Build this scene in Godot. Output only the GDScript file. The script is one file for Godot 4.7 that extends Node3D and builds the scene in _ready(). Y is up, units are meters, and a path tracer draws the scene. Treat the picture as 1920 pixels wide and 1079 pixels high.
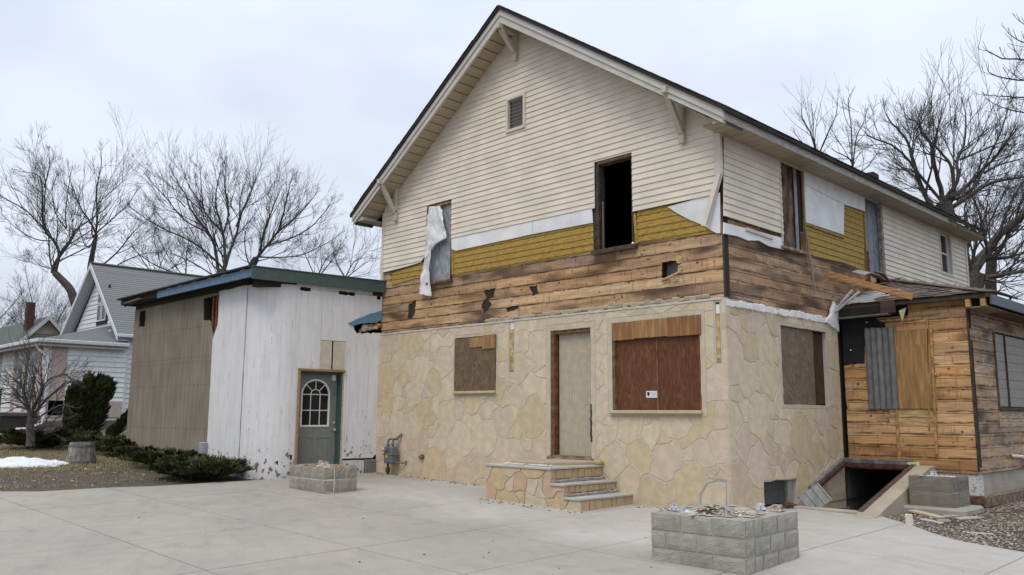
extends Node3D

var rng := RandomNumberGenerator.new()
var nz := FastNoiseLite.new()
var used := {}
var UO := Vector2.ZERO          # where a surface's picture begins, in metres on its wall
var US := Vector2.ONE
var mats := {}
var W := Color(1, 1, 1)


# ---------------------------------------------------------------- mesh building
class Mb:
	var v := PackedVector3Array()
	var n := PackedVector3Array()
	var c := PackedColorArray()
	var uv := PackedVector2Array()
	var ix := PackedInt32Array()

	func tri(a: Vector3, b: Vector3, d: Vector3, nn: Vector3, col: Color, ua := Vector2.ZERO, ub := Vector2.ZERO, ud := Vector2.ZERO) -> void:
		var k := v.size()
		v.append(a); v.append(b); v.append(d)
		for i in 3:
			n.append(nn); c.append(col)
		uv.append(ua); uv.append(ub); uv.append(ud)
		if (b - a).cross(d - a).dot(nn) > 0.0:
			ix.append(k); ix.append(k + 2); ix.append(k + 1)
		else:
			ix.append(k); ix.append(k + 1); ix.append(k + 2)

	func quad(a: Vector3, b: Vector3, d: Vector3, e: Vector3, nn: Vector3, col: Color, ua := Vector2.ZERO, ub := Vector2.ZERO, ud := Vector2.ZERO, ue := Vector2.ZERO) -> void:
		tri(a, b, d, nn, col, ua, ub, ud)
		tri(a, d, e, nn, col, ua, ud, ue)

	func flat(a: Vector3, b: Vector3, d: Vector3, away: Vector3, col: Color) -> void:
		var nn := (b - a).cross(d - a).normalized()
		if nn.dot(away) < 0.0:
			nn = -nn
		tri(a, b, d, nn, col, Vector2(a.x + a.z, a.y), Vector2(b.x + b.z, b.y), Vector2(d.x + d.z, d.y))

	func mesh() -> ArrayMesh:
		var a := []
		a.resize(Mesh.ARRAY_MAX)
		a[Mesh.ARRAY_VERTEX] = v
		a[Mesh.ARRAY_NORMAL] = n
		a[Mesh.ARRAY_COLOR] = c
		a[Mesh.ARRAY_TEX_UV] = uv
		a[Mesh.ARRAY_INDEX] = ix
		var m := ArrayMesh.new()
		m.add_surface_from_arrays(Mesh.PRIMITIVE_TRIANGLES, a)
		return m


func area(p: PackedVector2Array) -> float:
	var s := 0.0
	for i in p.size():
		s += p[i].cross(p[(i + 1) % p.size()])
	return s * 0.5


func rect(u0: float, v0: float, u1: float, v1: float) -> PackedVector2Array:
	return PackedVector2Array([Vector2(u0, v0), Vector2(u1, v0), Vector2(u1, v1), Vector2(u0, v1)])


func uvo(p: Vector2) -> Vector2:
	return (p - UO) * US


# a flat piece with the outline poly, from depth zb to zf (its face), its face tilted outwards towards the bottom, edges bevelled
func slab(m: Mb, poly: PackedVector2Array, zb: float, zf: float, col: Color, bev := 0.0, tilt := 0.0, vr := 0.0) -> void:
	var p := PackedVector2Array()
	var least := maxf(0.001, bev * 1.7)
	for e in poly:
		if p.is_empty() or p[p.size() - 1].distance_to(e) > least:
			p.append(e)
	while p.size() > 3 and p[0].distance_to(p[p.size() - 1]) < least:
		p.remove_at(p.size() - 1)
	if p.size() < 3:
		return
	if area(p) < 0.0:
		p.reverse()
	var k := p.size()
	var q := p.duplicate()
	if bev > 0.0:
		for i in k:
			var e1 := (p[i] - p[(i + k - 1) % k]).normalized()
			var e2 := (p[(i + 1) % k] - p[i]).normalized()
			var n1 := Vector2(-e1.y, e1.x)
			var n2 := Vector2(-e2.y, e2.x)
			q[i] = p[i] + (n1 + n2) / maxf(0.6, 1.0 + n1.dot(n2)) * bev
	var t := Geometry2D.triangulate_polygon(q)
	if t.is_empty():
		q = p.duplicate()
		t = Geometry2D.triangulate_polygon(q)
	var fn := Vector3(0, tilt, 1).normalized()
	for i in range(0, t.size(), 3):
		var a := q[t[i]]
		var b := q[t[i + 1]]
		var d := q[t[i + 2]]
		m.tri(Vector3(a.x, a.y, zf + tilt * (vr - a.y)), Vector3(b.x, b.y, zf + tilt * (vr - b.y)), Vector3(d.x, d.y, zf + tilt * (vr - d.y)), fn, col, uvo(a), uvo(b), uvo(d))
	for i in k:
		var j := (i + 1) % k
		var e := (p[j] - p[i]).normalized()
		var o := Vector3(e.y, -e.x, 0)
		var zi := zf - bev + tilt * (vr - p[i].y)
		var zj := zf - bev + tilt * (vr - p[j].y)
		var pi := Vector3(p[i].x, p[i].y, zi)
		var pj := Vector3(p[j].x, p[j].y, zj)
		if bev > 0.0:
			m.quad(pi, pj, Vector3(q[j].x, q[j].y, zj + bev), Vector3(q[i].x, q[i].y, zi + bev), (o + Vector3(0, 0, 1)).normalized(), col, uvo(p[i]), uvo(p[j]), uvo(q[j]), uvo(q[i]))
		m.quad(Vector3(p[i].x, p[i].y, zb), Vector3(p[j].x, p[j].y, zb), pj, pi, o, col, uvo(p[i]), uvo(p[j]), uvo(p[j]), uvo(p[i]))


# box with chamfered edges
func bx(m: Mb, at: Vector3, s: Vector3, col: Color, b := 0.0, bs := Basis()) -> void:
	var h := s * 0.5
	b = minf(b, minf(h.x, minf(h.y, h.z)) * 0.9)
	for ax in 3:
		var a1 := (ax + 1) % 3
		var a2 := (ax + 2) % 3
		for sg in [-1.0, 1.0]:
			var nn := Vector3.ZERO
			nn[ax] = sg
			var q := []
			for c4 in [[-1.0, -1.0], [1.0, -1.0], [1.0, 1.0], [-1.0, 1.0]]:
				var p := Vector3.ZERO
				p[ax] = sg * h[ax]
				p[a1] = c4[0] * (h[a1] - b)
				p[a2] = c4[1] * (h[a2] - b)
				q.append(p)
			var uq := []
			for p in q:
				uq.append(uvo(Vector2(p[0] if ax != 0 else p[2], p[1] if ax != 1 else p[2])))
			m.quad(at + bs * q[0], at + bs * q[1], at + bs * q[2], at + bs * q[3], bs * nn, col, uq[0], uq[1], uq[2], uq[3])
			if b > 0.0 and true:
				for s1 in [-1.0, 1.0]:
					var p0 := Vector3.ZERO
					var p1 := Vector3.ZERO
					p0[ax] = sg * h[ax]; p0[a1] = s1 * (h[a1] - b); p0[a2] = -(h[a2] - b)
					p1[ax] = sg * (h[ax] - b); p1[a1] = s1 * h[a1]; p1[a2] = -(h[a2] - b)
					var p2 := p1
					p2[a2] = h[a2] - b
					var p3 := p0
					p3[a2] = h[a2] - b
					var n2 := Vector3.ZERO
					n2[ax] = sg; n2[a1] = s1
					m.quad(at + bs * p0, at + bs * p1, at + bs * p2, at + bs * p3, (bs * n2).normalized(), col)
	if b > 0.0:
		for sx in [-1.0, 1.0]:
			for sy in [-1.0, 1.0]:
				for sz in [-1.0, 1.0]:
					var sv := Vector3(sx, sy, sz)
					m.tri(at + bs * (sv * (h - Vector3(0, b, b))), at + bs * (sv * (h - Vector3(b, 0, b))), at + bs * (sv * (h - Vector3(b, b, 0))), (bs * sv).normalized(), col)


# a bar from a to b, w wide and t thick; up says which way its width lies
func bar(m: Mb, a: Vector3, b: Vector3, w: float, t: float, col: Color, up := Vector3.UP, bev := 0.004) -> void:
	var x := (b - a).normalized()
	var z := x.cross(up).normalized()
	var y := z.cross(x)
	bx(m, (a + b) * 0.5, Vector3(a.distance_to(b), w, t), col, bev, Basis(x, y, z))


func tube(m: Mb, pts: Array, r0: float, r1: float, sides: int, col: Color, caps := false) -> void:
	var k := pts.size()
	var base := m.v.size()
	var side := Vector3.ZERO
	for i in k:
		var d: Vector3 = (pts[mini(i + 1, k - 1)] - pts[maxi(i - 1, 0)]).normalized()
		if side == Vector3.ZERO:
			side = d.cross(Vector3(0.31, 0.2, 0.93)).normalized()
		side = (side - d * side.dot(d)).normalized()
		var o := d.cross(side)
		var r := lerpf(r0, r1, float(i) / maxi(1, k - 1))
		for j in sides:
			var a := TAU * j / sides
			var nn := side * cos(a) + o * sin(a)
			m.v.append(pts[i] + nn * r)
			m.n.append(nn)
			m.c.append(col)
			m.uv.append(Vector2(float(j) / sides, i))
	for i in k - 1:
		for j in sides:
			var a := base + i * sides + j
			var b := base + i * sides + (j + 1) % sides
			m.ix.append(a); m.ix.append(a + sides); m.ix.append(b)
			m.ix.append(b); m.ix.append(a + sides); m.ix.append(b + sides)
	if caps:
		for e in 2:
			var i := 0 if e == 0 else k - 1
			var d: Vector3 = (pts[1] - pts[0]).normalized() * -1.0 if e == 0 else (pts[k - 1] - pts[k - 2]).normalized()
			for j in range(1, sides - 1):
				m.tri(m.v[base + i * sides], m.v[base + i * sides + j], m.v[base + i * sides + j + 1], d, col)


# outline minus holes, without any piece that itself has a hole
func cut(poly: PackedVector2Array, holes: Array) -> Array:
	var left := [poly]
	for h in holes:
		var next := []
		for p in left:
			next.append_array(cut_one(p, h, 0))
		left = next
	return left


func cut_one(p: PackedVector2Array, h: PackedVector2Array, deep: int) -> Array:
	var r := Geometry2D.clip_polygons(p, h)
	var s0 := signf(area(p))
	var ringed := false
	for q in r:
		if signf(area(q)) != s0:
			ringed = true
	if not ringed or deep > 3:
		return r
	var mid := 0.0
	for q in h:
		mid += q.x / h.size()
	var outp := []
	for half in [rect(-1000, -1000, mid, 1000), rect(mid, -1000, 1000, 1000)]:
		for q in Geometry2D.intersect_polygons(p, half):
			outp.append_array(cut_one(q, h, deep + 1))
	return outp


# a jagged outline round a rough polygon
func ragged(p: PackedVector2Array, step: float, amp: float) -> PackedVector2Array:
	var o := PackedVector2Array()
	for i in p.size():
		var a := p[i]
		var b := p[(i + 1) % p.size()]
		var k := maxi(1, int(a.distance_to(b) / step))
		for j in k:
			var q := a.lerp(b, float(j) / k)
			o.append(q + Vector2(rng.randf_range(-amp, amp), rng.randf_range(-amp, amp)) * (0.4 if j == 0 else 1.0))
	return o


# ---------------------------------------------------------------- nodes
func numbered(n: String) -> String:
	used[n] = used.get(n, 0) + 1
	return n if used[n] == 1 else "%s_%03d" % [n, used[n] - 1]


func tag(o: Node, label: String, category: String, group := "", kind := "") -> void:
	if label: o.set_meta("label", label)
	if category: o.set_meta("category", category)
	if group: o.set_meta("group", group)
	if kind: o.set_meta("kind", kind)


func thing(n: String, label: String, category: String, at := Vector3.ZERO, group := "") -> Node3D:
	var o := Node3D.new()
	o.name = numbered(n)
	add_child(o)
	o.position = at
	tag(o, label, category, group)
	return o


func part(n: String, m: Mb, mt: Material, parent: Node, label := "", kind := "") -> MeshInstance3D:
	var o := MeshInstance3D.new()
	o.name = n if parent != self else numbered(n)
	o.mesh = m.mesh()
	o.material_override = mt
	parent.add_child(o, true)
	if label: o.set_meta("label", label)
	if kind: o.set_meta("kind", kind)
	return o


func single(n: String, m: Mb, mt: Material, label: String, category: String, group := "", kind := "") -> MeshInstance3D:
	var o := part(n, m, mt, self)
	tag(o, label, category, group, kind)
	return o


# ---------------------------------------------------------------- materials and computed textures
func ntex(freq: float, lo: float, hi: float, sd: int, size := 512, oct := 4, cell := false, sx := 1.0, a := 0.25, b := 0.75) -> NoiseTexture2D:
	var f := FastNoiseLite.new()
	f.seed = sd
	f.frequency = freq
	f.fractal_octaves = oct
	f.noise_type = FastNoiseLite.TYPE_CELLULAR if cell else FastNoiseLite.TYPE_SIMPLEX_SMOOTH
	var t := NoiseTexture2D.new()
	t.width = size
	t.height = int(size * sx)
	t.seamless = true
	t.noise = f
	var g := Gradient.new()
	g.offsets = PackedFloat32Array([a, b])
	g.colors = PackedColorArray([Color(lo, lo, lo), Color(hi, hi, hi)])
	t.color_ramp = g
	return t


func mat(key: String, rough := 0.85, tex: Texture2D = null, opt := {}) -> StandardMaterial3D:
	if mats.has(key):
		return mats[key]
	var m := StandardMaterial3D.new()
	m.resource_name = key
	m.vertex_color_use_as_albedo = true
	m.roughness = rough
	m.metallic_specular = opt.get("spec", 0.4)
	m.metallic = opt.get("metal", 0.0)
	if tex:
		m.albedo_texture = tex
	if opt.has("tri"):
		m.uv1_triplanar = true
		m.uv1_world_triplanar = true
		m.uv1_scale = Vector3.ONE * float(opt.tri) if not opt.tri is Vector3 else opt.tri
	if opt.has("scale"):
		m.uv1_scale = opt.scale
	if opt.has("detail"):
		m.detail_enabled = true
		m.detail_blend_mode = BaseMaterial3D.BLEND_MODE_MUL
		m.detail_albedo = opt.detail
		m.detail_uv_layer = BaseMaterial3D.DETAIL_UV_2
		m.uv2_triplanar = true
		m.uv2_world_triplanar = true
		m.uv2_scale = Vector3.ONE * float(opt.dscale) if not opt.dscale is Vector3 else opt.dscale
	if opt.has("bump"):
		m.heightmap_enabled = true
		m.heightmap_texture = opt.bump
		m.heightmap_scale = opt.bscale
	if opt.has("back"):
		m.backlight_enabled = true
		m.backlight = opt.back
	mats[key] = m
	return m


func picture(w: int, h: int, fn: Callable) -> ImageTexture:
	var d := PackedByteArray()
	d.resize(w * h * 3)
	var k := 0
	for y in h:
		for x in w:
			var c: Vector3 = fn.call(x, y)
			d[k] = int(clampf(c.x, 0, 1) * 255.0)
			d[k + 1] = int(clampf(c.y, 0, 1) * 255.0)
			d[k + 2] = int(clampf(c.z, 0, 1) * 255.0)
			k += 3
	return ImageTexture.create_from_image(Image.create_from_data(w, h, false, Image.FORMAT_RGB8, d))


# boards nailed to studs: grain, knots, black streaks under the nails, dark seams and damp patches, over wm x hm metres
func wood_picture(wm: float, hm: float, ppm: float, sd: int, course: float, v0: float, dark: float, grey: float, rim := 0.0) -> ImageTexture:
	var w := int(wm * ppm)
	var h := int(hm * ppm)
	var r := RandomNumberGenerator.new()
	r.seed = sd
	var knots := {}
	for i in int(wm * hm * 9.0):
		var kx := r.randf() * wm
		var ky := r.randf() * hm
		var key := Vector2i(int(kx * 4), int(ky * 4))
		knots[key] = knots.get(key, []) + [Vector3(kx, ky, r.randf_range(0.008, 0.02))]
	var f := FastNoiseLite.new()
	f.seed = sd
	f.frequency = 1.0
	f.fractal_octaves = 3
	var g := FastNoiseLite.new()
	g.seed = sd + 7
	g.frequency = 1.0
	g.fractal_octaves = 2
	return picture(w, h, func(px, py):
		var u: float = px / ppm
		var v: float = hm - py / ppm
		var k := floorf((v + v0) / course)
		var fr := (v + v0) / course - k
		var off := k * 17.3
		var grain := g.get_noise_2d(u * 2.2 + off, v * 75.0)
		var broad := f.get_noise_2d(u * 0.9 + off, v * 9.0)
		var damp := f.get_noise_2d(u * 0.55 + 40.0 + k * 0.5, v * 1.6 + k * 1.3)
		var tone := 0.90 + 0.13 * grain + 0.14 * broad
		var c := Vector3(tone, tone * (0.985 + 0.03 * grain), tone * (0.96 + 0.06 * grain))
		var dk := clampf((damp - 0.16 + dark) * 1.9, 0.0, 1.0)
		# nails every stud
		var st := fposmod(u + 0.05 * sin(k * 9.1), 0.405) - 0.2
		var streak := exp(-pow(st / 0.011, 2.0)) * clampf(0.10 + 1.5 * f.get_noise_2d(off + floorf(u / 0.405) * 5.1, v * 5.0), 0.0, 1.0)
		var ed := minf(fr, 1.0 - fr) * course
		var seam := exp(-pow(ed / 0.014, 2.0)) * clampf(0.62 + 1.5 * f.get_noise_2d(u * 3.5, k * 7.7 + (1.0 if fr > 0.5 else 0.0)), 0.0, 1.0)
		var drip := clampf(g.get_noise_2d(u * 26.0, v * 2.6 + off) * 2.4 - 0.62, 0.0, 1.0) * clampf(damp + 0.35 + dark, 0.0, 1.0)
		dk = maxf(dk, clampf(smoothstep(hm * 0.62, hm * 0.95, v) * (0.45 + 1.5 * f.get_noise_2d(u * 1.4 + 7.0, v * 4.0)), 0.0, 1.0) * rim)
		var hit := 0.0
		var cell := Vector2i(int(u * 4), int(v * 4))
		if knots.has(cell):
			for q in knots[cell]:
				hit = maxf(hit, 1.0 - smoothstep(0.6, 1.3, Vector2((u - q.x) * 0.8, v - q.y).length() / q.z))
		var s := clampf(maxf(maxf(streak * 0.5, seam * 0.85), maxf(drip * 0.75, maxf(dk * 0.66, hit * 0.7))), 0.0, 0.96)
		c = c * (1.0 - s) + Vector3(0.27, 0.235, 0.215) * s
		var gr := clampf(0.5 + 1.2 * f.get_noise_2d(u * 1.1 + 90.0, k * 3.1), 0.0, 1.0) * grey
		var l := (c.x + c.y + c.z) / 3.0
		return c * (1.0 - gr) + Vector3(l * 0.80, l * 0.88, l * 1.04) * gr)


func ply_picture(sd: int, freq: float, amp: float) -> ImageTexture:
	var f := FastNoiseLite.new()
	f.seed = sd
	f.frequency = 1.0
	return picture(256, 256, func(x, y):
		var u: float = x / 256.0
		var v: float = y / 256.0
		var n := f.get_noise_2d(u * 3.2, v * 0.9) * 1.6 + f.get_noise_2d(u * 9.0, v * 2.2) * 0.35
		var rings := sin((n * freq + u * 3.0) * TAU) * 0.5 + 0.5
		var fine := f.get_noise_2d(u * 160.0, v * 7.0)
		var wear := f.get_noise_2d(u * 4.0 + 30.0, v * 4.0)
		var t := 0.86 - amp * rings * (0.6 + 0.4 * wear) + 0.10 * fine + 0.14 * wear
		return Vector3(t, t * 0.985, t * 0.965))


# ---------------------------------------------------------------- the lie of the land
func gy(x: float, z: float) -> float:
	return -0.022 * clampf(x, -48.0, 30.0) - 0.02 * clampf(z, -40.0, 24.0)


func frame(parent: Node, n: String, org: Vector3, u: Vector3, m: Mb, mt: Material, label := "") -> MeshInstance3D:
	var o := part(n, m, mt, parent, label)
	o.transform = Transform3D(Basis(u, Vector3.UP, u.cross(Vector3.UP)), org)
	return o


func j(c: Color, a: float) -> Color:
	var t := 1.0 + rng.randf_range(-a, a)
	return Color(c.r * t, c.g * t, c.b * t)


# courses of overlapping boards on a wall, each board a piece of its own; returns how many
func clapboards(parent: Node, n: String, region: PackedVector2Array, holes: Array, v0: float, v1: float, exposure: float, col: Color, mt: Material, z0: float, drop := 0.014) -> void:
	var v := v0
	while v < v1 - 0.01:
		var vt := minf(v + exposure, v1)
		for r in Geometry2D.intersect_polygons(rect(-60, v, 60, vt), region):
			for p in cut(r, holes):
				if absf(area(p)) < 0.002:
					continue
				var m := Mb.new()
				var tone := j(col, 0.018)
				slab(m, p, z0 - 0.004, z0 + 0.003 + rng.randf_range(0, 0.0015), tone, 0.0, drop / exposure, vt)
				part(n, m, mt, parent)
		v += exposure


# plain boards butted edge to edge, cut to random lengths
func planks(parent: Node, n: String, region: PackedVector2Array, holes: Array, v0: float, v1: float, course: float, cols: Array, mt: Material, z0: float, th := 0.02, len0 := 2.2, len1 := 5.0, gap := 0.004) -> void:
	var lo := 1000.0
	var hi := -1000.0
	for p in region:
		lo = minf(lo, p.x)
		hi = maxf(hi, p.x)
	var v := v0
	while v < v1 - 0.01:
		var vt := v + course
		var u := lo
		var len := rng.randf_range(0.3, len1)
		while u < hi - 0.005:
			var ue := minf(u + len, hi)
			if hi - ue < 0.3:
				ue = hi
			for r in Geometry2D.intersect_polygons(rect(u + 0.001, v + gap * 0.5, ue - 0.001, vt - gap * 0.5), region):
				for p in cut(r, holes):
					if absf(area(p)) < 0.0015:
						continue
					var m := Mb.new()
					slab(m, p, z0, z0 + th + rng.randf_range(-0.003, 0.003), j(cols[rng.randi() % cols.size()], 0.16), 0.004)
					part(n, m, mt, parent)
			u = ue
			len = rng.randf_range(len0, len1)
		v = vt


# ---------------------------------------------------------------- flagstones: a power diagram of seeds, each cell a stone
func stones(parent: Node, n: String, box: Rect2, region: PackedVector2Array, holes: Array, count: int, sd: int, mt: Material, z0: float, th: float, pick: Callable, sizes := [0.29, 0.225, 0.155, 0.10], gap := 0.0078) -> void:
	var r := RandomNumberGenerator.new()
	r.seed = sd
	var seeds := []
	for i in count * 30:
		if seeds.size() >= count:
			break
		var q := Vector2(r.randf_range(box.position.x - 0.1, box.end.x + 0.1), r.randf_range(box.position.y - 0.1, box.end.y + 0.1))
		var stage := 0 if i < count * 0.5 else (1 if i < count * 3 else (2 if i < count * 10 else 3))
		var rad: float = sizes[mini(sizes.size() - 1, stage)] * r.randf_range(0.8, 1.15)
		var ok := true
		for s in seeds:
			var d := Vector2((s.x - q.x) * 1.1, s.y - q.y).length()
			if d < (s.z + rad) * 0.92:
				ok = false
				break
		if ok:
			seeds.append(Vector3(q.x, q.y, rad))
		elif i % 9 == 0 and i > count * 12:
			var rad2 := 0.085
			var ok2 := true
			for s in seeds:
				if Vector2(s.x - q.x, s.y - q.y).length() < (s.z + rad2) * 0.95:
					ok2 = false
					break
			if ok2:
				seeds.append(Vector3(q.x, q.y, rad2))
	var f := FastNoiseLite.new()
	f.seed = sd
	f.frequency = 1.0
	f.fractal_octaves = 2
	for i in seeds.size():
		var s: Vector3 = seeds[i]
		var p := rect(s.x - 0.8, s.y - 0.8, s.x + 0.8, s.y + 0.8)
		var a := Vector2(s.x, s.y)
		for k in seeds.size():
			if k == i:
				continue
			var o: Vector3 = seeds[k]
			var b := Vector2(o.x, o.y)
			var d := b - a
			var L := d.length()
			if L > 1.5:
				continue
			var nn := d / L
			var t := (L * L + s.z * s.z - o.z * o.z) / (2.0 * L) - gap
			# keep the half plane nearer to a
			var q := PackedVector2Array()
			for e in p.size():
				var c0 := p[e]
				var c1 := p[(e + 1) % p.size()]
				var d0 := (c0 - a).dot(nn) - t
				var d1 := (c1 - a).dot(nn) - t
				if d0 <= 0.0:
					q.append(c0)
				if (d0 < 0.0) != (d1 < 0.0) and absf(d0 - d1) > 1e-9:
					q.append(c0.lerp(c1, d0 / (d0 - d1)))
			p = q
			if p.size() < 3:
				break
		if p.size() < 3:
			continue
		var w := PackedVector2Array()
		for e in p.size():
			var c0 := p[e]
			var c1 := p[(e + 1) % p.size()]
			var kk := maxi(1, int(c0.distance_to(c1) / 0.085))
			for h in kk:
				var c := c0.lerp(c1, float(h) / kk)
				var wob := Vector2(f.get_noise_2d(c.x * 2.6, c.y * 2.6), f.get_noise_2d(c.x * 2.6 + 50.0, c.y * 2.6)) * 0.10
				wob += Vector2(f.get_noise_2d(c.x * 9.0, c.y * 9.0 + 20.0), f.get_noise_2d(c.x * 9.0 + 70.0, c.y * 9.0)) * 0.022
				w.append(c + wob)
		for inside in Geometry2D.intersect_polygons(w, region):
			for piece in cut(inside, holes):
				if absf(area(piece)) < 0.0025:
					continue
				var m := Mb.new()
				slab(m, piece, z0, z0 + th + r.randf_range(-0.001, 0.0025), pick.call(a, r), 0.003)
				part(n, m, mt, parent)


# a colour as the photograph shows it, turned into a base colour by what falls on the surface
func ph(r: int, g: int, b: int, k := 1.0) -> Color:
	var c := Color8(r, g, b).srgb_to_linear()
	return Color(minf(c.r * k, 0.84), minf(c.g * k, 0.84), minf(c.b * k, 0.84))


func rc(a: Vector2, b: Vector2) -> PackedVector2Array:
	return rect(minf(a.x, b.x), minf(a.y, b.y), maxf(a.x, b.x), maxf(a.y, b.y))


func grow(p: PackedVector2Array, d: float) -> PackedVector2Array:
	return Geometry2D.offset_polygon(p, d, Geometry2D.JOIN_MITER)[0]


func board(parent: Node, n: String, p: PackedVector2Array, zb: float, zf: float, col: Color, mt: Material, bev := 0.003, label := "") -> MeshInstance3D:
	var m := Mb.new()
	slab(m, p, zb, zf, col, bev)
	return part(n, m, mt, parent, label)


func sky_picture() -> ImageTexture:
	var w := 1024
	var h := 512
	var f := FastNoiseLite.new()
	f.seed = 12
	f.frequency = 1.0
	f.fractal_octaves = 5
	var g := FastNoiseLite.new()
	g.seed = 31
	g.frequency = 1.0
	g.fractal_octaves = 3
	var d := PackedFloat32Array()
	d.resize(w * h * 3)
	var k := 0
	for y in h:
		var el := (0.5 - (y + 0.5) / h) * PI
		var up := maxf(0.0, sin(el))
		# an overcast sky: brighter towards the zenith
		var base := 0.90 * (1.0 + 1.55 * up) / 1.45
		for x in w:
			var az := (x + 0.5) / w * TAU
			var dx := cos(az) * cos(el)
			var dz := sin(az) * cos(el)
			var q := 1.0 / (up + 0.22)
			var c := f.get_noise_3d(dx * q * 0.9, 3.0, dz * q * 0.9)
			var b := g.get_noise_3d(dx * q * 0.45 + 9.0, 8.0, dz * q * 0.45)
			var l := base * (1.0 + 0.20 * c + 0.20 * b)
			var t := clampf(0.5 + 1.1 * c + 0.9 * b, 0.0, 1.0)
			d[k] = l * lerpf(0.715, 0.80, t)
			d[k + 1] = l * lerpf(0.79, 0.865, t)
			d[k + 2] = l * lerpf(0.945, 0.985, t)
			k += 3
	return ImageTexture.create_from_image(Image.create_from_data(w, h, false, Image.FORMAT_RGBF, d.to_byte_array()))


func _ready() -> void:
	rng.seed = 5
	nz.seed = 3
	nz.frequency = 1.0
	nz.fractal_octaves = 3

	# ---- camera, sky, sun, exposure
	var cam := Camera3D.new()
	cam.name = "camera"
	add_child(cam)
	cam.transform = Transform3D(Basis(Vector3(0.702846, 0.005543, -0.711320), Vector3(0.102398, 0.988766, 0.108883), Vector3(0.703933, -0.149366, 0.694383)), Vector3(6.319993, 1.350759, 10.465330))
	cam.fov = 37.7011
	cam.near = 0.1
	cam.far = 1500.0
	cam.current = true
	var env := Environment.new()
	env.background_mode = Environment.BG_SKY
	var sky := Sky.new()
	var sm := PanoramaSkyMaterial.new()
	sm.panorama = sky_picture()
	sm.energy_multiplier = 1.0
	sky.sky_material = sm
	env.sky = sky
	env.tonemap_mode = Environment.TONE_MAPPER_LINEAR
	env.tonemap_exposure = 1.12
	env.sdfgi_enabled = true
	env.ssao_enabled = true
	env.ssil_enabled = true
	var we := WorldEnvironment.new()
	we.name = "world"
	we.environment = env
	add_child(we)
	var sun := DirectionalLight3D.new()
	sun.name = "sun"
	sun.light_energy = 0.42
	sun.light_color = Color(1.0, 0.945, 0.86)
	sun.light_angular_distance = 22.0
	sun.shadow_enabled = true
	add_child(sun)
	sun.look_at_from_position(Vector3(5, 22, 14), Vector3.ZERO)

	textures()
	ground()
	house_front()
	house_side()
	house_roof()
	annex()
	porch()
	neighbours()
	trees()
	shrubs()
	small_things()


var n_fine: Texture2D
var n_mid: Texture2D
var n_coarse: Texture2D
var n_bump: Texture2D
var n_streak: Texture2D


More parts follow.
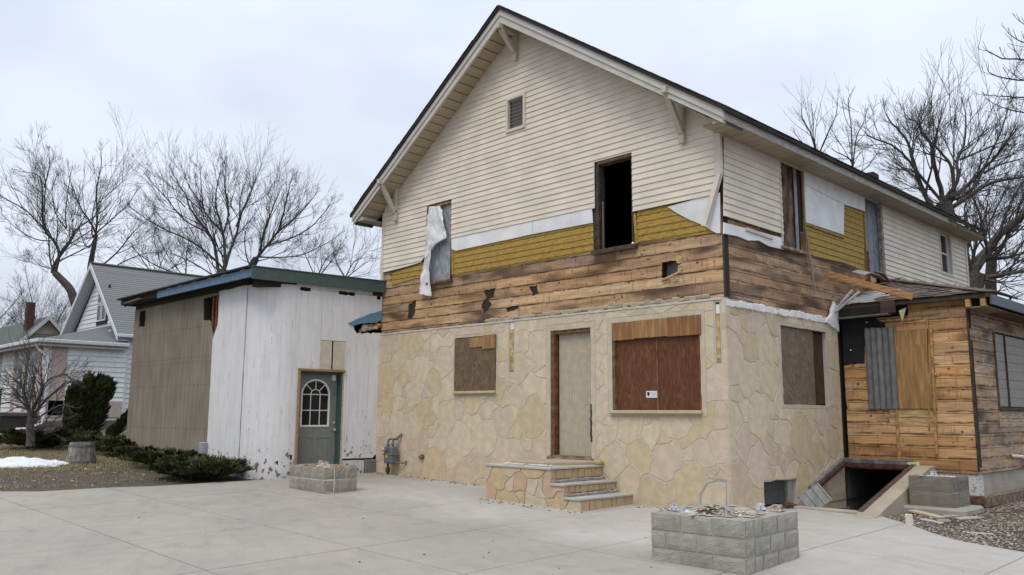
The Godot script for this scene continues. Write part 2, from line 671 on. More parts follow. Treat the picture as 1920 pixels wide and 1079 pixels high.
func textures() -> void:
	n_fine = ntex(0.05, 0.93, 1.0, 1, 512, 4)
	n_mid = ntex(0.012, 0.94, 1.0, 2, 512, 5)
	n_coarse = ntex(0.006, 0.92, 1.0, 3, 512, 4)
	n_bump = ntex(0.06, 0.0, 1.0, 4, 512, 5)
	n_streak = ntex(0.02, 0.84, 1.0, 5, 512, 4)
	mat("vinyl", 0.55, n_mid, {tri = Vector3(0.25, 0.3, 0.25)})
	mat("painted", 0.75, n_mid, {tri = 0.9, detail = n_fine, dscale = 1.7, bump = n_bump, bscale = 0.15})
	mat("yellow_paint", 0.7, n_mid, {tri = Vector3(0.5, 0.9, 0.5), detail = ntex(0.03, 0.82, 1.0, 8, 512, 5, false, 1.0, 0.28, 0.45), dscale = Vector3(0.5, 2.2, 0.5)})
	mat("foam", 0.8, n_mid, {tri = 0.35})
	mat("stone", 0.9, n_mid, {tri = 0.8, detail = n_fine, dscale = 1.6, bump = n_bump, bscale = 0.10})
	mat("mortar", 0.95, n_fine, {tri = 2.0, bump = n_bump, bscale = 0.3})
	mat("concrete", 0.93, n_coarse, {tri = 0.5, detail = n_fine, dscale = 2.0, bump = n_bump, bscale = 0.25})
	mat("block", 0.95, ntex(0.12, 0.60, 1.0, 14, 512, 3), {tri = 2.4, detail = n_coarse, dscale = 1.2, bump = n_bump, bscale = 0.7})
	mat("dark", 0.9, n_mid, {tri = 1.0})
	mat("tar", 0.85, n_mid, {tri = 1.0, bump = n_bump, bscale = 0.3})
	mat("metal_sheet", 0.45, ntex(0.02, 0.80, 1.0, 15, 512, 4), {tri = Vector3(1.2, 0.5, 1.2), detail = n_fine, dscale = Vector3(1.2, 0.3, 1.2), spec = 0.5})
	mat("rust_sheet", 0.75, ntex(0.012, 0.5, 1.0, 16, 512, 5), {tri = Vector3(0.8, 0.3, 0.8), detail = n_fine, dscale = Vector3(1.5, 0.2, 1.5)})
	mat("shingle", 0.95, n_mid, {tri = 1.3, detail = ntex(0.12, 0.6, 1.0, 17), dscale = 3.0, bump = n_bump, bscale = 0.4})
	mat("trim", 0.8, ntex(0.02, 0.82, 1.0, 18, 512, 5), {tri = Vector3(1.0, 2.0, 0.4), detail = n_fine, dscale = 1.5})
	mat("rough_wood", 0.85, ntex(0.02, 0.72, 1.0, 19, 512, 4), {tri = Vector3(0.6, 0.6, 0.6), detail = n_fine, dscale = Vector3(2.5, 0.6, 2.5)})
	mat("wood_long", 0.85, ntex(0.02, 0.76, 1.0, 20, 512, 4), {tri = Vector3(0.35, 3.0, 0.35), detail = n_fine, dscale = Vector3(0.6, 4.0, 0.6)})
	mat("ply_red", 0.6, ply_picture(5, 2.2, 0.30), {scale = Vector3(1.1, -0.8, 1)})
	mat("ply_tan", 0.75, ply_picture(6, 1.6, 0.20), {scale = Vector3(0.9, -0.6, 1)})
	mat("ply_grey", 0.85, ply_picture(9, 2.8, 0.24), {scale = Vector3(0.8, -0.8, 1)})
	mat("ply_wide", 0.75, ply_picture(21, 1.2, 0.22), {scale = Vector3(1.6, 0.4, 1)})
	mat("galvanised", 0.4, n_mid, {tri = 2.0, metal = 0.35})
	mat("plastic", 0.5, n_mid, {tri = 1.0})
	var glass := StandardMaterial3D.new()
	glass.resource_name = "window_glass"
	glass.albedo_color = Color(0.03, 0.035, 0.04)
	glass.roughness = 0.08
	glass.metallic_specular = 0.5
	mats["glass"] = glass


# ---------------------------------------------------------------- ground and patio
func patio_picture() -> ImageTexture:
	var f := FastNoiseLite.new()
	f.seed = 44
	f.frequency = 1.0
	f.fractal_octaves = 5
	var g := FastNoiseLite.new()
	g.seed = 45
	g.frequency = 1.0
	g.fractal_octaves = 3
	return picture(1100, 760, func(px, py):
		var x: float = -10.5 + px / 50.0
		var z: float = -2.0 + py / 50.0
		# pale dust from the demolition lies near the walls, ragged at its edge
		var edge := 3.1 + 0.55 * f.get_noise_2d(x * 0.6, z * 0.6) - z + 0.10 * x
		var dust := smoothstep(-0.5, 0.7, edge) * smoothstep(-7.4, -5.6, x + 0.4 * f.get_noise_2d(x, z + 9.0))
		var n := f.get_noise_2d(x * 0.5, z * 0.5)
		var m := g.get_noise_2d(x * 3.0, z * 3.0)
		var wipe := f.get_noise_2d(x * 0.5 + z * 0.9 + 50.0, (z - x * 0.5) * 3.5)
		var speck := g.get_noise_2d(x * 23.0, z * 23.0)
		var t := 0.85 + 0.05 * n + 0.025 * m - 0.03 * clampf(wipe * 2.0 - 0.2, 0.0, 1.0) + 0.03 * speck
		t += 0.10 * dust
		var warm := clampf(0.55 + 0.5 * n - 0.8 * dust, 0.0, 1.0)
		var tan_stain := clampf(f.get_noise_2d(x * 1.6 + 12.0, z * 2.4) * 2.6 - 0.75, 0.0, 1.0) * 0.5 * smoothstep(4.0, 1.0, z)
		var oil := clampf(g.get_noise_2d(x * 1.3 + 33.0, z * 1.1) * 3.0 - 1.25, 0.0, 1.0) * 0.06
		t -= oil
		return Vector3(t, t * (0.995 - 0.012 * warm - 0.035 * tan_stain), t * (0.985 - 0.055 * warm - 0.16 * tan_stain)))


func lines(marks: Array, a: float, b: float, step: float) -> Array:
	var o := marks.duplicate()
	var x := a
	while x <= b:
		o.append(x)
		x += step
	o.sort()
	return o


func pit(x: float, z: float) -> bool:
	return x > 0.06 and x < 1.16 and z < -1.55 and z > -6.0


func ground() -> void:
	# one sheet to the horizon: brown spring grass on the left, stony soil on the right
	var xs := lines([-900.0, -400.0, -200.0, -120.0, -80.0, -60.0, 0.06, 1.16, 16.0, 24.0, 40.0, 80.0, 200.0, 500.0], -48.0, 12.0, 0.3)
	var zs := lines([-900.0, -400.0, -200.0, -100.0, -60.0, -35.0, -25.0, -1.55, -6.0, 18.0, 30.0, 60.0, 200.0, 500.0], -20.0, 14.0, 0.3)
	var m := Mb.new()
	var grass_a := Color(0.27, 0.235, 0.125)
	var grass_b := Color(0.36, 0.305, 0.195)
	var mulch := Color(0.26, 0.21, 0.165)
	var soil := Color(0.205, 0.172, 0.140)
	var nx := xs.size()
	for z in zs:
		for x in xs:
			var h := gy(x, z)
			var e: float = -9.3 - x - maxf(0.0, z - 5.0) * 0.3
			var col: Color
			if x > -8.2 and z < 13.0:
				h -= 0.06
				col = soil.lerp(grass_b, clampf(0.2 + nz.get_noise_2d(x * 0.8, z * 0.8), 0.0, 0.8))
				if z < 0.2 and x > 1.3:
					h += 0.045 + 0.015 * nz.get_noise_2d(x * 3.0, z * 3.0)
			else:
				h += -0.03 + 0.10 * smoothstep(0.0, 3.0, e) + 0.03 * nz.get_noise_2d(x * 0.7, z * 0.7)
				var t := clampf(0.5 + nz.get_noise_2d(x * 0.5, z * 0.5) + 0.6 * nz.get_noise_2d(x * 3.0, z * 3.0), 0.0, 1.0)
				col = grass_a.lerp(grass_b, t)
				var mu := smoothstep(3.4, 1.2, e + 1.3 * nz.get_noise_2d(x * 0.9, z * 0.9 + 5.0))
				col = col.lerp(mulch, mu * 0.85)
			m.v.append(Vector3(x, h, z))
			m.n.append(Vector3.UP)
			m.c.append(col)
			m.uv.append(Vector2(x, z))
	for r in zs.size() - 1:
		for q in nx - 1:
			var cx: float = (xs[q] + xs[q + 1]) * 0.5
			var cz: float = (zs[r] + zs[r + 1]) * 0.5
			if pit(cx, cz):
				continue
			var a := r * nx + q
			m.ix.append(a); m.ix.append(a + 1); m.ix.append(a + nx)
			m.ix.append(a + 1); m.ix.append(a + nx + 1); m.ix.append(a + nx)
	mat("earth", 1.0, ntex(0.05, 0.65, 1.0, 22, 512, 5), {tri = 0.9, detail = ntex(0.1, 0.6, 1.0, 23), dscale = 3.1, bump = n_bump, bscale = 1.2})
	tag(part("ground", m, mats.earth, self), "brown early spring ground of thin grass and bare soil round the buildings", "ground", "", "structure")

	# the concrete patio: slab by slab, joints between
	var outline := PackedVector2Array([Vector2(-10.3, -13.6), Vector2(-9.75, -8.5), Vector2(-9.5, -6.6), Vector2(-9.0, -6.05), Vector2(-8.87, -5.1), Vector2(-8.58, -4.4), Vector2(-8.5, -3.9), Vector2(-8.37, -2.8), Vector2(-8.25, -1.6), Vector2(-8.05, 0.15),
		Vector2(0.03, 0.15), Vector2(0.03, 1.49), Vector2(1.16, 1.42), Vector2(1.32, 1.6), Vector2(1.99, 1.05), Vector2(2.4, 0.6), Vector2(2.82, 0.25), Vector2(3.53, 0.03), Vector2(5, -0.3), Vector2(9, -0.7), Vector2(11.4, -0.9), Vector2(11.4, -13.6)])
	var under := Mb.new()
	slab(under, outline, -0.1, -0.009, Color(0.36, 0.34, 0.305))
	for q in under.v.size():
		under.v[q].z += gy(under.v[q].x, -under.v[q].y)
	var gx := [-10.5, -8.6, -6.85, -5.15, -3.52, -1.5, 0.25, 1.87, 3.6, 5.3, 7.0, 8.7, 11.5]
	var gz := [-1.6, 0.37, 1.33, 3.34, 5.08, 6.75, 8.4, 10.1, 11.8, 13.7]
	UO = Vector2(-10.5, 2.0)
	US = Vector2(1.0 / 22.0, -1.0 / 15.2)
	mat("patio", 0.9, patio_picture(), {detail = n_fine, dscale = 2.2, bump = n_bump, bscale = 0.12})
	var base := Node3D.new()
	base.name = "patio"
	add_child(base)
	var joints := part("joint_filler", under, mats.mortar, base)
	joints.basis = Basis(Vector3(1, 0, 0), Vector3(0, 0, -1), Vector3(0, 1, 0))
	tag(base, "pale grey concrete patio with cut joints in front of the house", "patio", "", "structure")
	for i in gx.size() - 1:
		for k in gz.size() - 1:
			if k == 0 and gx[i] < -0.5:
				continue
			var z0: float = gz[k]
			var z1: float = gz[k + 1]
			if gx[i] < -0.5 and k == 1:
				z0 = -0.2
			for p in Geometry2D.intersect_polygons(rect(gx[i] + 0.011, -z1 + 0.011, gx[i + 1] - 0.011, -z0 - 0.011), outline):
				if absf(area(p)) < 0.01:
					continue
				var s := Mb.new()
				var g := 0.485 * (1.0 + rng.randf_range(-0.02, 0.02))
				slab(s, p, -0.12, rng.randf_range(-0.0015, 0.0015), Color(g, g * 0.966, g * 0.905), 0.004)
				for q in s.v.size():
					s.v[q].z += gy(s.v[q].x, -s.v[q].y)
				var o := part("slab", s, mats.patio, base)
				o.basis = Basis(Vector3(1, 0, 0), Vector3(0, 0, -1), Vector3(0, 1, 0))
	UO = Vector2.ZERO
	US = Vector2.ONE


# ---------------------------------------------------------------- the house: front
var house: Node3D
const RIDGE := -4.15


func roof_at(x: float) -> float:
	return 8.745 - 0.685 * absf(x - RIDGE)


var BEIGE := Color(0.715, 0.647, 0.54)
var CREAM := Color(0.56, 0.50, 0.40)
var YELLOW := Color(0.385, 0.25, 0.052)
var FOAM := Color(0.77, 0.775, 0.77)


func stone_colour(low: float) -> Callable:
	return func(a: Vector2, r: RandomNumberGenerator) -> Color:
		var t := r.randf()
		var c := Color(0.65, 0.555, 0.40)
		if t < 0.22: c = Color(0.64, 0.525, 0.41)
		elif t < 0.42: c = Color(0.60, 0.49, 0.32)
		elif t < 0.58: c = Color(0.585, 0.485, 0.36)
		var dn := clampf((low - a.y) / low, 0.0, 1.0)
		c = c.lerp(Color(0.565, 0.43, 0.235) if r.randf() < 0.55 else Color(0.575, 0.42, 0.29), dn * r.randf_range(0.2, 0.95))
		var k := r.randf_range(0.95, 1.05)
		return Color(c.r * k, c.g * k, c.b * k)


func house_front() -> void:
	house = thing("house", "two-storey gabled house stripped of siding, with stone veneer below", "house")
	var door := rc(Vector2(Vector2(-3.31, 1.692).x, Vector2(-2.855, 0.676).y), Vector2(Vector2(-2.43, 1.68).x, Vector2(-2.841, 2.752).y))
	var big := rc(Vector2(Vector2(-1.992, 2.006).x, Vector2(-1.165, 1.419).y), Vector2(Vector2(-0.384, 1.957).x, Vector2(-1.132, 2.782).y))
	var small := rc(Vector2(Vector2(-5.753, 2.222).x, Vector2(-5.177, 1.745).y), Vector2(Vector2(-4.632, 2.183).x, Vector2(-5.195, 2.773).y))
	var dark := rc(Vector2(Vector2(-2.315, 4.723).x, Vector2(-1.906, 3.979).y), Vector2(Vector2(-1.566, 4.593).x, Vector2(-1.958, 5.48).y))
	var left := rc(Vector2(Vector2(-6.691, 4.712).x, Vector2(-6.302, 3.943).y), Vector2(Vector2(-5.966, 4.61).x, Vector2(-6.347, 5.498).y))
	var hole := ragged(PackedVector2Array([Vector2(-1.061, 3.657), Vector2(-0.734, 3.656), Vector2(-0.711, 3.468), Vector2(-0.759, 3.425), Vector2(-0.99, 3.386), Vector2(-1.067, 3.428)]), 0.05, 0.012)
	var vent := rc(Vector2(Vector2(-4.357, 6.901).x, Vector2(-4.132, 6.537).y), Vector2(Vector2(-3.97, 6.8).x, Vector2(-4.136, 7.1).y))
	var wallp := PackedVector2Array([Vector2(-8.2, -0.3), Vector2(0, -0.3), Vector2(0, 5.6), Vector2(-0.05, 5.8), Vector2(RIDGE, roof_at(RIDGE) - 0.12), Vector2(-8.15, 5.8), Vector2(-8.2, 5.6)])
	var openings := [door, big, small, dark, left, hole, vent]
	var m := Mb.new()
	for p in cut(wallp, openings):
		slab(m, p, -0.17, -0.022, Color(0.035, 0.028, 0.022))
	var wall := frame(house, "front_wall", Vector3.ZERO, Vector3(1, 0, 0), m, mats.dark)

	# bare boards of the upper storey
	UO = Vector2(-8.2, 2.9)
	US = Vector2(1.0 / 8.2, -1.0 / 1.5)
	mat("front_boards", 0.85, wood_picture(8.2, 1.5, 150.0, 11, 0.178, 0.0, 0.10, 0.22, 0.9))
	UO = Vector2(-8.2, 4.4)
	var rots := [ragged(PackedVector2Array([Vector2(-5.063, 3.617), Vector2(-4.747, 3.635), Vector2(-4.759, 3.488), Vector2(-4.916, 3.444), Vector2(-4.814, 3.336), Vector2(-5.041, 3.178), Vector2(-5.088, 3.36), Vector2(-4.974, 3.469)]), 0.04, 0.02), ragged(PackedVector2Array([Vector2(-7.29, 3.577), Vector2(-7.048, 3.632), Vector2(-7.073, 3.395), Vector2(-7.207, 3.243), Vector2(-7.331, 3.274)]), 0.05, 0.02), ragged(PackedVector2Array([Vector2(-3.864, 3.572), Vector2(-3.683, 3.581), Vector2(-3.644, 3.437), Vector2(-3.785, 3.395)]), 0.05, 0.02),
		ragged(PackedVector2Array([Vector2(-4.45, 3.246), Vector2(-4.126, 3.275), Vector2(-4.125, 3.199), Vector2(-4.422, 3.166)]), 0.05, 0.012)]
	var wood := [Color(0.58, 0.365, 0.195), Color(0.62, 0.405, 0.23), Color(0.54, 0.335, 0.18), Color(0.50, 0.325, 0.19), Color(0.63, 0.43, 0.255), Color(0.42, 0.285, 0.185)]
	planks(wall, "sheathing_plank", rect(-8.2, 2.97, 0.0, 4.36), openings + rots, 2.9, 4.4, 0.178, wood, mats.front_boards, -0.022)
	UO = Vector2.ZERO
	US = Vector2.ONE
	# mustard clapboards under the newer siding
	for reg in [PackedVector2Array([Vector2(-7.862, 4.272), Vector2(-7.426, 4.322), Vector2(-6.782, 4.375), Vector2(-6.772, 4.097), Vector2(-7.869, 4.023)]), PackedVector2Array([Vector2(-5.901, 4.538), Vector2(-2.385, 4.6), Vector2(-2.369, 3.998), Vector2(-5.872, 4)]), PackedVector2Array([Vector2(-1.495, 4.529), Vector2(-0.005, 4.512), Vector2(-0.015, 3.978), Vector2(-0.121, 3.974), Vector2(-1.495, 4.016)])]:
		clapboards(wall, "old_clapboard", reg, [dark, left], 3.92, 4.75, 0.105, YELLOW, mats.yellow_paint, 0.0, 0.012)
	for t in [[Vector2(-5.904, 4.014), Vector2(-5.937, 4.712), 0.055], [Vector2(-1.5, 4), Vector2(-1.537, 4.501), 0.05]]:
		var m2 := Mb.new()
		bar(m2, Vector3(t[0].x, t[0].y, 0.012), Vector3(t[1].x, t[1].y, 0.012), t[2], 0.03, YELLOW, Vector3(1, 0, 0))
		part("window_casing", m2, mats.yellow_paint, wall)
	# white foam sheets
	board(wall, "foam_sheet", ragged(PackedVector2Array([Vector2(-5.953, 4.735), Vector2(-3.763, 4.732), Vector2(-3.762, 4.492), Vector2(-5.805, 4.472), Vector2(-5.932, 4.521)]), 0.5, 0.003), 0.018, 0.034, FOAM, mats.foam)
	board(wall, "foam_sheet", PackedVector2Array([Vector2(-3.755, 4.731), Vector2(-2.395, 4.736), Vector2(-2.375, 4.477), Vector2(-3.754, 4.491)]), 0.018, 0.034, Color(0.72, 0.735, 0.75), mats.foam)
	board(wall, "house_wrap", PackedVector2Array([Vector2(-0.904, 4.487), Vector2(-0.12, 4.549), Vector2(0.004, 4.542), Vector2(-0.011, 3.946), Vector2(-0.075, 3.954), Vector2(-0.161, 4.01), Vector2(-0.238, 4.072), Vector2(-0.36, 4.141), Vector2(-0.519, 4.223), Vector2(-0.656, 4.31), Vector2(-0.797, 4.406)]), 0.02, 0.028, Color(0.70, 0.72, 0.73), mats.foam, 0.002, "torn white wrap sagging over the mustard boards")
	# beige vinyl siding
	var low := PackedVector2Array([Vector2(-8.279, 4.32), Vector2(-7.92, 4.324), Vector2(-7.427, 4.344), Vector2(-6.867, 4.379), Vector2(-6.719, 4.519), Vector2(-6.113, 4.737), Vector2(-6.049, 4.736), Vector2(-2.406, 4.729), Vector2(-2.339, 4.673), Vector2(-1.557, 4.522), Vector2(-0.119, 4.53), Vector2(-0.036, 4.629)])
	var reg := low.duplicate()
	reg.append_array(PackedVector2Array([Vector2(-0.06, 5.7), Vector2(RIDGE, roof_at(RIDGE) - 0.27), Vector2(-8.14, 5.72)]))
	clapboards(wall, "siding_board", reg, [grow(dark, 0.012), grow(left, 0.02), grow(vent, 0.045)], 4.0, 8.5, 0.1016, BEIGE, mats.vinyl, 0.032)
	# corner posts and the bent length of corner trim
	board(wall, "corner_post", PackedVector2Array([Vector2(-8.215, 4.02), Vector2(-8.15, 4.02), Vector2(-8.15, 5.62), Vector2(-8.215, 5.62)]), 0.0, 0.055, Color(0.63, 0.58, 0.50), mats.vinyl)
	board(wall, "corner_post", PackedVector2Array([Vector2(-0.065, 4.80), Vector2(0.055, 4.80), Vector2(0.055, 5.44), Vector2(-0.065, 5.44)]), 0.0, 0.058, Color(0.63, 0.58, 0.50), mats.vinyl)
	var bm := Mb.new()
	var b0 := Vector3(0.02, 4.82, 0.07)
	var b1 := Vector2(-0.203, 4.059)
	bar(bm, b0, Vector3(b1.x, b1.y, 0.16), 0.075, 0.012, Color(0.62, 0.57, 0.50), Vector3(1, 0, 0), 0.002)
	bar(bm, b0 + Vector3(0.03, 0.01, -0.03), Vector3(b1.x + 0.035, b1.y + 0.02, 0.12), 0.07, 0.01, Color(0.58, 0.53, 0.46), Vector3(0.3, 0, -1), 0.002)
	part("loose_corner_trim", bm, mats.vinyl, wall, "bent strip of corner trim hanging loose over the torn wrap")

	# louvred vent in the gable
	var vm := Mb.new()
	var vg := grow(vent, 0.055)
	for p in cut(vg, [vent]):
		slab(vm, p, 0.0, 0.075, Color(0.63, 0.58, 0.50), 0.005)
	slab(vm, rect(vg[0].x, vg[0].y, vg[0].x + 0.01, vg[0].y + 0.01), 0.0, 0.01, BEIGE)
	var vp := part("gable_vent", vm, mats.vinyl, house)
	var vlo := minf(vent[0].y, vent[2].y)
	var vhi := maxf(vent[0].y, vent[2].y)
	var vc := (vent[0].x + vent[2].x) * 0.5
	for i in 8:
		var lm := Mb.new()
		bx(lm, Vector3(vc, lerpf(vlo, vhi, (i + 0.5) / 8.0), -0.03), Vector3(absf(vent[2].x - vent[0].x) - 0.005, 0.008, 0.085), Color(0.30, 0.275, 0.245), 0.001, Basis(Vector3(1, 0, 0), -0.75))
		part("louvre", lm, mats.vinyl, vp)

	# the dark open window
	var wm := Mb.new()
	var dl := dark[0].x
	var dr := dark[1].x
	var db := dark[0].y
	var dt := dark[2].y
	var old := Color(0.085, 0.062, 0.045)
	bx(wm, Vector3(dl + 0.035, (db + dt) / 2, -0.05), Vector3(0.07, dt - db, 0.16), old, 0.006)
	bx(wm, Vector3(dr - 0.014, (db + dt) / 2, -0.06), Vector3(0.028, dt - db, 0.16), old, 0.006)
	bx(wm, Vector3((dl + dr) / 2, dt - 0.02, -0.05), Vector3(dr - dl, 0.05, 0.16), Color(0.17, 0.125, 0.08), 0.006)
	var wf := part("open_window", wm, mats.rough_wood, house, "empty dark window opening with its blackened frame")
	wm = Mb.new()
	bx(wm, Vector3((dl + dr) / 2 + 0.01, db - 0.01, 0.01), Vector3(dr - dl + 0.14, 0.075, 0.18), Color(0.12, 0.09, 0.06), 0.01, Basis(Vector3(1, 0, 0), 0.12))
	part("sill", wm, mats.rough_wood, wf)
	wm = Mb.new()
	bx(wm, Vector3(dl + 0.085, db + 0.42, -0.06), Vector3(0.012, 0.84, 0.03), Color(0.32, 0.30, 0.28), 0.002)
	part("track", wm, mats.galvanised, wf)
	wm = Mb.new()
	bx(wm, Vector3(dl - 0.035, (db + dt) / 2 - 0.22, 0.0), Vector3(0.07, (dt - db) * 0.7, 0.03), Color(0.05, 0.042, 0.036), 0.006)
	part("casing", wm, mats.rough_wood, wf)
	wm = Mb.new()
	var cap := SphereMesh.new()
	bx(wm, Vector3(dr + 0.03, db + 0.02, 0.07), Vector3(0.055, 0.06, 0.05), Color(0.78, 0.76, 0.72), 0.02)
	part("porcelain_knob", wm, mats.plastic, wf)

	# the window on the left, shut with a zinc sheet
	var zm := Mb.new()
	var zl := left[0].x
	var zr := left[1].x
	var zb := left[0].y
	var zt := left[2].y
	for i in 2:
		slab(zm, rect(lerpf(zl, zr, i * 0.5), zb, lerpf(zl, zr, i * 0.5 + 0.5), zt - 0.04), -0.06, -0.035 + 0.006 * i, Color(0.36, 0.385, 0.415), 0.003)
	var zp := part("shut_window", zm, mats.metal_sheet, house, "narrow window shut with a dull zinc sheet")
	zm = Mb.new()
	bx(zm, Vector3((zl + zr) / 2, zb - 0.03, 0.02), Vector3(zr - zl + 0.10, 0.05, 0.16), Color(0.20, 0.14, 0.085), 0.008, Basis(Vector3(1, 0, 0), 0.15))
	part("sill", zm, mats.rough_wood, zp)
	zm = Mb.new()
	bx(zm, Vector3((zl + zr) / 2, zt - 0.02, -0.02), Vector3(zr - zl, 0.045, 0.10), Color(0.38, 0.26, 0.17), 0.006)
	bx(zm, Vector3(zr + 0.005, (zb + zt) / 2, -0.02), Vector3(0.022, zt - zb, 0.10), Color(0.05, 0.04, 0.035), 0.004)
	part("frame", zm, mats.rough_wood, zp)
	# broken hole in the boards
	board(wall, "hole_backing", grow(hole, 0.1), -0.2, -0.14, Color(0.20, 0.195, 0.18), mats.metal_sheet)
	var sp := Mb.new()
	var h0 := Vector2(-1.032, 3.393)
	var h1 := Vector2(-0.715, 3.462)
	bar(sp, Vector3(h0.x - 0.02, h0.y - 0.02, 0.02), Vector3(lerpf(h0.x, h1.x, 0.55), lerpf(h0.y, h1.y, 0.3), 0.045), 0.035, 0.012, Color(0.62, 0.45, 0.24), Vector3.UP, 0.005)
	bar(sp, Vector3(lerpf(h0.x, h1.x, 0.5), lerpf(h0.y, h1.y, 0.27), 0.045), Vector3(h1.x + 0.02, h1.y + 0.01, 0.03), 0.03, 0.012, Color(0.62, 0.45, 0.24), Vector3.UP, 0.005)
	part("splintered_lath", sp, mats.wood_long, wall)
	for t in [[Vector2(-0.734, 3.656), 0.10, 0.09], [Vector2(-0.719, 3.525), 0.08, 0.08], [Vector2(-0.972, 3.352), 0.11, 0.06], [Vector2(-0.799, 3.365), 0.09, 0.07]]:
		board(wall, "splinter", ragged(rect(t[0].x - t[1] * 0.5, t[0].y - t[2] * 0.5, t[0].x + t[1] * 0.5, t[0].y + t[2] * 0.5), 0.03, 0.018), -0.01, 0.012, Color(0.60, 0.43, 0.23), mats.wood_long)
	# rough concrete lip on top of the stone
	var lm2 := Mb.new()
	var lp0 := Vector2(-4.954, 3.102)
	var lp1 := Vector2(-0.239, 3.109)
	var kseg := 46
	for i in kseg:
		var a := lerpf(lp0.x, lp1.x, float(i) / kseg)
		var b := lerpf(lp0.x, lp1.x, float(i + 1) / kseg)
		bx(lm2, Vector3((a + b) / 2, 3.045 + rng.randf_range(-0.012, 0.012), 0.012), Vector3(b - a + 0.03, 0.085 + rng.randf_range(-0.025, 0.02), 0.06 + rng.randf_range(-0.015, 0.015)), j(Color(0.40, 0.33, 0.24), 0.12), 0.02)
	part("mortar_ledge", lm2, mats.mortar, wall)
	var rag := Mb.new()
	for i in 60:
		var u := rng.randf_range(-8.1, -5.0) if i < 40 else rng.randf_range(-5.0, -0.1)
		bx(rag, Vector3(u, 3.012 + rng.randf_range(-0.01, 0.02), 0.015), Vector3(rng.randf_range(0.05, 0.2), rng.randf_range(0.01, 0.04), 0.05), j(Color(0.10, 0.075, 0.055), 0.4), 0.006, Basis(Vector3(0, 0, 1), rng.randf_range(-0.15, 0.15)))
	part("torn_edge", rag, mats.dark, wall)

	# stone veneer
	m = Mb.new()
	var dm := grow(door, 0.10)
	var bm2 := grow(big, 0.09)
	var sm2 := grow(small, 0.05)
	var lath1 := rc(Vector2(-4.298, 3.013), Vector2(-4.191, 2.093))
	var lath2 := rc(Vector2(-0.121, 2.951), Vector2(-0.049, 2.089))
	var stone_rect := rect(-8.2, -0.2, 0.05, 3.01)
	for p in cut(stone_rect, [door, big, small, lath1, lath2]):
		slab(m, p, -0.02, 0.046, Color(0.54, 0.495, 0.425))
	part("veneer_mortar", m, mats.mortar, wall)
	# one large slab near the corner, set in a broad grey joint
	var big_slab := PackedVector2Array([Vector2(-0.484, -0.042), Vector2(-0.457, 0.253), Vector2(-0.33, 0.429), Vector2(-0.166, 0.482), Vector2(0.001, 0.47), Vector2(-0.009, -0.015)])
	board(wall, "grey_joint", ragged(big_slab, 0.1, 0.012), 0.044, 0.050, Color(0.36, 0.34, 0.31), mats.mortar)
	board(wall, "stone", ragged(grow(big_slab, -0.034), 0.12, 0.006), 0.046, 0.062, Color(0.60, 0.51, 0.365), mats.stone, 0.006)
	stones(wall, "stone", Rect2(-8.2, -0.2, 8.2, 3.2), rect(-8.2, -0.18, 0.058, 2.985), [dm, bm2, sm2, grow(big_slab, 0.006), grow(lath1, 0.03), grow(lath2, 0.03)], 300, 71, mats.stone, 0.046, 0.005, stone_colour(1.0))
	# cream plaster round the openings
	for q in [[door, dm], [big, bm2], [small, sm2]]:
		for p in cut(grow(q[1], -0.006), [q[0]]):
			board(wall, "plaster_margin", ragged(p, 0.12, 0.005), 0.046, 0.054, j(Color(0.57, 0.50, 0.385), 0.03), mats.painted)
	var em := Mb.new()
	for i in 22:
		var u := lerpf(-8.15, 0.0, i / 22.0)
		slab(em, ragged(rect(u, 2.98, u + 0.375, 3.012), 0.1, 0.005), 0.04, 0.062, j(Color(0.60, 0.565, 0.49), 0.05), 0.003)
	part("plaster_edge", em, mats.painted, wall)
	for q in [lath1, lath2]:
		var top := maxf(q[0].y, q[2].y)
		var bot := minf(q[0].y, q[2].y)
		var wl := minf(q[0].x, q[2].x)
		var wr := maxf(q[0].x, q[2].x)
		board(wall, "lath", rect(wl + 0.004, bot + 0.004, wr - 0.004, bot + (top - bot) * 0.80), -0.02, 0.05, Color(0.62, 0.45, 0.22), mats.rough_wood, 0.004, "pale wood lath set into the stone veneer")
		board(wall, "lath_patch", rect(wl + 0.004, bot + (top - bot) * 0.81, wr - 0.004, top - 0.03), -0.02, 0.035, Color(0.76, 0.76, 0.75), mats.foam)

	# front door shut with a ribbed panel
	var dx0 := door[0].x
	var dx1 := door[1].x
	var dy0 := door[0].y
	var dy1 := door[2].y
	m = Mb.new()
	bx(m, Vector3(dx0 + 0.035, (dy0 + dy1) / 2, -0.04), Vector3(0.07, dy1 - dy0, 0.16), Color(0.23, 0.105, 0.05), 0.006)
	bx(m, Vector3((dx0 + dx1) / 2, dy1 - 0.03, -0.05), Vector3(dx1 - dx0, 0.06, 0.15), Color(0.30, 0.17, 0.09), 0.006)
	var dr0 := part("front_door", m, mats.rough_wood, house, "doorway shut with a ribbed grey-green panel")
	m = Mb.new()
	var ribs := 14
	for i in ribs:
		var a := lerpf(dx0 + 0.10, dx1 + 0.01, float(i) / ribs)
		var b := lerpf(dx0 + 0.10, dx1 + 0.01, float(i + 1) / ribs)
		slab(m, rect(a, dy0 + 0.02, b - 0.003, dy1 - 0.06), -0.10, -0.06, Color(0.44, 0.388, 0.288), 0.003)
	slab(m, rect(dx0 + 0.1, dy0 + 0.02, dx1 + 0.01, dy1 - 0.06), -0.11, -0.064, Color(0.37, 0.33, 0.25))
	part("panel", m, mats.plastic, dr0)
	m = Mb.new()
	bx(m, Vector3((dx0 + dx1) / 2, dy0 - 0.02, 0.03), Vector3(dx1 - dx0 + 0.1, 0.04, 0.14), Color(0.36, 0.24, 0.15), 0.006)
	bx(m, Vector3((dx0 + dx1) / 2, dy0 + 0.01, -0.01), Vector3(dx1 - dx0 + 0.02, 0.03, 0.14), Color(0.26, 0.20, 0.15), 0.006)
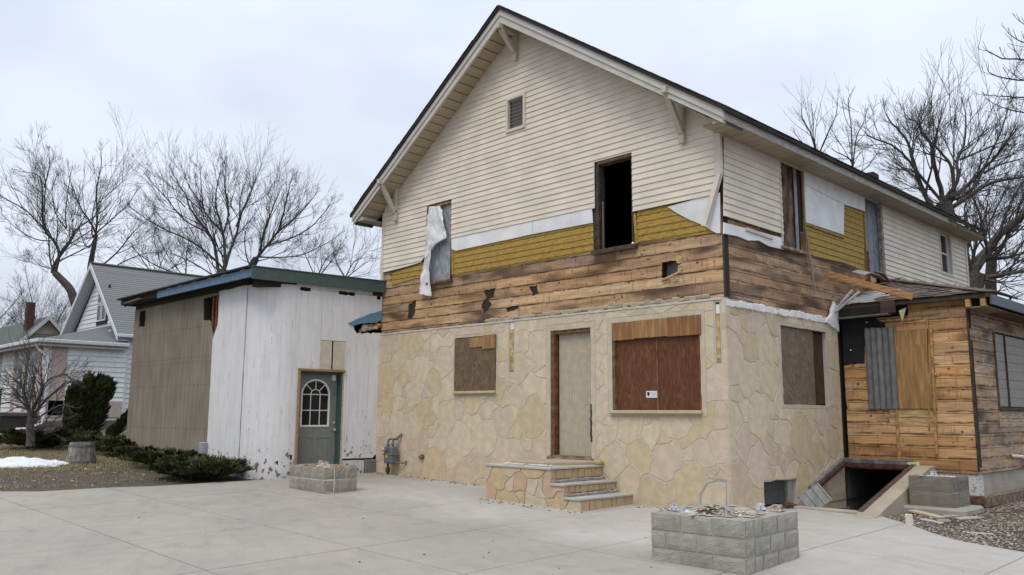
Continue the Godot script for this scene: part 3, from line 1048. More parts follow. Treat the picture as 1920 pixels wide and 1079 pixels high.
	part("threshold", m, mats.rough_wood, dr0)
	m = Mb.new()
	slab(m, ragged(rect(dx1 - 0.012, dy0 + 0.25, dx1 + 0.02, dy0 + 0.85), 0.06, 0.012), -0.02, 0.058, Color(0.06, 0.045, 0.035))
	part("broken_edge", m, mats.dark, dr0)

	# the large boarded window
	var bx0 := big[0].x
	var bx1 := big[1].x
	var by0 := big[0].y
	var by1 := big[2].y
	m = Mb.new()
	bx(m, Vector3(bx0 + 0.025, (by0 + by1) / 2, 0.0), Vector3(0.05, by1 - by0, 0.11), Color(0.22, 0.15, 0.085), 0.005)
	bx(m, Vector3(bx1 - 0.012, (by0 + by1) / 2, 0.0), Vector3(0.024, by1 - by0, 0.11), Color(0.26, 0.10, 0.05), 0.005)
	slab(m, big, -0.12, -0.05, Color(0.05, 0.03, 0.02))
	var bw := part("boarded_window", m, mats.rough_wood, house, "large window shut with red-brown plywood sheets")
	var midx: float = Vector2(-1.161, 1.981).x
	board(bw, "plywood_sheet", rect(bx0 + 0.052, by0, midx - 0.006, by1 - 0.1), -0.03, 0.005, Color(0.215, 0.082, 0.033), mats.ply_red, 0.003)
	board(bw, "plywood_sheet", rect(midx + 0.006, by0, bx1 - 0.026, by1 - 0.1), -0.03, 0.012, Color(0.195, 0.074, 0.030), mats.ply_red, 0.003)
	m = Mb.new()
	bx(m, Vector3(midx, (by0 + by1) / 2 - 0.1, 0.014), Vector3(0.022, by1 - by0 - 0.22, 0.02), Color(0.30, 0.13, 0.07), 0.004)
	part("batten", m, mats.rough_wood, bw)
	var xs := [Vector2(-1.979, 2.672).x, Vector2(-1.552, 2.66).x, Vector2(-0.932, 2.618).x, Vector2(-0.352, 2.64).x]
	for i in 3:
		board(bw, "patch_board", rect(xs[i], by1 - 0.275 + 0.012 * (i % 2), xs[i + 1] - 0.003, by1 + 0.005 + 0.004 * i), 0.03, 0.068 + 0.003 * i, [Color(0.40, 0.215, 0.10), Color(0.47, 0.275, 0.125), Color(0.38, 0.19, 0.085)][i], mats.ply_wide, 0.003)
	m = Mb.new()
	bx(m, Vector3((bx0 + bx1) / 2, by0 - 0.02, 0.045), Vector3(bx1 - bx0 + 0.04, 0.055, 0.15), Color(0.52, 0.43, 0.29), 0.012)
	part("sill", m, mats.stone, bw)
	notice(bw)

	# the small boarded window
	var sx0 := small[0].x
	var sx1 := small[1].x
	var sy0 := small[0].y
	var sy1 := small[2].y
	m = Mb.new()
	slab(m, grow(small, 0.004), -0.1, 0.03, Color(0.10, 0.07, 0.05))
	var sw := part("boarded_window", m, mats.rough_wood, house, "small window shut with one weathered brown plywood board")
	board(sw, "plywood_sheet", rect(sx0, sy0 + 0.03, sx1, sy1 - 0.015), 0.03, 0.072, Color(0.235, 0.165, 0.105), mats.ply_grey, 0.004)
	board(sw, "patch_board", rect(lerpf(sx0, sx1, 0.40), sy1 - 0.20, lerpf(sx0, sx1, 0.71), sy1 - 0.02), 0.073, 0.088, Color(0.52, 0.31, 0.145), mats.ply_wide, 0.003)
	board(sw, "patch_board", rect(lerpf(sx0, sx1, 0.713), sy1 - 0.245, sx1 + 0.005, sy1 + 0.01), 0.073, 0.094, Color(0.47, 0.265, 0.12), mats.ply_wide, 0.003)
	m = Mb.new()
	bx(m, Vector3((sx0 + sx1) / 2, sy0 + 0.005, 0.05), Vector3(sx1 - sx0 + 0.02, 0.05, 0.12), Color(0.55, 0.44, 0.25), 0.01)
	part("sill", m, mats.stone, sw)


# small white notice screwed to the plywood, with a dark blue emblem and lines of print too small to read
func notice(parent: Node) -> void:
	var a := Vector2(-1.378, 1.722)
	var b := Vector2(-1.175, 1.608)
	var r := rc(a, b)
	var w := 96
	var h := 64
	var rr := RandomNumberGenerator.new()
	rr.seed = 4
	var im := Image.create(w, h, false, Image.FORMAT_RGB8)
	im.fill(Color(0.84, 0.85, 0.87))
	im.fill_rect(Rect2i(0, 0, w, 3), Color(0.15, 0.16, 0.2))
	im.fill_rect(Rect2i(0, h - 3, w, 3), Color(0.15, 0.16, 0.2))
	im.fill_rect(Rect2i(8, 12, 20, 26), Color(0.08, 0.10, 0.18))
	im.fill_rect(Rect2i(14, 38, 12, 8), Color(0.08, 0.10, 0.18))
	im.fill_rect(Rect2i(24, 20, 8, 12), Color(0.08, 0.10, 0.18))
	for row in [[36, 12, 48, 4], [40, 24, 44, 3], [40, 31, 38, 3], [38, 38, 46, 3], [10, 52, 76, 3]]:
		var x: int = row[0]
		while x < row[0] + row[2]:
			var l := rr.randi_range(2, 6)
			im.fill_rect(Rect2i(x, row[1], l, row[3]), Color(0.30, 0.33, 0.42))
			x += l + rr.randi_range(1, 3)
	var m := Mb.new()
	UO = Vector2(r[0].x, r[2].y)
	US = Vector2(1.0 / (r[1].x - r[0].x), -1.0 / (r[2].y - r[0].y))
	slab(m, r, 0.004, 0.010, W)
	UO = Vector2.ZERO
	US = Vector2.ONE
	part("notice", m, mat("notice_print", 0.6, ImageTexture.create_from_image(im)), parent, "small white printed notice on the left plywood sheet")


# ---------------------------------------------------------------- the house: right-hand side
func house_side() -> void:
	var D := 10.55
	var win1 := rc(Vector2(Vector2(1.722, 4.543).x, Vector2(2.078, 4.007).y), Vector2(Vector2(2.45, 4.67).x, 5.43))
	var win2 := rc(Vector2(8.861, 5.381), Vector2(9.513, 4.488))
	var blue := rc(Vector2(Vector2(4.989, 4.706).x, Vector2(5.312, 3.94).y), Vector2(Vector2(5.66, 4.81).x, 5.43))
	var bw := rc(Vector2(Vector2(1.513, 2.084).x, Vector2(2.129, 1.526).y), Vector2(Vector2(3.065, 2.15).x, Vector2(2.246, 2.736).y))
	var gb := ragged(rc(Vector2(Vector2(0.841, 0.256).x, 0.05), Vector2(Vector2(1.831, 0.198).x, Vector2(1.274, 0.415).y)), 0.15, 0.012)
	var cellar := rect(3.42, -0.3, 3.75, 0.62)
	var m := Mb.new()
	for p in cut(rect(0.03, -0.3, D, 5.6), [win1, win2, blue, bw, gb, cellar]):
		slab(m, p, -0.17, -0.022, Color(0.04, 0.032, 0.025))
	var wall := frame(house, "side_wall", Vector3.ZERO, Vector3(0, 0, -1), m, mats.dark)
	# closing walls, not seen from the street
	m = Mb.new()
	bx(m, Vector3(-8.1, 2.7, -5.3), Vector3(0.2, 5.9, 10.2), BEIGE)
	bx(m, Vector3(-4.1, 2.7, -10.45), Vector3(8.2, 5.9, 0.2), BEIGE)
	slab(m, PackedVector2Array([Vector2(-8.2, 5.6), Vector2(0, 5.6), Vector2(RIDGE, roof_at(RIDGE) - 0.1)]), -10.55, -10.35, BEIGE)
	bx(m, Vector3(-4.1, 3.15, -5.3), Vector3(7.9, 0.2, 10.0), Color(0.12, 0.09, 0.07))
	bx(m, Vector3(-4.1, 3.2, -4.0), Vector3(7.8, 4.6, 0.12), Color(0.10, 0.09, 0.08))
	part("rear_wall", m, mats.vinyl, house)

	UO = Vector2(0, 4.45)
	US = Vector2(1.0 / 5.4, -1.0 / 1.5)
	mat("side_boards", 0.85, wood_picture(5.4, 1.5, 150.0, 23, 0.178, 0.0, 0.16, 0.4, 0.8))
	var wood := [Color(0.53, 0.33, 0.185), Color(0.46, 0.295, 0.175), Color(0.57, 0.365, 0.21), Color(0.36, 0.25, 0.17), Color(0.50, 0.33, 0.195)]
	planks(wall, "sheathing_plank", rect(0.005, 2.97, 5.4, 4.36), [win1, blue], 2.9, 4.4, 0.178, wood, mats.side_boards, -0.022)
	UO = Vector2.ZERO
	US = Vector2.ONE
	var c0 := Mb.new()
	bx(c0, Vector3(0.02, 3.68, -0.001), Vector3(0.03, 1.38, 0.03), Color(0.07, 0.055, 0.045), 0.004)
	part("tarred_corner", c0, mats.dark, wall)
	# mustard clapboards
	clapboards(wall, "old_clapboard", PackedVector2Array([Vector2(2.597, 5.614), Vector2(5.068, 5.641), Vector2(4.845, 3.993), Vector2(4.066, 4.041), Vector2(2.856, 4), Vector2(2.501, 4.049)]), [win1, blue], 3.9, 5.45, 0.105, YELLOW, mats.yellow_paint, 0.0, 0.012)
	for t in [[Vector2(2.569, 5.515).x, 3.95, 5.43], [Vector2(4.972, 5.11).x, 3.85, 5.43]]:
		var m2 := Mb.new()
		bx(m2, Vector3(t[0], (t[1] + t[2]) / 2, 0.012), Vector3(0.07, t[2] - t[1], 0.034), Color(0.30, 0.205, 0.06), 0.004)
		part("window_casing", m2, mats.yellow_paint, wall)
	# white foam panel
	board(wall, "foam_sheet", PackedVector2Array([Vector2(2.578, 5.459), Vector2(4.986, 5.444), Vector2(4.952, 5.137), Vector2(4.066, 5.108), Vector2(2.564, 5.178)]), 0.02, 0.045, FOAM, mats.foam, 0.003)
	board(wall, "foam_sheet", PackedVector2Array([Vector2(2.564, 5.171), Vector2(4.065, 5.102), Vector2(3.984, 4.536), Vector2(2.559, 4.528)]), 0.02, 0.043, FOAM, mats.foam, 0.003)
	var beam := Mb.new()
	var q0 := Vector2(2.565, 4.508)
	var q1 := Vector2(4.013, 4.496)
	bar(beam, Vector3(q0.x, q0.y, 0.02), Vector3(q1.x, q1.y, 0.02), 0.05, 0.03, Color(0.31, 0.21, 0.07))
	part("starter_strip", beam, mats.yellow_paint, wall)
	# beige siding, near and far
	clapboards(wall, "siding_board", PackedVector2Array([Vector2(0.078, 5.477), Vector2(1.762, 5.429), Vector2(1.773, 4.127), Vector2(-0.003, 4.092)]), [], 4.2, 5.44, 0.1016, BEIGE, mats.vinyl, 0.032)
	board(wall, "foam_sheet", ragged(PackedVector2Array([Vector2(0.011, 4.103), Vector2(1.757, 4.142), Vector2(1.757, 3.952), Vector2(1.318, 3.94), Vector2(0.998, 3.985), Vector2(0.682, 3.937), Vector2(0.381, 3.956), Vector2(0.002, 3.936)]), 0.3, 0.004), 0.015, 0.034, FOAM, mats.foam, 0.003)
	clapboards(wall, "siding_board", rect(Vector2(5.66, 4.81).x, 2.9, D - 0.05, 5.44), [grow(win2, 0.06)], 2.92, 5.44, 0.1016, BEIGE, mats.vinyl, 0.032)
	m = Mb.new()
	bx(m, Vector3(D - 0.02, 4.2, 0.03), Vector3(0.09, 2.5, 0.06), Color(0.63, 0.58, 0.5), 0.004)
	part("corner_post", m, mats.vinyl, wall)
	m = Mb.new()
	bx(m, Vector3(1.0, 4.09, 0.045), Vector3(0.8, 0.05, 0.03), Color(0.60, 0.57, 0.50), 0.004, Basis(Vector3(0, 0, 1), -0.02))
	bx(m, Vector3(1.72, 4.62, 0.04), Vector3(0.03, 1.1, 0.03), Color(0.60, 0.57, 0.50), 0.004)
	part("loose_trim", m, mats.vinyl, wall)

	# tall window shut with a rusty sheet
	m = Mb.new()
	slab(m, win1, -0.12, -0.06, Color(0.23, 0.145, 0.105))
	var w := frame(house, "shut_window", Vector3.ZERO, Vector3(0, 0, -1), m, mats.rust_sheet, "tall side window shut with a rust-streaked steel sheet")
	m = Mb.new()
	bx(m, Vector3(win1[1].x - 0.07, (win1[0].y + win1[2].y) / 2, -0.035), Vector3(0.10, win1[2].y - win1[0].y, 0.02), Color(0.30, 0.33, 0.37), 0.008)
	part("bent_edge", m, mats.metal_sheet, w)
	m = Mb.new()
	bx(m, Vector3(win1[0].x + 0.0, (win1[0].y + win1[2].y) / 2, -0.02), Vector3(0.04, win1[2].y - win1[0].y, 0.1), Color(0.22, 0.18, 0.14), 0.005)
	bx(m, Vector3((win1[0].x + win1[1].x) / 2, win1[0].y - 0.02, 0.02), Vector3(win1[1].x - win1[0].x + 0.1, 0.045, 0.13), Color(0.40, 0.31, 0.24), 0.006)
	part("frame", m, mats.rough_wood, w)
	# blue-grey metal over the next window
	m = Mb.new()
	for i in 3:
		slab(m, rect(lerpf(blue[0].x, blue[1].x, i / 3.0), blue[0].y - 0.1, lerpf(blue[0].x, blue[1].x, (i + 1) / 3.0) - 0.008, blue[2].y), -0.06, -0.03 + 0.004 * i, Color(0.215, 0.245, 0.295), 0.006)
	w = frame(house, "shut_window", Vector3.ZERO, Vector3(0, 0, -1), m, mats.metal_sheet, "side window shut with blue-grey ribbed metal")
	m = Mb.new()
	bx(m, Vector3(blue[1].x + 0.03, (blue[0].y + blue[2].y) / 2, 0.02), Vector3(0.09, blue[2].y - blue[0].y + 0.1, 0.08), Color(0.40, 0.36, 0.30), 0.006)
	bx(m, Vector3(blue[0].x - 0.02, 4.0, 0.04), Vector3(0.05, 0.75, 0.05), Color(0.27, 0.115, 0.06), 0.006)
	part("frame", m, mats.rough_wood, w)
	# sash window near the far corner
	m = Mb.new()
	for p in cut(grow(win2, 0.065), [win2]):
		slab(m, p, -0.1, 0.055, Color(0.58, 0.53, 0.46), 0.006)
	w = frame(house, "sash_window", Vector3.ZERO, Vector3(0, 0, -1), m, mats.vinyl, "sash window with white inner frame near the far corner")
	m = Mb.new()
	for p in cut(win2, [grow(win2, -0.035)]):
		slab(m, p, -0.06, -0.015, Color(0.72, 0.71, 0.69), 0.003)
	bx(m, Vector3((win2[0].x + win2[1].x) / 2, (win2[0].y + win2[2].y) / 2, -0.035), Vector3(win2[1].x - win2[0].x, 0.04, 0.03), Color(0.6, 0.6, 0.58), 0.003)
	part("frame", m, mats.plastic, w)
	m = Mb.new()
	slab(m, win2, -0.06, -0.05, W)
	part("pane", m, mats.glass, w)
	m = Mb.new()
	for i in 5:
		slab(m, rect(lerpf(win2[0].x, win2[1].x, 0.1 + i * 0.17), win2[0].y, lerpf(win2[0].x, win2[1].x, 0.2 + i * 0.17), win2[0].y + 0.62), -0.1, -0.085 + 0.01 * (i % 2), Color(0.16, 0.16, 0.17))
	part("curtain", m, mats.dark, w)

	# stone
	m = Mb.new()
	var bwm := grow(bw, 0.055)
	var srect := rect(-0.05, -0.2, 3.5, 3.0)
	for p in cut(srect, [bw, gb]):
		slab(m, p, -0.02, 0.046, Color(0.54, 0.495, 0.425))
	for p in cut(rect(3.5, 0.62, 3.6, 3.0), []):
		slab(m, p, -0.02, 0.03, Color(0.03, 0.028, 0.026))
	part("veneer_mortar", m, mats.mortar, wall)
	stones(wall, "stone", Rect2(-0.05, -0.2, 3.6, 3.2), rect(-0.058, -0.18, 3.5, 2.93), [bwm, grow(gb, 0.01)], 115, 133, mats.stone, 0.046, 0.005, stone_colour(0.8), [0.32, 0.25, 0.17, 0.11])
	for p in cut(bwm, [bw]):
		board(wall, "plaster_margin", ragged(p, 0.12, 0.006), 0.046, 0.054, Color(0.57, 0.50, 0.39), mats.painted)
	# ragged white foam along the top of the stone
	for i in 20:
		var u := lerpf(-0.03, 3.45, i / 20.0)
		board(wall, "foam_crust", ragged(rect(u, 2.90 - 0.01, u + 0.19, 2.975 + rng.randf_range(-0.02, 0.035)), 0.045, 0.016), 0.0, 0.07 + rng.randf_range(-0.012, 0.012), j(Color(0.74, 0.74, 0.73), 0.04), mats.foam, 0.008)
	for i in 16:
		var u := rng.randf_range(0.0, 3.3)
		board(wall, "torn_edge", ragged(rect(u, 2.97, u + rng.randf_range(0.08, 0.25), 3.0 + rng.randf_range(0.0, 0.03)), 0.04, 0.012), -0.02, 0.02, j(Color(0.09, 0.07, 0.05), 0.3), mats.dark)
	board(wall, "foam_patch", ragged(PackedVector2Array([Vector2(3.0, 2.9), Vector2(3.5, 2.78), Vector2(3.5, 3.22), Vector2(3.38, 3.28), Vector2(3.2, 3.02)]), 0.06, 0.018), 0.04, 0.085, Color(0.76, 0.76, 0.76), mats.foam, 0.01)

	# boarded side window
	m = Mb.new()
	slab(m, bw, -0.13, -0.06, Color(0.05, 0.035, 0.028))
	w = frame(house, "boarded_window", Vector3.ZERO, Vector3(0, 0, -1), m, mats.rough_wood, "side window shut with a weathered grey and a dark brown board")
	var sp: float = Vector2(2.644, 2.132).x
	board(w, "plywood_sheet", rect(bw[0].x + 0.02, bw[0].y, sp, bw[2].y), -0.05, 0.02, Color(0.27, 0.215, 0.165), mats.ply_grey, 0.004)
	board(w, "plywood_sheet", rect(sp - 0.03, bw[0].y + 0.02, bw[1].x, bw[2].y - 0.03), -0.06, -0.02, Color(0.105, 0.055, 0.03), mats.ply_red, 0.004)
	m = Mb.new()
	tube(m, [Vector3(bw[0].x + 0.02, bw[0].y + 0.16, 0.03), Vector3(bw[0].x + 0.02, bw[0].y + 0.26, 0.035)], 0.02, 0.02, 8, Color(0.35, 0.36, 0.37), true)
	tube(m, [Vector3(bw[0].x + 0.03, bw[0].y + 0.08, 0.03), Vector3(bw[0].x + 0.03, bw[0].y + 0.15, 0.03)], 0.014, 0.02, 8, Color(0.12, 0.12, 0.12), true)
	part("bracket", m, mats.galvanised, w)

	# glass block basement window
	m = Mb.new()
	slab(m, gb, -0.14, -0.09, Color(0.30, 0.30, 0.28))
	w = frame(house, "basement_window", Vector3.ZERO, Vector3(0, 0, -1), m, mats.mortar, "small glass-block basement window")
	var gx0: float = gb[0].x
	var gx1: float = lerpf(gx0, Vector2(1.664, 0.207).x, 1.0)
	for i in 4:
		for k in 2:
			var a := lerpf(gx0 + 0.01, gx1, i / 4.0)
			var b := lerpf(gx0 + 0.01, gx1, (i + 1) / 4.0)
			board(w, "glass_block", rect(a + 0.008, 0.06 + k * 0.21, b - 0.008, 0.255 + k * 0.21), -0.12, -0.05, Color(0.075, 0.085, 0.085), mats.plastic, 0.014)
	board(w, "render_patch", rect(gx1 + 0.005, 0.04, Vector2(1.848, 0.197).x, 0.45), -0.12, -0.02, Color(0.40, 0.375, 0.325), mats.concrete)


# ---------------------------------------------------------------- the roof of the house
func house_roof() -> void:
	var zf := 0.5
	var zr := -10.85
	var o := 0.44
	var m := Mb.new()
	var xl := -8.3 - o
	var xr := o
	var th := 0.07
	slab(m, PackedVector2Array([Vector2(xl, roof_at(xl) - th), Vector2(RIDGE, roof_at(RIDGE) - th), Vector2(xr, roof_at(xr) - th), Vector2(xr, roof_at(xr)), Vector2(RIDGE, roof_at(RIDGE)), Vector2(xl, roof_at(xl))]), zr, zf + 0.03, Color(0.055, 0.045, 0.042), 0.0)
	var roof := part("roof", m, mats.shingle, house)
	# the last course of shingles along the eave and the rake, a little uneven
	for i in 40:
		var z := lerpf(zf + 0.03, zr, i / 40.0)
		m = Mb.new()
		var x1 := xr + rng.randf_range(0.0, 0.015)
		bx(m, Vector3(x1 - 0.08, roof_at(x1 - 0.08) + 0.008, z - 0.138), Vector3(0.2, 0.012, 0.272), j(Color(0.06, 0.05, 0.046), 0.2), 0.002, Basis(Vector3(0, 0, 1), -0.6))
		part("shingle", m, mats.shingle, roof)
	for sd in [-1.0, 1.0]:
		for i in 20:
			var f0 := i / 20.0
			var xa: float = RIDGE + sd * lerpf(0.02, 4.45, f0)
			var xb: float = RIDGE + sd * lerpf(0.02, 4.45, f0 + 0.05)
			m = Mb.new()
			slab(m, PackedVector2Array([Vector2(xa, roof_at(xa) + 0.002), Vector2(xb, roof_at(xb) - 0.002), Vector2(xb, roof_at(xb) + 0.012), Vector2(xa, roof_at(xa) + 0.016)]), zf - 0.25, zf + 0.036 + rng.randf_range(0, 0.012), j(Color(0.06, 0.05, 0.046), 0.2))
			part("shingle", m, mats.shingle, roof)
	m = Mb.new()
	bx(m, Vector3(-2.298, 7.518, -11.155) + Vector3(0, 0.02, 0), Vector3(0.35, 0.2, 0.35), Color(0.06, 0.05, 0.05), 0.04)
	part("roof_vent", m, mats.shingle, roof)

	# rake boards: a narrow one over a wide one, left and right
	var WHITE := Color(0.56, 0.53, 0.48)
	for sd in [-1.0, 1.0]:
		var xe: float = RIDGE + sd * 4.53
		for q in [[th - 0.005, 0.185, zf, 0.04], [0.18, 0.325, zf - 0.022, 0.04]]:
			m = Mb.new()
			slab(m, PackedVector2Array([Vector2(RIDGE, roof_at(RIDGE) - q[0]), Vector2(RIDGE, roof_at(RIDGE) - q[1]), Vector2(xe, roof_at(xe) - q[1] + (0.06 if q[1] > 0.3 else 0.0)), Vector2(xe, roof_at(xe) - q[0])]), q[2] - q[3], q[2], WHITE, 0.004)
			part("rake_board", m, mats.vinyl, house)
		# rake soffit strips
		var k := 26
		for i in k:
			var xa: float = RIDGE + sd * lerpf(0.0, 4.42, float(i) / k)
			var xb: float = RIDGE + sd * lerpf(0.0, 4.42, float(i + 1) / k) - sd * 0.020
			m = Mb.new()
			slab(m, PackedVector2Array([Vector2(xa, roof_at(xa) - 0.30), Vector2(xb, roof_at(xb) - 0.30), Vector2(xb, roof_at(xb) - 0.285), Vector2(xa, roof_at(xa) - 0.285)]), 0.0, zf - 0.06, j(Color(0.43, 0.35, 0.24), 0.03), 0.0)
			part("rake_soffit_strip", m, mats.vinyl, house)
		m = Mb.new()
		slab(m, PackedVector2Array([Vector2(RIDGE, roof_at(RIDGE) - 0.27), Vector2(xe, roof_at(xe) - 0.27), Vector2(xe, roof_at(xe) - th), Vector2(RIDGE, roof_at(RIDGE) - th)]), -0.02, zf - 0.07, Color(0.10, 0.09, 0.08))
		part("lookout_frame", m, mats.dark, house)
		# boxed end at the eave
		m = Mb.new()
		if sd > 0.0:
			slab(m, PackedVector2Array([Vector2(0.17, 5.435), Vector2(0.40, 5.435), Vector2(0.40, 5.52), Vector2(0.17, 5.52)]), zf - 0.45, zf - 0.065, Color(0.56, 0.52, 0.46))
		else:
			slab(m, PackedVector2Array([Vector2(-8.68, 5.435), Vector2(-8.42, 5.435), Vector2(-8.42, 5.52), Vector2(-8.68, 5.48)]), zf - 0.45, zf - 0.065, Color(0.56, 0.52, 0.46))
		part("eave_return", m, mats.vinyl, house)
	# eave boards along the right side: painted, bare and weathered at the far end
	var zz := [[zf, -2.2], [-2.206, -5.6], [-5.606, -8.35]]
	for q in zz:
		m = Mb.new()
		bx(m, Vector3(0.385, 5.485, (q[0] + q[1]) / 2), Vector3(0.032, 0.135, q[0] - q[1]), Color(0.46, 0.43, 0.38), 0.005)
		part("eave_board", m, mats.trim, house)
	m = Mb.new()
	bx(m, Vector3(0.365, 5.48, (-8.356 + zr) / 2), Vector3(0.032, 0.10, -8.356 - zr), Color(0.34, 0.26, 0.19), 0.005)
	part("eave_board", m, mats.rough_wood, house, "bare weathered stretch of eave board at the far end")
	m = Mb.new()
	bx(m, Vector3(0.2, 5.50, zr + 0.05), Vector3(0.42, 0.12, 0.05), Color(0.36, 0.25, 0.17), 0.005)
	part("eave_board", m, mats.rough_wood, house)
	var kk := 52
	for i in kk:
		var z := lerpf(zf - 0.07, zr + 0.05, float(i) / kk)
		var d := (zf - zr - 0.12) / kk
		m = Mb.new()
		bx(m, Vector3(0.188, 5.432, z - d / 2), Vector3(0.365, 0.012, d - 0.018), j(Color(0.44, 0.365, 0.27), 0.03), 0.003)
		bx(m, Vector3(0.188, 5.441, z - d / 2), Vector3(0.365, 0.006, d), Color(0.12, 0.10, 0.08))
		part("eave_soffit_strip", m, mats.vinyl, house)
	m = Mb.new()
	bx(m, Vector3(-8.5, 5.44, (zf + zr) / 2), Vector3(0.38, 0.02, zf - zr - 0.1), Color(0.50, 0.45, 0.38))
	bx(m, Vector3(-8.69, 5.5, (zf + zr) / 2), Vector3(0.03, 0.13, zf - zr), WHITE)
	part("eave_soffit", m, mats.vinyl, house)
	m = Mb.new()
	bx(m, Vector3(0.025, 5.415, -5.1), Vector3(0.045, 0.03, 10.2), Color(0.52, 0.46, 0.38), 0.004)
	part("eave_trim", m, mats.vinyl, house)

	# three knee brackets under the gable
	for q in [[RIDGE + 0.0, roof_at(RIDGE) - 0.40, 7.82], [-0.57, 6.12, 5.40], [-7.70, 6.12, 5.36]]:
		var x: float = q[0]
		var tp: float = q[1]
		var bt: float = q[2]
		var col := Color(0.54, 0.485, 0.395)
		m = Mb.new()
		bx(m, Vector3(x, tp, 0.26), Vector3(0.085, 0.10, 0.60), col, 0.006)
		var br := part("knee_bracket", m, mats.vinyl, house)
		m = Mb.new()
		bx(m, Vector3(x, (tp + bt) / 2 - 0.02, 0.085), Vector3(0.085, tp - bt - 0.04, 0.08), col, 0.006)
		part("post", m, mats.vinyl, br)
		m = Mb.new()
		bar(m, Vector3(x, bt + 0.16, 0.11), Vector3(x, tp - 0.05, 0.46), 0.085, 0.085, col, Vector3.UP, 0.006)
		part("brace", m, mats.vinyl, br)


# ---------------------------------------------------------------- the flat-roofed annex on the left
func white_picture() -> ImageTexture:
	var f := FastNoiseLite.new()
	f.seed = 61
	f.frequency = 1.0
	f.fractal_octaves = 4
	var g := FastNoiseLite.new()
	g.seed = 62
	g.frequency = 1.0
	g.fractal_octaves = 2
	var r := RandomNumberGenerator.new()
	r.seed = 8
	var pops := {}
	for i in 150:
		var x := r.randf() * 6.4
		# most marks sit along the studs
		if r.randf() < 0.6:
			x = roundf(x / 0.405) * 0.405 + r.randf_range(-0.02, 0.02)
		var y := r.randf() * 4.2
		if r.randf() < 0.35:
			y *= 0.4
		var key := Vector2i(int(x * 8), int(y * 8))
		pops[key] = pops.get(key, []) + [Vector3(x, y, r.randf_range(0.003, 0.009))]
	return picture(900, 560, func(px, py):
		var u: float = px / 900.0 * 6.4
		var v: float = 4.2 - py / 560.0 * 4.2
		var t := 0.95 + 0.03 * f.get_noise_2d(u * 1.2, v * 0.5) + 0.03 * g.get_noise_2d(u * 9.0, v * 0.8)
		var streak := clampf(g.get_noise_2d(u * 22.0, v * 0.45) * 2.0 - 0.55, 0.0, 1.0) * 0.07
		t -= streak
		t -= 0.02 * clampf(f.get_noise_2d(u * 3.0, v * 3.0 + 20.0) * 2.0, 0.0, 1.0)
		var c := Vector3(t, t * 0.995, t * 0.995)
		var peel := smoothstep(0.20, 0.34, f.get_noise_2d(u * 7.0, v * 5.0) + 0.36 * clampf(1.0 - v / 0.75, 0.0, 1.0) - 0.3 * clampf(v - 0.4, 0.0, 1.0) - 0.21)
		c = c.lerp(Vector3(0.34, 0.30, 0.27), peel * 0.75)
		for dx in [-1, 0, 1]:
			for dy in [-1, 0, 1]:
				var key := Vector2i(int(u * 8) + dx, int(v * 8) + dy)
				if pops.has(key):
					for q in pops[key]:
						var e: float = Vector2(u - q.x, (v - q.y) * 0.8).length() / q.z
						if e < 1.0:
							c = c.lerp(Vector3(0.36, 0.35, 0.34), 0.8)
						elif absf(u - q.x) < 0.006 and v < q.y and v > q.y - 0.12:
							c = c.lerp(Vector3(0.62, 0.61, 0.6), 0.35)
		return c)


func grey_picture() -> ImageTexture:
	var f := FastNoiseLite.new()
	f.seed = 64
	f.frequency = 1.0
	f.fractal_octaves = 3
	return picture(512, 420, func(px, py):
		var u: float = px / 512.0 * 4.4
		var v: float = 4.2 - py / 420.0 * 4.2
		var t := 0.80 + 0.10 * f.get_noise_2d(u * 14.0, v * 0.35) + 0.07 * f.get_noise_2d(u * 1.3, v * 1.0)
		t += 0.10 * clampf(0.5 - absf(v - 0.7) * 0.6, 0.0, 1.0)
		var c := Vector3(t * 1.02, t * 0.985, t * 0.935)
		var pale := clampf(f.get_noise_2d(u * 30.0 + 9.0, v * 0.25) * 3.0 - 1.0, 0.0, 1.0) * clampf(0.6 + f.get_noise_2d(u * 2.0, v * 1.5 + 40.0) * 2.0, 0.0, 1.0)
		c = c.lerp(Vector3(1, 0.99, 0.97), pale * 0.5)
		var dark := clampf(f.get_noise_2d(u * 22.0 + 60.0, v * 0.5) * 2.4 - 0.75, 0.0, 1.0)
		c = c.lerp(Vector3(0.45, 0.41, 0.37), dark * 0.5)
		# nail rows across the sheets
		for h in [1.02, 1.95, 2.55, 3.2]:
			if absf(v - h - 0.012 * sin(u * 3.0)) < 0.012 and fposmod(u, 0.2) < 0.02:
				c = c.lerp(Vector3(0.3, 0.28, 0.26), 0.8)
			if absf(v - h) < 0.006:
				c = c * 0.93
		return c)


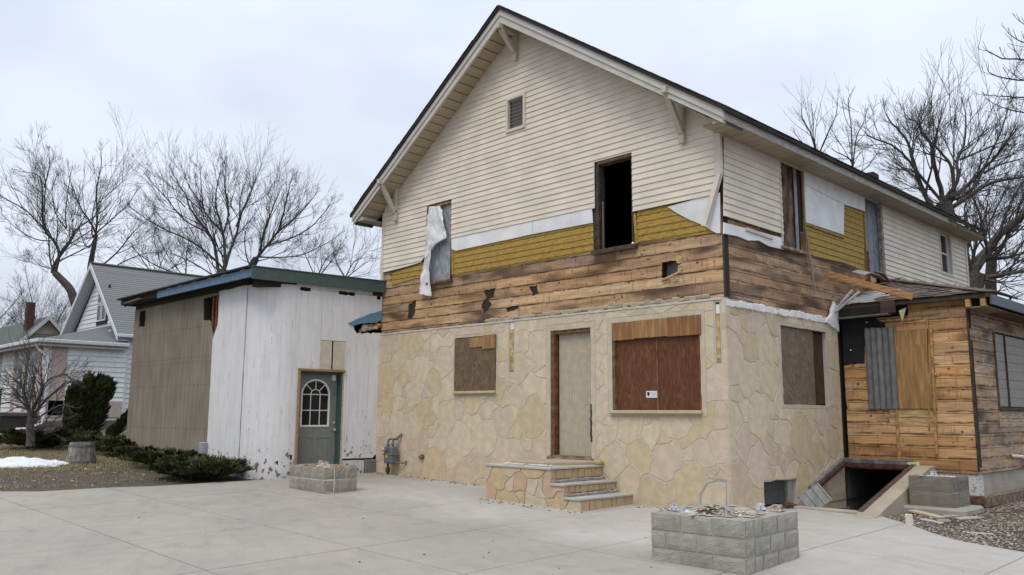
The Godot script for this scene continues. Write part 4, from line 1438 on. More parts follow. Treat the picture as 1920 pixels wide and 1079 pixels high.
func annex() -> void:
	var an := thing("annex", "flat-roofed white and grey annex with rounded corner left of the house", "building")
	var P0 := Vector3(-8.195, 0, 0)
	var au := Vector3(0.146, 0, -0.9893).normalized()
	var white := mat("white_sheet", 0.7, white_picture())
	var top := 3.86
	var T := 1.90                        # where the straight wall begins, measured from the house
	# the straight wall by the door
	var door := rc(Vector2(Vector2(-1.779, 1.309).x, 0.1), Vector2(Vector2(-0.834, 1.313).x, Vector2(-1.341, 2.206).y))
	var holes := [ragged(rc(Vector2(-1.829, 3.851), Vector2(-1.612, 3.774)), 0.05, 0.01), ragged(rc(Vector2(-1.002, 3.841), Vector2(-0.642, 3.773)), 0.06, 0.012), ragged(PackedVector2Array([Vector2(-0.115, 3.842), Vector2(-0.053, 3.847), Vector2(-0.049, 3.734), Vector2(-0.137, 3.749)]), 0.04, 0.01),
		ragged(PackedVector2Array([Vector2(-0.646, 3.217), Vector2(-0.323, 3.385), Vector2(-0.004, 3.51), Vector2(0.011, 3.025), Vector2(-0.311, 3.017), Vector2(-0.577, 2.989), Vector2(-0.628, 3.075)]), 0.06, 0.018), rc(Vector2(-1.355, 2.813), Vector2(-0.81, 2.203)),
		ragged(PackedVector2Array([Vector2(-0.138, 0.43), Vector2(-0.068, 0.525), Vector2(0.055, 0.5), Vector2(0.061, 0.317), Vector2(-0.146, 0.323)]), 0.04, 0.012)]
	var m := Mb.new()
	for p in cut(rect(-T, 0.3, 0.0, 4.15), [door] + holes):
		slab(m, p, -0.22, -0.012, Color(0.05, 0.04, 0.032))
	var wall := frame(an, "door_wall", P0, au, m, mats.dark)
	UO = Vector2(-6.4, 4.2)
	US = Vector2(1.0 / 6.4, -1.0 / 4.2)
	var cuts := [-T, Vector2(-1.35, 2.152).x, Vector2(-0.761, 2.172).x, 0.0]
	var rot := ragged(PackedVector2Array([Vector2(-2.175, 0.423), Vector2(-1.979, 0.518), Vector2(-1.831, 0.554), Vector2(-1.823, 0.372), Vector2(-2.085, 0.3)]), 0.05, 0.02)
	for i in 3:
		for p in cut(rect(cuts[i] + 0.001, 0.46, cuts[i + 1] - 0.002, top - 0.05), [grow(door, 0.02)] + holes + [rot]):
			board(wall, "wall_sheet", p, -0.012, 0.001 * i, Color(0.73, 0.735, 0.74), white, 0.002)
	for i in 4:
		var u := lerpf(-T, 0.0, i / 4.0)
		for p in cut(ragged(rect(u, top - 0.045, u + T / 4.0 - 0.006, 3.985 - 0.02 * i), 0.12, 0.012), holes):
			board(wall, "frieze_board", p, -0.02, 0.008 - 0.012 * (i % 2), j(Color(0.64, 0.645, 0.64), 0.05), white, 0.003)
	UO = Vector2.ZERO
	US = Vector2.ONE
	for i in 2:
		board(wall, "tan_board", rc(Vector2(-1.36, 2.807) if i == 0 else Vector2(-1.069, 2.808), Vector2(-1.103, 2.203) if i == 0 else Vector2(-0.81, 2.214)), -0.03, -0.004, Color(0.60, 0.535, 0.42), mats.painted, 0.003)
	# broken corner: blue flashing, orange foam
	var fm := Mb.new()
	for i in 26:
		var a := Vector2(-0.496, 3.094)
		var b := Vector2(-0.044, 3.179)
		var t := rng.randf()
		bx(fm, Vector3(lerpf(a.x, b.x, t), lerpf(a.y, b.y, t) + rng.randf_range(-0.05, 0.05), rng.randf_range(-0.10, -0.01)), Vector3(0.1, 0.07, 0.08) * rng.randf_range(0.5, 1.2), [Color(0.50, 0.25, 0.07), Color(0.55, 0.46, 0.34), Color(0.50, 0.43, 0.33)][0 if (t < 0.15 or t > 0.85) else 1 + rng.randi() % 2], 0.02, Basis(Vector3(1, 0.3, 0.5).normalized(), rng.randf() * 3.0))
	part("crumbling_foam", fm, mats.mortar, wall, "orange and tan foam crumbling out of the broken corner")
	board(wall, "blue_flashing", ragged(PackedVector2Array([Vector2(-0.776, 3.197), Vector2(-0.324, 3.407), Vector2(-0.004, 3.51), Vector2(0.002, 3.318), Vector2(-0.134, 3.252), Vector2(-0.44, 3.209), Vector2(-0.679, 3.137)]), 0.06, 0.01), 0.004, 0.03, Color(0.14, 0.255, 0.37), mats.painted, 0.002)
	board(wall, "rot_patch", rot, -0.04, -0.03, Color(0.09, 0.06, 0.045), mats.tar)
	for p in [rect(-T, -0.05, door[0].x - 0.03, 0.47), rect(door[1].x + 0.03, -0.05, Vector2(-0.299, 0.242).x, 0.42)]:
		UO = Vector2(-6.4, 4.2)
		US = Vector2(1.0 / 6.4, -1.0 / 4.2)
		board(wall, "painted_base", ragged(p, 0.2, 0.006), -0.2, -0.006, Color(0.63, 0.63, 0.62), white)
		UO = Vector2.ZERO
		US = Vector2.ONE
	board(wall, "base_block", rect(Vector2(-0.299, 0.242).x + 0.01, -0.05, 0.02, 0.43), -0.2, 0.03, Color(0.36, 0.345, 0.31), mats.block, 0.015)

	# the rounded corner and the wall along the front
	var Pc := P0 - au * T
	var nrm := au.cross(Vector3.UP)
	var tl := 0.66
	var R := tl / tan(deg_to_rad(40.8))
	var ctr := Pc - nrm * R
	var zg := 2.552
	var seg := 14
	var a0 := atan2(1.0, 0.0)                 # facing +z
	var a1 := atan2(nrm.z, nrm.x)
	var pieces := 2
	var U0 := -T - R * (a0 - a1)
	for s in pieces:
		m = Mb.new()
		for i in seg / pieces:
			var fa := float(s * seg / pieces + i) / seg
			var fb := float(s * seg / pieces + i + 1) / seg
			var aa := lerpf(a0, a1, fa)
			var ab := lerpf(a0, a1, fb)
			var na := Vector3(cos(aa), 0, sin(aa))
			var nb := Vector3(cos(ab), 0, sin(ab))
			var ua := (lerpf(U0, -T, fa) + 6.4) / 6.4
			var ub := (lerpf(U0, -T, fb) + 6.4) / 6.4
			for rr in [[R, 1.0], [R - 0.2, -1.0]]:
				var k := m.v.size()
				for q in [[na, 0.02, ua], [nb, 0.02, ub], [nb, top + 0.02, ub], [na, top + 0.02, ua]]:
					m.v.append(ctr + q[0] * rr[0] + Vector3(0, q[1], 0))
					m.n.append(q[0] * rr[1])
					m.c.append(Color(0.73, 0.735, 0.74))
					m.uv.append(Vector2(q[2], 1.0 - q[1] / 4.2))
				m.ix.append_array(PackedInt32Array([k, k + 2, k + 1, k, k + 3, k + 2]))
		part("curved_sheet", m, white, an)
	var xc := ctr.x                            # where the curve meets the front wall
	var x_white := -10.62
	m = Mb.new()
	var ghole := [ragged(rc(Vector2(-14.688, 3.797), Vector2(-14.323, 3.417)), 0.08, 0.02), ragged(PackedVector2Array([Vector2(-11.193, 3.797), Vector2(-10.49, 3.81), Vector2(-10.45, 3.11), Vector2(-10.629, 2.977), Vector2(-10.793, 3.281), Vector2(-11.129, 3.33)]), 0.07, 0.012)]
	for p in cut(rect(-15.0, 0.0, xc, 4.05), ghole):
		slab(m, p, -0.22, -0.012, Color(0.05, 0.04, 0.032))
	var front := frame(an, "front_wall", Vector3(0, 0, zg), Vector3(1, 0, 0), m, mats.dark)
	UO = Vector2(xc - (U0 + 6.4) , 4.2)
	US = Vector2(1.0 / 6.4, -1.0 / 4.2)
	var edge := ragged(PackedVector2Array([Vector2(x_white + 0.02, 0.0), Vector2(xc, 0.0), Vector2(xc, top + 0.02), Vector2(Vector2(-10.44, 3.806).x, top + 0.02), Vector2(-10.433, 3.165), Vector2(-10.616, 2.875), Vector2(-10.613, 2.285)]), 0.2, 0.008)
	for p in Geometry2D.intersect_polygons(edge, rect(-20, 0.0, xc - 0.001, 4.2)):
		board(front, "wall_sheet", p, -0.012, 0.006, Color(0.73, 0.735, 0.74), white, 0.002)
	UO = Vector2(-15.0, 4.2)
	US = Vector2(1.0 / 4.4, -1.0 / 4.2)
	var grey := mat("grey_sheet", 0.9, grey_picture())
	for i in 4:
		for k in 2:
			for p in cut(rect(-15.0 + i * 1.12 + 0.002, 0.0 if k == 0 else 2.442, -15.0 + (i + 1) * 1.12 - 0.002 if i < 3 else x_white + 0.12, 2.44 if k == 0 else top), ghole):
				board(front, "grey_sheet", p, -0.012, 0.0015 * ((i + k) % 2), j(Color(0.325, 0.298, 0.262), 0.03), grey, 0.001)
	UO = Vector2.ZERO
	US = Vector2.ONE
	for x in [Vector2(-10.735, 3.413).x, Vector2(-10.56, 3.399).x]:
		m = Mb.new()
		bx(m, Vector3(x, 3.3, -0.06), Vector3(0.05, 1.1, 0.1), Color(0.25, 0.095, 0.045), 0.006)
		part("stud", m, mats.rough_wood, front)
	# other walls
	m = Mb.new()
	bx(m, Vector3(-14.9, 2.0, -2.6), Vector3(0.2, 4.1, 10.2), Color(0.3, 0.27, 0.24))
	bx(m, Vector3(-11.6, 2.0, -7.6), Vector3(6.6, 4.1, 0.2), Color(0.3, 0.27, 0.24))
	part("rear_wall", m, mats.concrete, an)

	# roof with its metal edge: dark green along the door wall, blue along the front, bare at the end
	var n2 := nrm
	var C0 := Vector3(-8.195 - 0.146 * 2.84, 0, 2.84) + n2 * 0.10
	C0.z = 2.84
	var E0 := P0 + n2 * 0.10 + au * 0.03
	m = Mb.new()
	slab(m, PackedVector2Array([Vector2(-15.3, -2.80), Vector2(C0.x, -2.80), Vector2(E0.x - 0.03, 0.0), Vector2(-8.3, 7.6), Vector2(-15.3, 7.6)]), 3.98, 4.14, Color(0.045, 0.04, 0.038))
	var rf := part("roof", m, mats.tar, an)
	rf.basis = Basis(Vector3(1, 0, 0), Vector3(0, 0, -1), Vector3(0, 1, 0))
	m = Mb.new()
	var yt := 4.135
	var yb := 3.90
	bar(m, Vector3(C0.x, (yt + yb) / 2, C0.z), Vector3(E0.x, (yt + yb) / 2 - 0.02, E0.z), yt - yb, 0.03, Color(0.068, 0.098, 0.092), Vector3.UP, 0.004)
	bar(m, Vector3(C0.x, yt + 0.012, C0.z), Vector3(E0.x, yt - 0.008, E0.z), 0.02, 0.06, Color(0.068, 0.098, 0.092), Vector3.UP, 0.004)
	part("roof_edge_metal", m, mats.plastic, an, "dark green metal roof edge over the door wall")
	m = Mb.new()
	var xm := Vector2(-12.942, 3.772).x
	bar(m, Vector3(xm, 4.02, C0.z), Vector3(C0.x - 0.002, 4.02, C0.z), 0.17, 0.03, Color(0.10, 0.215, 0.345), Vector3.UP, 0.004)
	part("roof_edge_metal", m, mats.metal_sheet, an, "faded blue metal roof edge along the front")
	m = Mb.new()
	bar(m, Vector3(-15.25, 4.115, C0.z + 0.03), Vector3(C0.x, 4.135, C0.z + 0.03), 0.035, 0.12, Color(0.05, 0.042, 0.04), Vector3.UP, 0.006)
	bar(m, Vector3(-15.25, 4.03, C0.z - 0.12), Vector3(xm, 4.03, C0.z - 0.12), 0.15, 0.05, Color(0.06, 0.05, 0.045), Vector3.UP, 0.006)
	bar(m, Vector3(-14.9, 3.99, C0.z - 0.03), Vector3(-13.9, 4.02, C0.z - 0.01), 0.02, 0.14, Color(0.30, 0.29, 0.27), Vector3.UP, 0.006)
	part("bare_roof_edge", m, mats.tar, an)
	m = Mb.new()
	for t in [0.12, 0.25, 0.42, 0.58, 0.72, 0.9]:
		bar(m, Vector3(lerpf(xm, C0.x, t), 4.09, C0.z + 0.02), Vector3(lerpf(xm, C0.x, t) + 0.2, 4.10, C0.z + 0.02), 0.022, 0.012, Color(0.5, 0.55, 0.58), Vector3.UP, 0.003)
	part("clip", m, mats.galvanised, an)
	m = Mb.new()
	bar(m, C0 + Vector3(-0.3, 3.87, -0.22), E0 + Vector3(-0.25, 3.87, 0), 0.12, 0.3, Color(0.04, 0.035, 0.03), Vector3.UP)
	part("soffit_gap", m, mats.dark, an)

	# the green door with its arched light
	var dz := -0.20
	var L := door[0].x + 0.035
	var Rr := door[1].x - 0.02
	var dh := door[2].y
	m = Mb.new()
	bx(m, Vector3(door[0].x + 0.0, (dh + 0.15) / 2, -0.06), Vector3(0.05, dh - 0.1, 0.2), Color(0.42, 0.30, 0.17), 0.006)
	bx(m, Vector3((door[0].x + door[1].x) / 2, dh - 0.0, -0.06), Vector3(door[1].x - door[0].x + 0.06, 0.05, 0.2), Color(0.38, 0.25, 0.13), 0.006)
	bx(m, Vector3(door[1].x + 0.02, (dh + 0.15) / 2, -0.03), Vector3(0.06, dh - 0.1, 0.06), Color(0.56, 0.48, 0.36), 0.006)
	var dr := frame(an, "green_door", P0, au, m, mats.wood_long, "grey-green door with a white arched window")
	m = Mb.new()
	bx(m, Vector3(door[1].x - 0.02, (dh + 0.1) / 2, -0.13), Vector3(0.05, dh - 0.15, 0.24), Color(0.058, 0.096, 0.092), 0.005)
	bx(m, Vector3((L + Rr) / 2, dh - 0.05, -0.15), Vector3(Rr - L, 0.05, 0.16), Color(0.058, 0.096, 0.092), 0.005)
	part("jamb", m, mats.plastic, dr)
	var green := Color(0.205, 0.218, 0.19)
	var bot := 0.17
	m = Mb.new()
	var w0 := lerpf(L, Rr, 0.13)
	var w1 := lerpf(L, Rr, 0.80)
	var wc := (w0 + w1) / 2
	var rad := (w1 - w0) / 2
	var wb := bot + 0.93
	var ws := bot + 1.56
	var arch := PackedVector2Array([Vector2(w0, wb), Vector2(w1, wb)])
	for i in 17:
		arch.append(Vector2(wc + rad * cos(PI * i / 16.0), ws + rad * sin(PI * i / 16.0)))
	for p in cut(rect(L, bot, Rr, dh - 0.06), [arch]):
		slab(m, p, dz - 0.045, dz, green, 0.003)
	var leaf := part("leaf", m, mats.plastic, dr)
	for q in [[0.10, 0.44], [0.53, 0.87]]:
		m = Mb.new()
		var pr := rect(lerpf(L, Rr, q[0]), bot + 0.12, lerpf(L, Rr, q[1]), bot + 0.72)
		for p in cut(pr, [grow(pr, -0.022)]):
			slab(m, p, dz, dz + 0.008, green, 0.005)
		slab(m, grow(pr, -0.06), dz, dz + 0.006, green, 0.004)
		part("raised_panel", m, mats.plastic, dr)
	m = Mb.new()
	slab(m, arch, dz - 0.03, dz - 0.022, Color(0.10, 0.10, 0.10))
	part("pane", m, mats.glass, dr)
	m = Mb.new()
	var wh := Color(0.74, 0.745, 0.75)
	for p in cut(grow(arch, 0.012), [grow(arch, -0.025)]):
		slab(m, p, dz - 0.02, dz + 0.012, wh, 0.004)
	for t in [0.333, 0.667]:
		bx(m, Vector3(lerpf(w0, w1, t), (wb + ws) / 2, dz - 0.008), Vector3(0.018, ws - wb, 0.016), wh, 0.003)
	for t in [0.5, 1.0]:
		bx(m, Vector3(wc, lerpf(wb, ws, t), dz - 0.008), Vector3(w1 - w0, 0.018, 0.016), wh, 0.003)
	for i in [1, 2, 3]:
		var an1: float = PI * i / 4.0
		bar(m, Vector3(wc + rad * 0.34 * cos(an1), ws + rad * 0.34 * sin(an1), dz - 0.008), Vector3(wc + rad * cos(an1), ws + rad * sin(an1), dz - 0.008), 0.018, 0.016, wh, Vector3(0, 0, 1), 0.003)
	for i in 10:
		var an0 := PI * i / 10.0
		var an2 := PI * (i + 1) / 10.0
		bar(m, Vector3(wc + rad * 0.34 * cos(an0), ws + rad * 0.34 * sin(an0), dz - 0.008), Vector3(wc + rad * 0.34 * cos(an2), ws + rad * 0.34 * sin(an2), dz - 0.008), 0.018, 0.016, wh, Vector3(0, 0, 1), 0.0)
	part("window_frame", m, mats.plastic, dr)
	m = Mb.new()
	var kx := lerpf(L, Rr, 0.93)
	tube(m, [Vector3(kx, bot + 0.86, dz), Vector3(kx, bot + 0.86, dz + 0.05)], 0.012, 0.012, 10, Color(0.6, 0.6, 0.6))
	tube(m, [Vector3(kx, bot + 0.86, dz + 0.04), Vector3(kx, bot + 0.86, dz + 0.055), Vector3(kx, bot + 0.86, dz + 0.075)], 0.03, 0.024, 12, Color(0.6, 0.6, 0.6), true)
	tube(m, [Vector3(kx, bot + 1.0, dz), Vector3(kx, bot + 1.0, dz + 0.02)], 0.025, 0.022, 12, Color(0.6, 0.6, 0.6), true)
	part("knob", m, mats.galvanised, dr)
	m = Mb.new()
	bx(m, Vector3(lerpf(L, Rr, 0.88), dh - 0.13, dz + 0.02), Vector3(0.08, 0.13, 0.04), Color(0.74, 0.74, 0.73), 0.006)
	part("door_contact_box", m, mats.plastic, dr)


# ---------------------------------------------------------------- the low boarded addition on the right
func porch() -> void:
	var zp := -3.66
	var xc := 2.05
	var po := thing("rear_addition", "low wood-boarded addition with hipped roof right of the house", "building")
	var m := Mb.new()
	var ops := []
	for p in cut(rect(0.05, 0.60, xc, 3.2), ops):
		slab(m, p, -0.15, -0.022, Color(0.03, 0.026, 0.024))
	var wall := frame(po, "front_wall", Vector3(0, 0, zp), Vector3(1, 0, 0), m, mats.dark)
	UO = Vector2(0, 3.35)
	US = Vector2(1.0 / 2.1, -1.0 / 2.85)
	mat("porch_boards", 0.8, wood_picture(2.1, 2.85, 220.0, 37, 0.181, 0.5, -0.08, 0.10))
	var hot := [Color(0.62, 0.355, 0.165), Color(0.66, 0.40, 0.20), Color(0.57, 0.32, 0.145), Color(0.68, 0.44, 0.245), Color(0.62, 0.375, 0.18)]
	# black felt where the boards are gone
	var gone := ragged(PackedVector2Array([Vector2(0.039, 3.153), Vector2(1.152, 3.191), Vector2(1.176, 3.041), Vector2(1.154, 2.946), Vector2(0.664, 2.949), Vector2(0.792, 2.886), Vector2(0.786, 2.798), Vector2(0.453, 2.83), Vector2(0.418, 2.232), Vector2(-0.012, 2.212)]), 0.06, 0.008)
	planks(wall, "wall_plank", rect(0.06, 0.5, xc - 0.004, 3.2), [gone, PackedVector2Array([Vector2(-0.005, 1.995), Vector2(0.087, 1.473), Vector2(-0.033, 1.473)])], 0.5, 3.2, 0.181, hot, mats.porch_boards, -0.022, 0.02, 2.1, 4.0)
	UO = Vector2.ZERO
	US = Vector2.ONE
	board(wall, "black_felt", rect(0.06, 1.5, 1.3, 3.18), -0.03, -0.018, Color(0.018, 0.018, 0.02), mats.tar)
	# corrugated sheet and plywood over the window
	m = Mb.new()
	var ca := Vector2(0.462, 2.157).x
	var cb := Vector2(0.946, 2.14).x
	var cy0 := Vector2(0.641, 1.481).y
	var cy1 := Vector2(0.72, 2.807).y
	var k := 28
	var prev := Vector3.ZERO
	for i in k + 1:
		var t := float(i) / k
		var ph0 := t * 5.0 * TAU
		var z := 0.05 + 0.014 * sin(ph0)
		var q := Vector3(lerpf(ca, cb, t), 0, z)
		if i > 0:
			var d := (q - prev).normalized()
			var nn := Vector3(-d.z, 0, d.x)
			var col := Color(0.19, 0.195, 0.20) * (0.85 + 0.3 * fposmod(floorf(t * 5.0) * 0.37, 1.0))
			m.quad(prev + Vector3(0, cy0, 0), q + Vector3(0, cy0, 0), q + Vector3(0, cy1 - 0.01 * t, 0), prev + Vector3(0, cy1, 0), nn, col)
			m.quad(prev + Vector3(0, cy0, -0.004), q + Vector3(0, cy0, -0.004), q + Vector3(0, cy1 - 0.01 * t, -0.004), prev + Vector3(0, cy1, -0.004), -nn, col)
		prev = q
	part("corrugated_sheet", m, mats.metal_sheet, wall, "grey corrugated sheet over the addition's window")
	var pw := rc(Vector2(0.881, 1.481), Vector2(1.521, 2.745))
	board(wall, "plywood_sheet", pw, 0.0, 0.03, Color(0.50, 0.30, 0.13), mats.ply_wide, 0.003)
	m = Mb.new()
	var s0 := Vector2(1.516, 2.745)
	var s1 := Vector2(1.478, 0.774)
	bar(m, Vector3(s0.x, s0.y, 0.035), Vector3(s1.x, s1.y, 0.05), 0.035, 0.03, Color(0.55, 0.33, 0.14), Vector3(1, 0, 0))
	bar(m, Vector3(Vector2(1.38, 1.481).x, 1.15, 0.015), Vector3(Vector2(1.47, 2.751).x, 2.9, 0.015), 0.02, 0.03, Color(0.50, 0.32, 0.16), Vector3(1, 0, 0))
	part("batten", m, mats.rough_wood, wall)
	m = Mb.new()
	var bx0 := Vector2(0.894, 1.2).x
	bar(m, Vector3(bx0, Vector2(0.86, 0.641).y, 0.012), Vector3(bx0, Vector2(0.912, 1.49).y, 0.012), 0.05, 0.024, Color(0.52, 0.30, 0.13), Vector3(1, 0, 0))
	part("batten", m, mats.rough_wood, wall)
	for q in [[Vector2(0.776, 1.473), Vector2(1.427, 1.348)], [Vector2(0.767, 1.335), Vector2(1.418, 1.207)]]:
		board(wall, "patch_board", rc(q[0], q[1]), -0.02, 0.008, Color(0.60, 0.42, 0.20), mats.wood_long, 0.003)
	board(wall, "hanging_board", rc(Vector2(0.665, 2.974), Vector2(1.635, 2.958)), -0.01, 0.02, Color(0.60, 0.37, 0.16), mats.wood_long, 0.004)
	board(wall, "yellow_scrap", PackedVector2Array([Vector2(1.063, 3.057), Vector2(1.183, 3.099), Vector2(1.111, 2.879)]), 0.10, 0.112, Color(0.66, 0.66, 0.34), mats.foam)
	var nails := Mb.new()
	for q in [Vector2(0.493, 2.917), Vector2(0.738, 2.43), Vector2(0.4, 1.913), Vector2(1.966, 2.074), Vector2(1.519, 2.021), Vector2(0.196, 2.466)]:
		bx(nails, Vector3(q.x, q.y, 0.006), Vector3(0.022, 0.022, 0.012), Color(0.8, 0.8, 0.78), 0.004)
	part("nail_cap", nails, mats.plastic, wall)

	# the side running back
	m = Mb.new()
	var sw := rc(Vector2(1.205, 2.749), Vector2(3.249, 1.48))
	for p in cut(rect(0.03, 0.60, 7.5, 3.2), []):
		slab(m, p, -0.15, -0.022, Color(0.03, 0.026, 0.024))
	var side := frame(po, "side_wall", Vector3(xc, 0, zp), Vector3(0, 0, -1), m, mats.dark)
	UO = Vector2(0, 3.35)
	US = Vector2(1.0 / 7.5, -1.0 / 2.85)
	mat("porch_side_boards", 0.85, wood_picture(7.5, 2.85, 130.0, 41, 0.185, 0.5, 0.0, 0.5))
	planks(side, "wall_plank", rect(0.004, 0.5, 7.5, 3.2), [sw], 0.5, 3.2, 0.185, [Color(0.56, 0.385, 0.24), Color(0.60, 0.425, 0.275), Color(0.52, 0.36, 0.23), Color(0.62, 0.455, 0.305)], mats.porch_side_boards, -0.022, 0.02, 1.2, 3.5)
	UO = Vector2.ZERO
	US = Vector2.ONE
	m = Mb.new()
	slab(m, sw, -0.1, -0.05, Color(0.05, 0.045, 0.04))
	var sh := frame(po, "shuttered_window", Vector3(xc, 0, zp), Vector3(0, 0, -1), m, mats.dark, "side window shut with two grey panels")
	var mid := Vector2(1.808, 2.091).x
	for q in [[sw[0].x + 0.02, mid - 0.02], [mid + 0.02, sw[1].x - 0.02]]:
		for i in 8:
			var y0 := lerpf(sw[0].y + 0.05, sw[2].y - 0.02, i / 8.0)
			var y1 := lerpf(sw[0].y + 0.05, sw[2].y - 0.02, (i + 1) / 8.0)
			board(sh, "panel", rect(q[0], y0, q[1], y1 - 0.003), -0.05, -0.012 + 0.002 * (i % 2), j(Color(0.295, 0.275, 0.245), 0.02), mats.plastic, 0.002)
	m = Mb.new()
	bx(m, Vector3((sw[0].x + sw[1].x) / 2, sw[2].y + 0.015, 0.005), Vector3(sw[1].x - sw[0].x + 0.08, 0.035, 0.05), Color(0.45, 0.36, 0.25), 0.004)
	bx(m, Vector3(mid, (sw[0].y + sw[2].y) / 2, -0.01), Vector3(0.032, sw[2].y - sw[0].y, 0.05), Color(0.13, 0.09, 0.06), 0.004)
	bx(m, Vector3((sw[0].x + sw[1].x) / 2, sw[0].y + 0.01, 0.01), Vector3(sw[1].x - sw[0].x, 0.05, 0.06), Color(0.10, 0.075, 0.055), 0.004)
	bx(m, Vector3(sw[0].x, (sw[0].y + sw[2].y) / 2, 0.0), Vector3(0.03, sw[2].y - sw[0].y, 0.05), Color(0.20, 0.14, 0.09), 0.004)
	part("frame", m, mats.rough_wood, sh)
	for i in 2:
		board(side, "patch_board", rect(sw[0].x, sw[0].y - 0.135 * (i + 1) - 0.01, sw[1].x, sw[0].y - 0.135 * i - 0.016), -0.02, 0.006, Color(0.52, 0.42, 0.29), mats.wood_long, 0.003)
	m = Mb.new()
	bx(m, Vector3(xc + 0.002, 1.85, zp + 0.002), Vector3(0.03, 2.6, 0.03), Color(0.09, 0.055, 0.035), 0.005)
	part("corner_edge", m, mats.rough_wood, po)

	# foundation
	m = Mb.new()
	slab(m, rect(1.15, -0.2, xc - 0.026, 0.60), -0.25, -0.03, Color(0.62, 0.615, 0.60), 0.0)
	frame(po, "foundation_front", Vector3(0, 0, zp), Vector3(1, 0, 0), m, mat("white_render", 0.85, ntex(0.02, 0.75, 1.0, 71, 512, 5, false, 1.0, 0.3, 0.42), {tri = 1.2, detail = n_fine, dscale = 1.5}))
	m = Mb.new()
	slab(m, rect(0.035, -0.2, 7.5, 0.60), -0.25, -0.03, Color(0.40, 0.36, 0.295), 0.0)
	frame(po, "foundation_side", Vector3(xc, 0, zp), Vector3(0, 0, -1), m, mats.concrete)
	m = Mb.new()
	bx(m, Vector3(xc - 0.2, 0.10, zp + 0.04), Vector3(0.55, 0.17, 0.09), Color(0.17, 0.10, 0.06), 0.015)
	bx(m, Vector3(xc + 0.045, 0.10, zp - 2.2), Vector3(0.09, 0.17, 4.5), Color(0.27, 0.19, 0.13), 0.015)
	part("skirt_timber", m, mats.rough_wood, po)
	m = Mb.new()
	tube(m, [Vector3(xc - 0.02, 0.72, zp - 1.75), Vector3(xc + 0.16, 0.715, zp - 1.75)], 0.03, 0.03, 10, Color(0.72, 0.72, 0.72), true)
	part("white_pipe", m, mats.plastic, po)

	# roof: front slope, right slope, hip between; A and B at the eave, H on the house wall
	var ye := 3.215
	var A := Vector3(0.03, ye, zp + 0.16)
	var B := Vector3(xc + 0.36, ye + 0.0, zp + 0.16)
	var H := Vector3(0.03, 3.93, -5.75)
	var H2 := Vector3(0.03, 3.93, -11.2)
	var B2 := Vector3(xc + 0.36, ye, -11.2)
	m = Mb.new()
	m.flat(A, B, H, Vector3.UP, Color(0.14, 0.11, 0.09))
	m.flat(B, B2, H2, Vector3.UP, Color(0.14, 0.11, 0.09))
	m.flat(B, H2, H, Vector3.UP, Color(0.14, 0.11, 0.09))
	var dn := Vector3(0, -0.06, 0)
	m.flat(A + dn, B + dn, H + dn, Vector3.DOWN, Color(0.2, 0.14, 0.09))
	m.flat(B + dn, B2 + dn, H2 + dn, Vector3.DOWN, Color(0.2, 0.14, 0.09))
	m.flat(B + dn, H2 + dn, H + dn, Vector3.DOWN, Color(0.2, 0.14, 0.09))
	m.quad(A, B, B + dn, A + dn, Vector3(0, 0, 1), Color(0.12, 0.09, 0.07))
	m.quad(B, B2, B2 + dn, B + dn, Vector3(1, 0, 0), Color(0.12, 0.09, 0.07))
	var roof := part("roof", m, mats.shingle, po)
	# loose old shingles on the front slope, course by course
	var up := (H - A).normalized()
	var fn := Vector3(1, 0, 0).cross(up)
	if fn.y < 0.0:
		fn = -fn
	var len := A.distance_to(H)
	for r in 15:
		var t := r / 15.0
		var x1 := lerpf(B.x, H.x + 0.12, t)
		var x := 0.05 + rng.randf_range(0.0, 0.15)
		while x < x1 - 0.06:
			var wd := rng.randf_range(0.14, 0.30)
			m = Mb.new()
			var white_bit := x < 0.62 and r < 7
			var col := j(Color(0.62, 0.62, 0.63), 0.12) if white_bit else j([Color(0.19, 0.155, 0.125), Color(0.24, 0.19, 0.15), Color(0.15, 0.125, 0.11), Color(0.28, 0.22, 0.165)][rng.randi() % 4], 0.1)
			var at := Vector3(minf(x + wd / 2, x1), ye, A.z) + up * (t * len + 0.07) + fn * (0.012 + rng.randf_range(0.0, 0.014))
			bx(m, at, Vector3(minf(wd, x1 - x) - 0.008, 0.008, 0.19), col, 0.002, Basis(Vector3(1, 0, 0), fn, Vector3(1, 0, 0).cross(fn)) * Basis(Vector3(1, 0, 0), -0.05 + rng.randf_range(-0.05, 0.03)) * Basis(Vector3(0, 1, 0), rng.randf_range(-0.05, 0.05)))
			part("shingle", m, mats.shingle, roof)
			x += wd
	m = Mb.new()
	for i in 18:
		var t0 := i / 18.0
		bx(m, B.lerp(H, t0 + 0.03) + Vector3(0, 0.025, 0), Vector3(0.24, 0.02, 0.2), j(Color(0.22, 0.17, 0.135), 0.15), 0.004, Basis.looking_at((H - B).normalized(), Vector3.UP))
	part("hip_cap", m, mats.shingle, roof)
	# eave parts
	m = Mb.new()
	bx(m, Vector3(1.45, ye - 0.055, zp + 0.13), Vector3(1.8, 0.03, 0.05), Color(0.06, 0.045, 0.04), 0.004)
	part("drip_edge", m, mats.tar, po)
	m = Mb.new()
	bx(m, Vector3(0.52, ye - 0.13, zp + 0.15), Vector3(1.0, 0.15, 0.04), Color(0.028, 0.025, 0.024), 0.004, Basis(Vector3(0, 0, 1), 0.02))
	bx(m, Vector3(0.45, ye - 0.21, zp + 0.12), Vector3(0.95, 0.012, 0.2), Color(0.30, 0.29, 0.28), 0.003, Basis(Vector3(0, 0, 1), 0.02))
	bx(m, Vector3(0.92, ye - 0.09, zp + 0.18), Vector3(0.24, 0.2, 0.03), Color(0.10, 0.07, 0.055), 0.004)
	part("sagging_eave_board", m, mats.tar, po, "black eave board sagging over the felt")
	m = Mb.new()
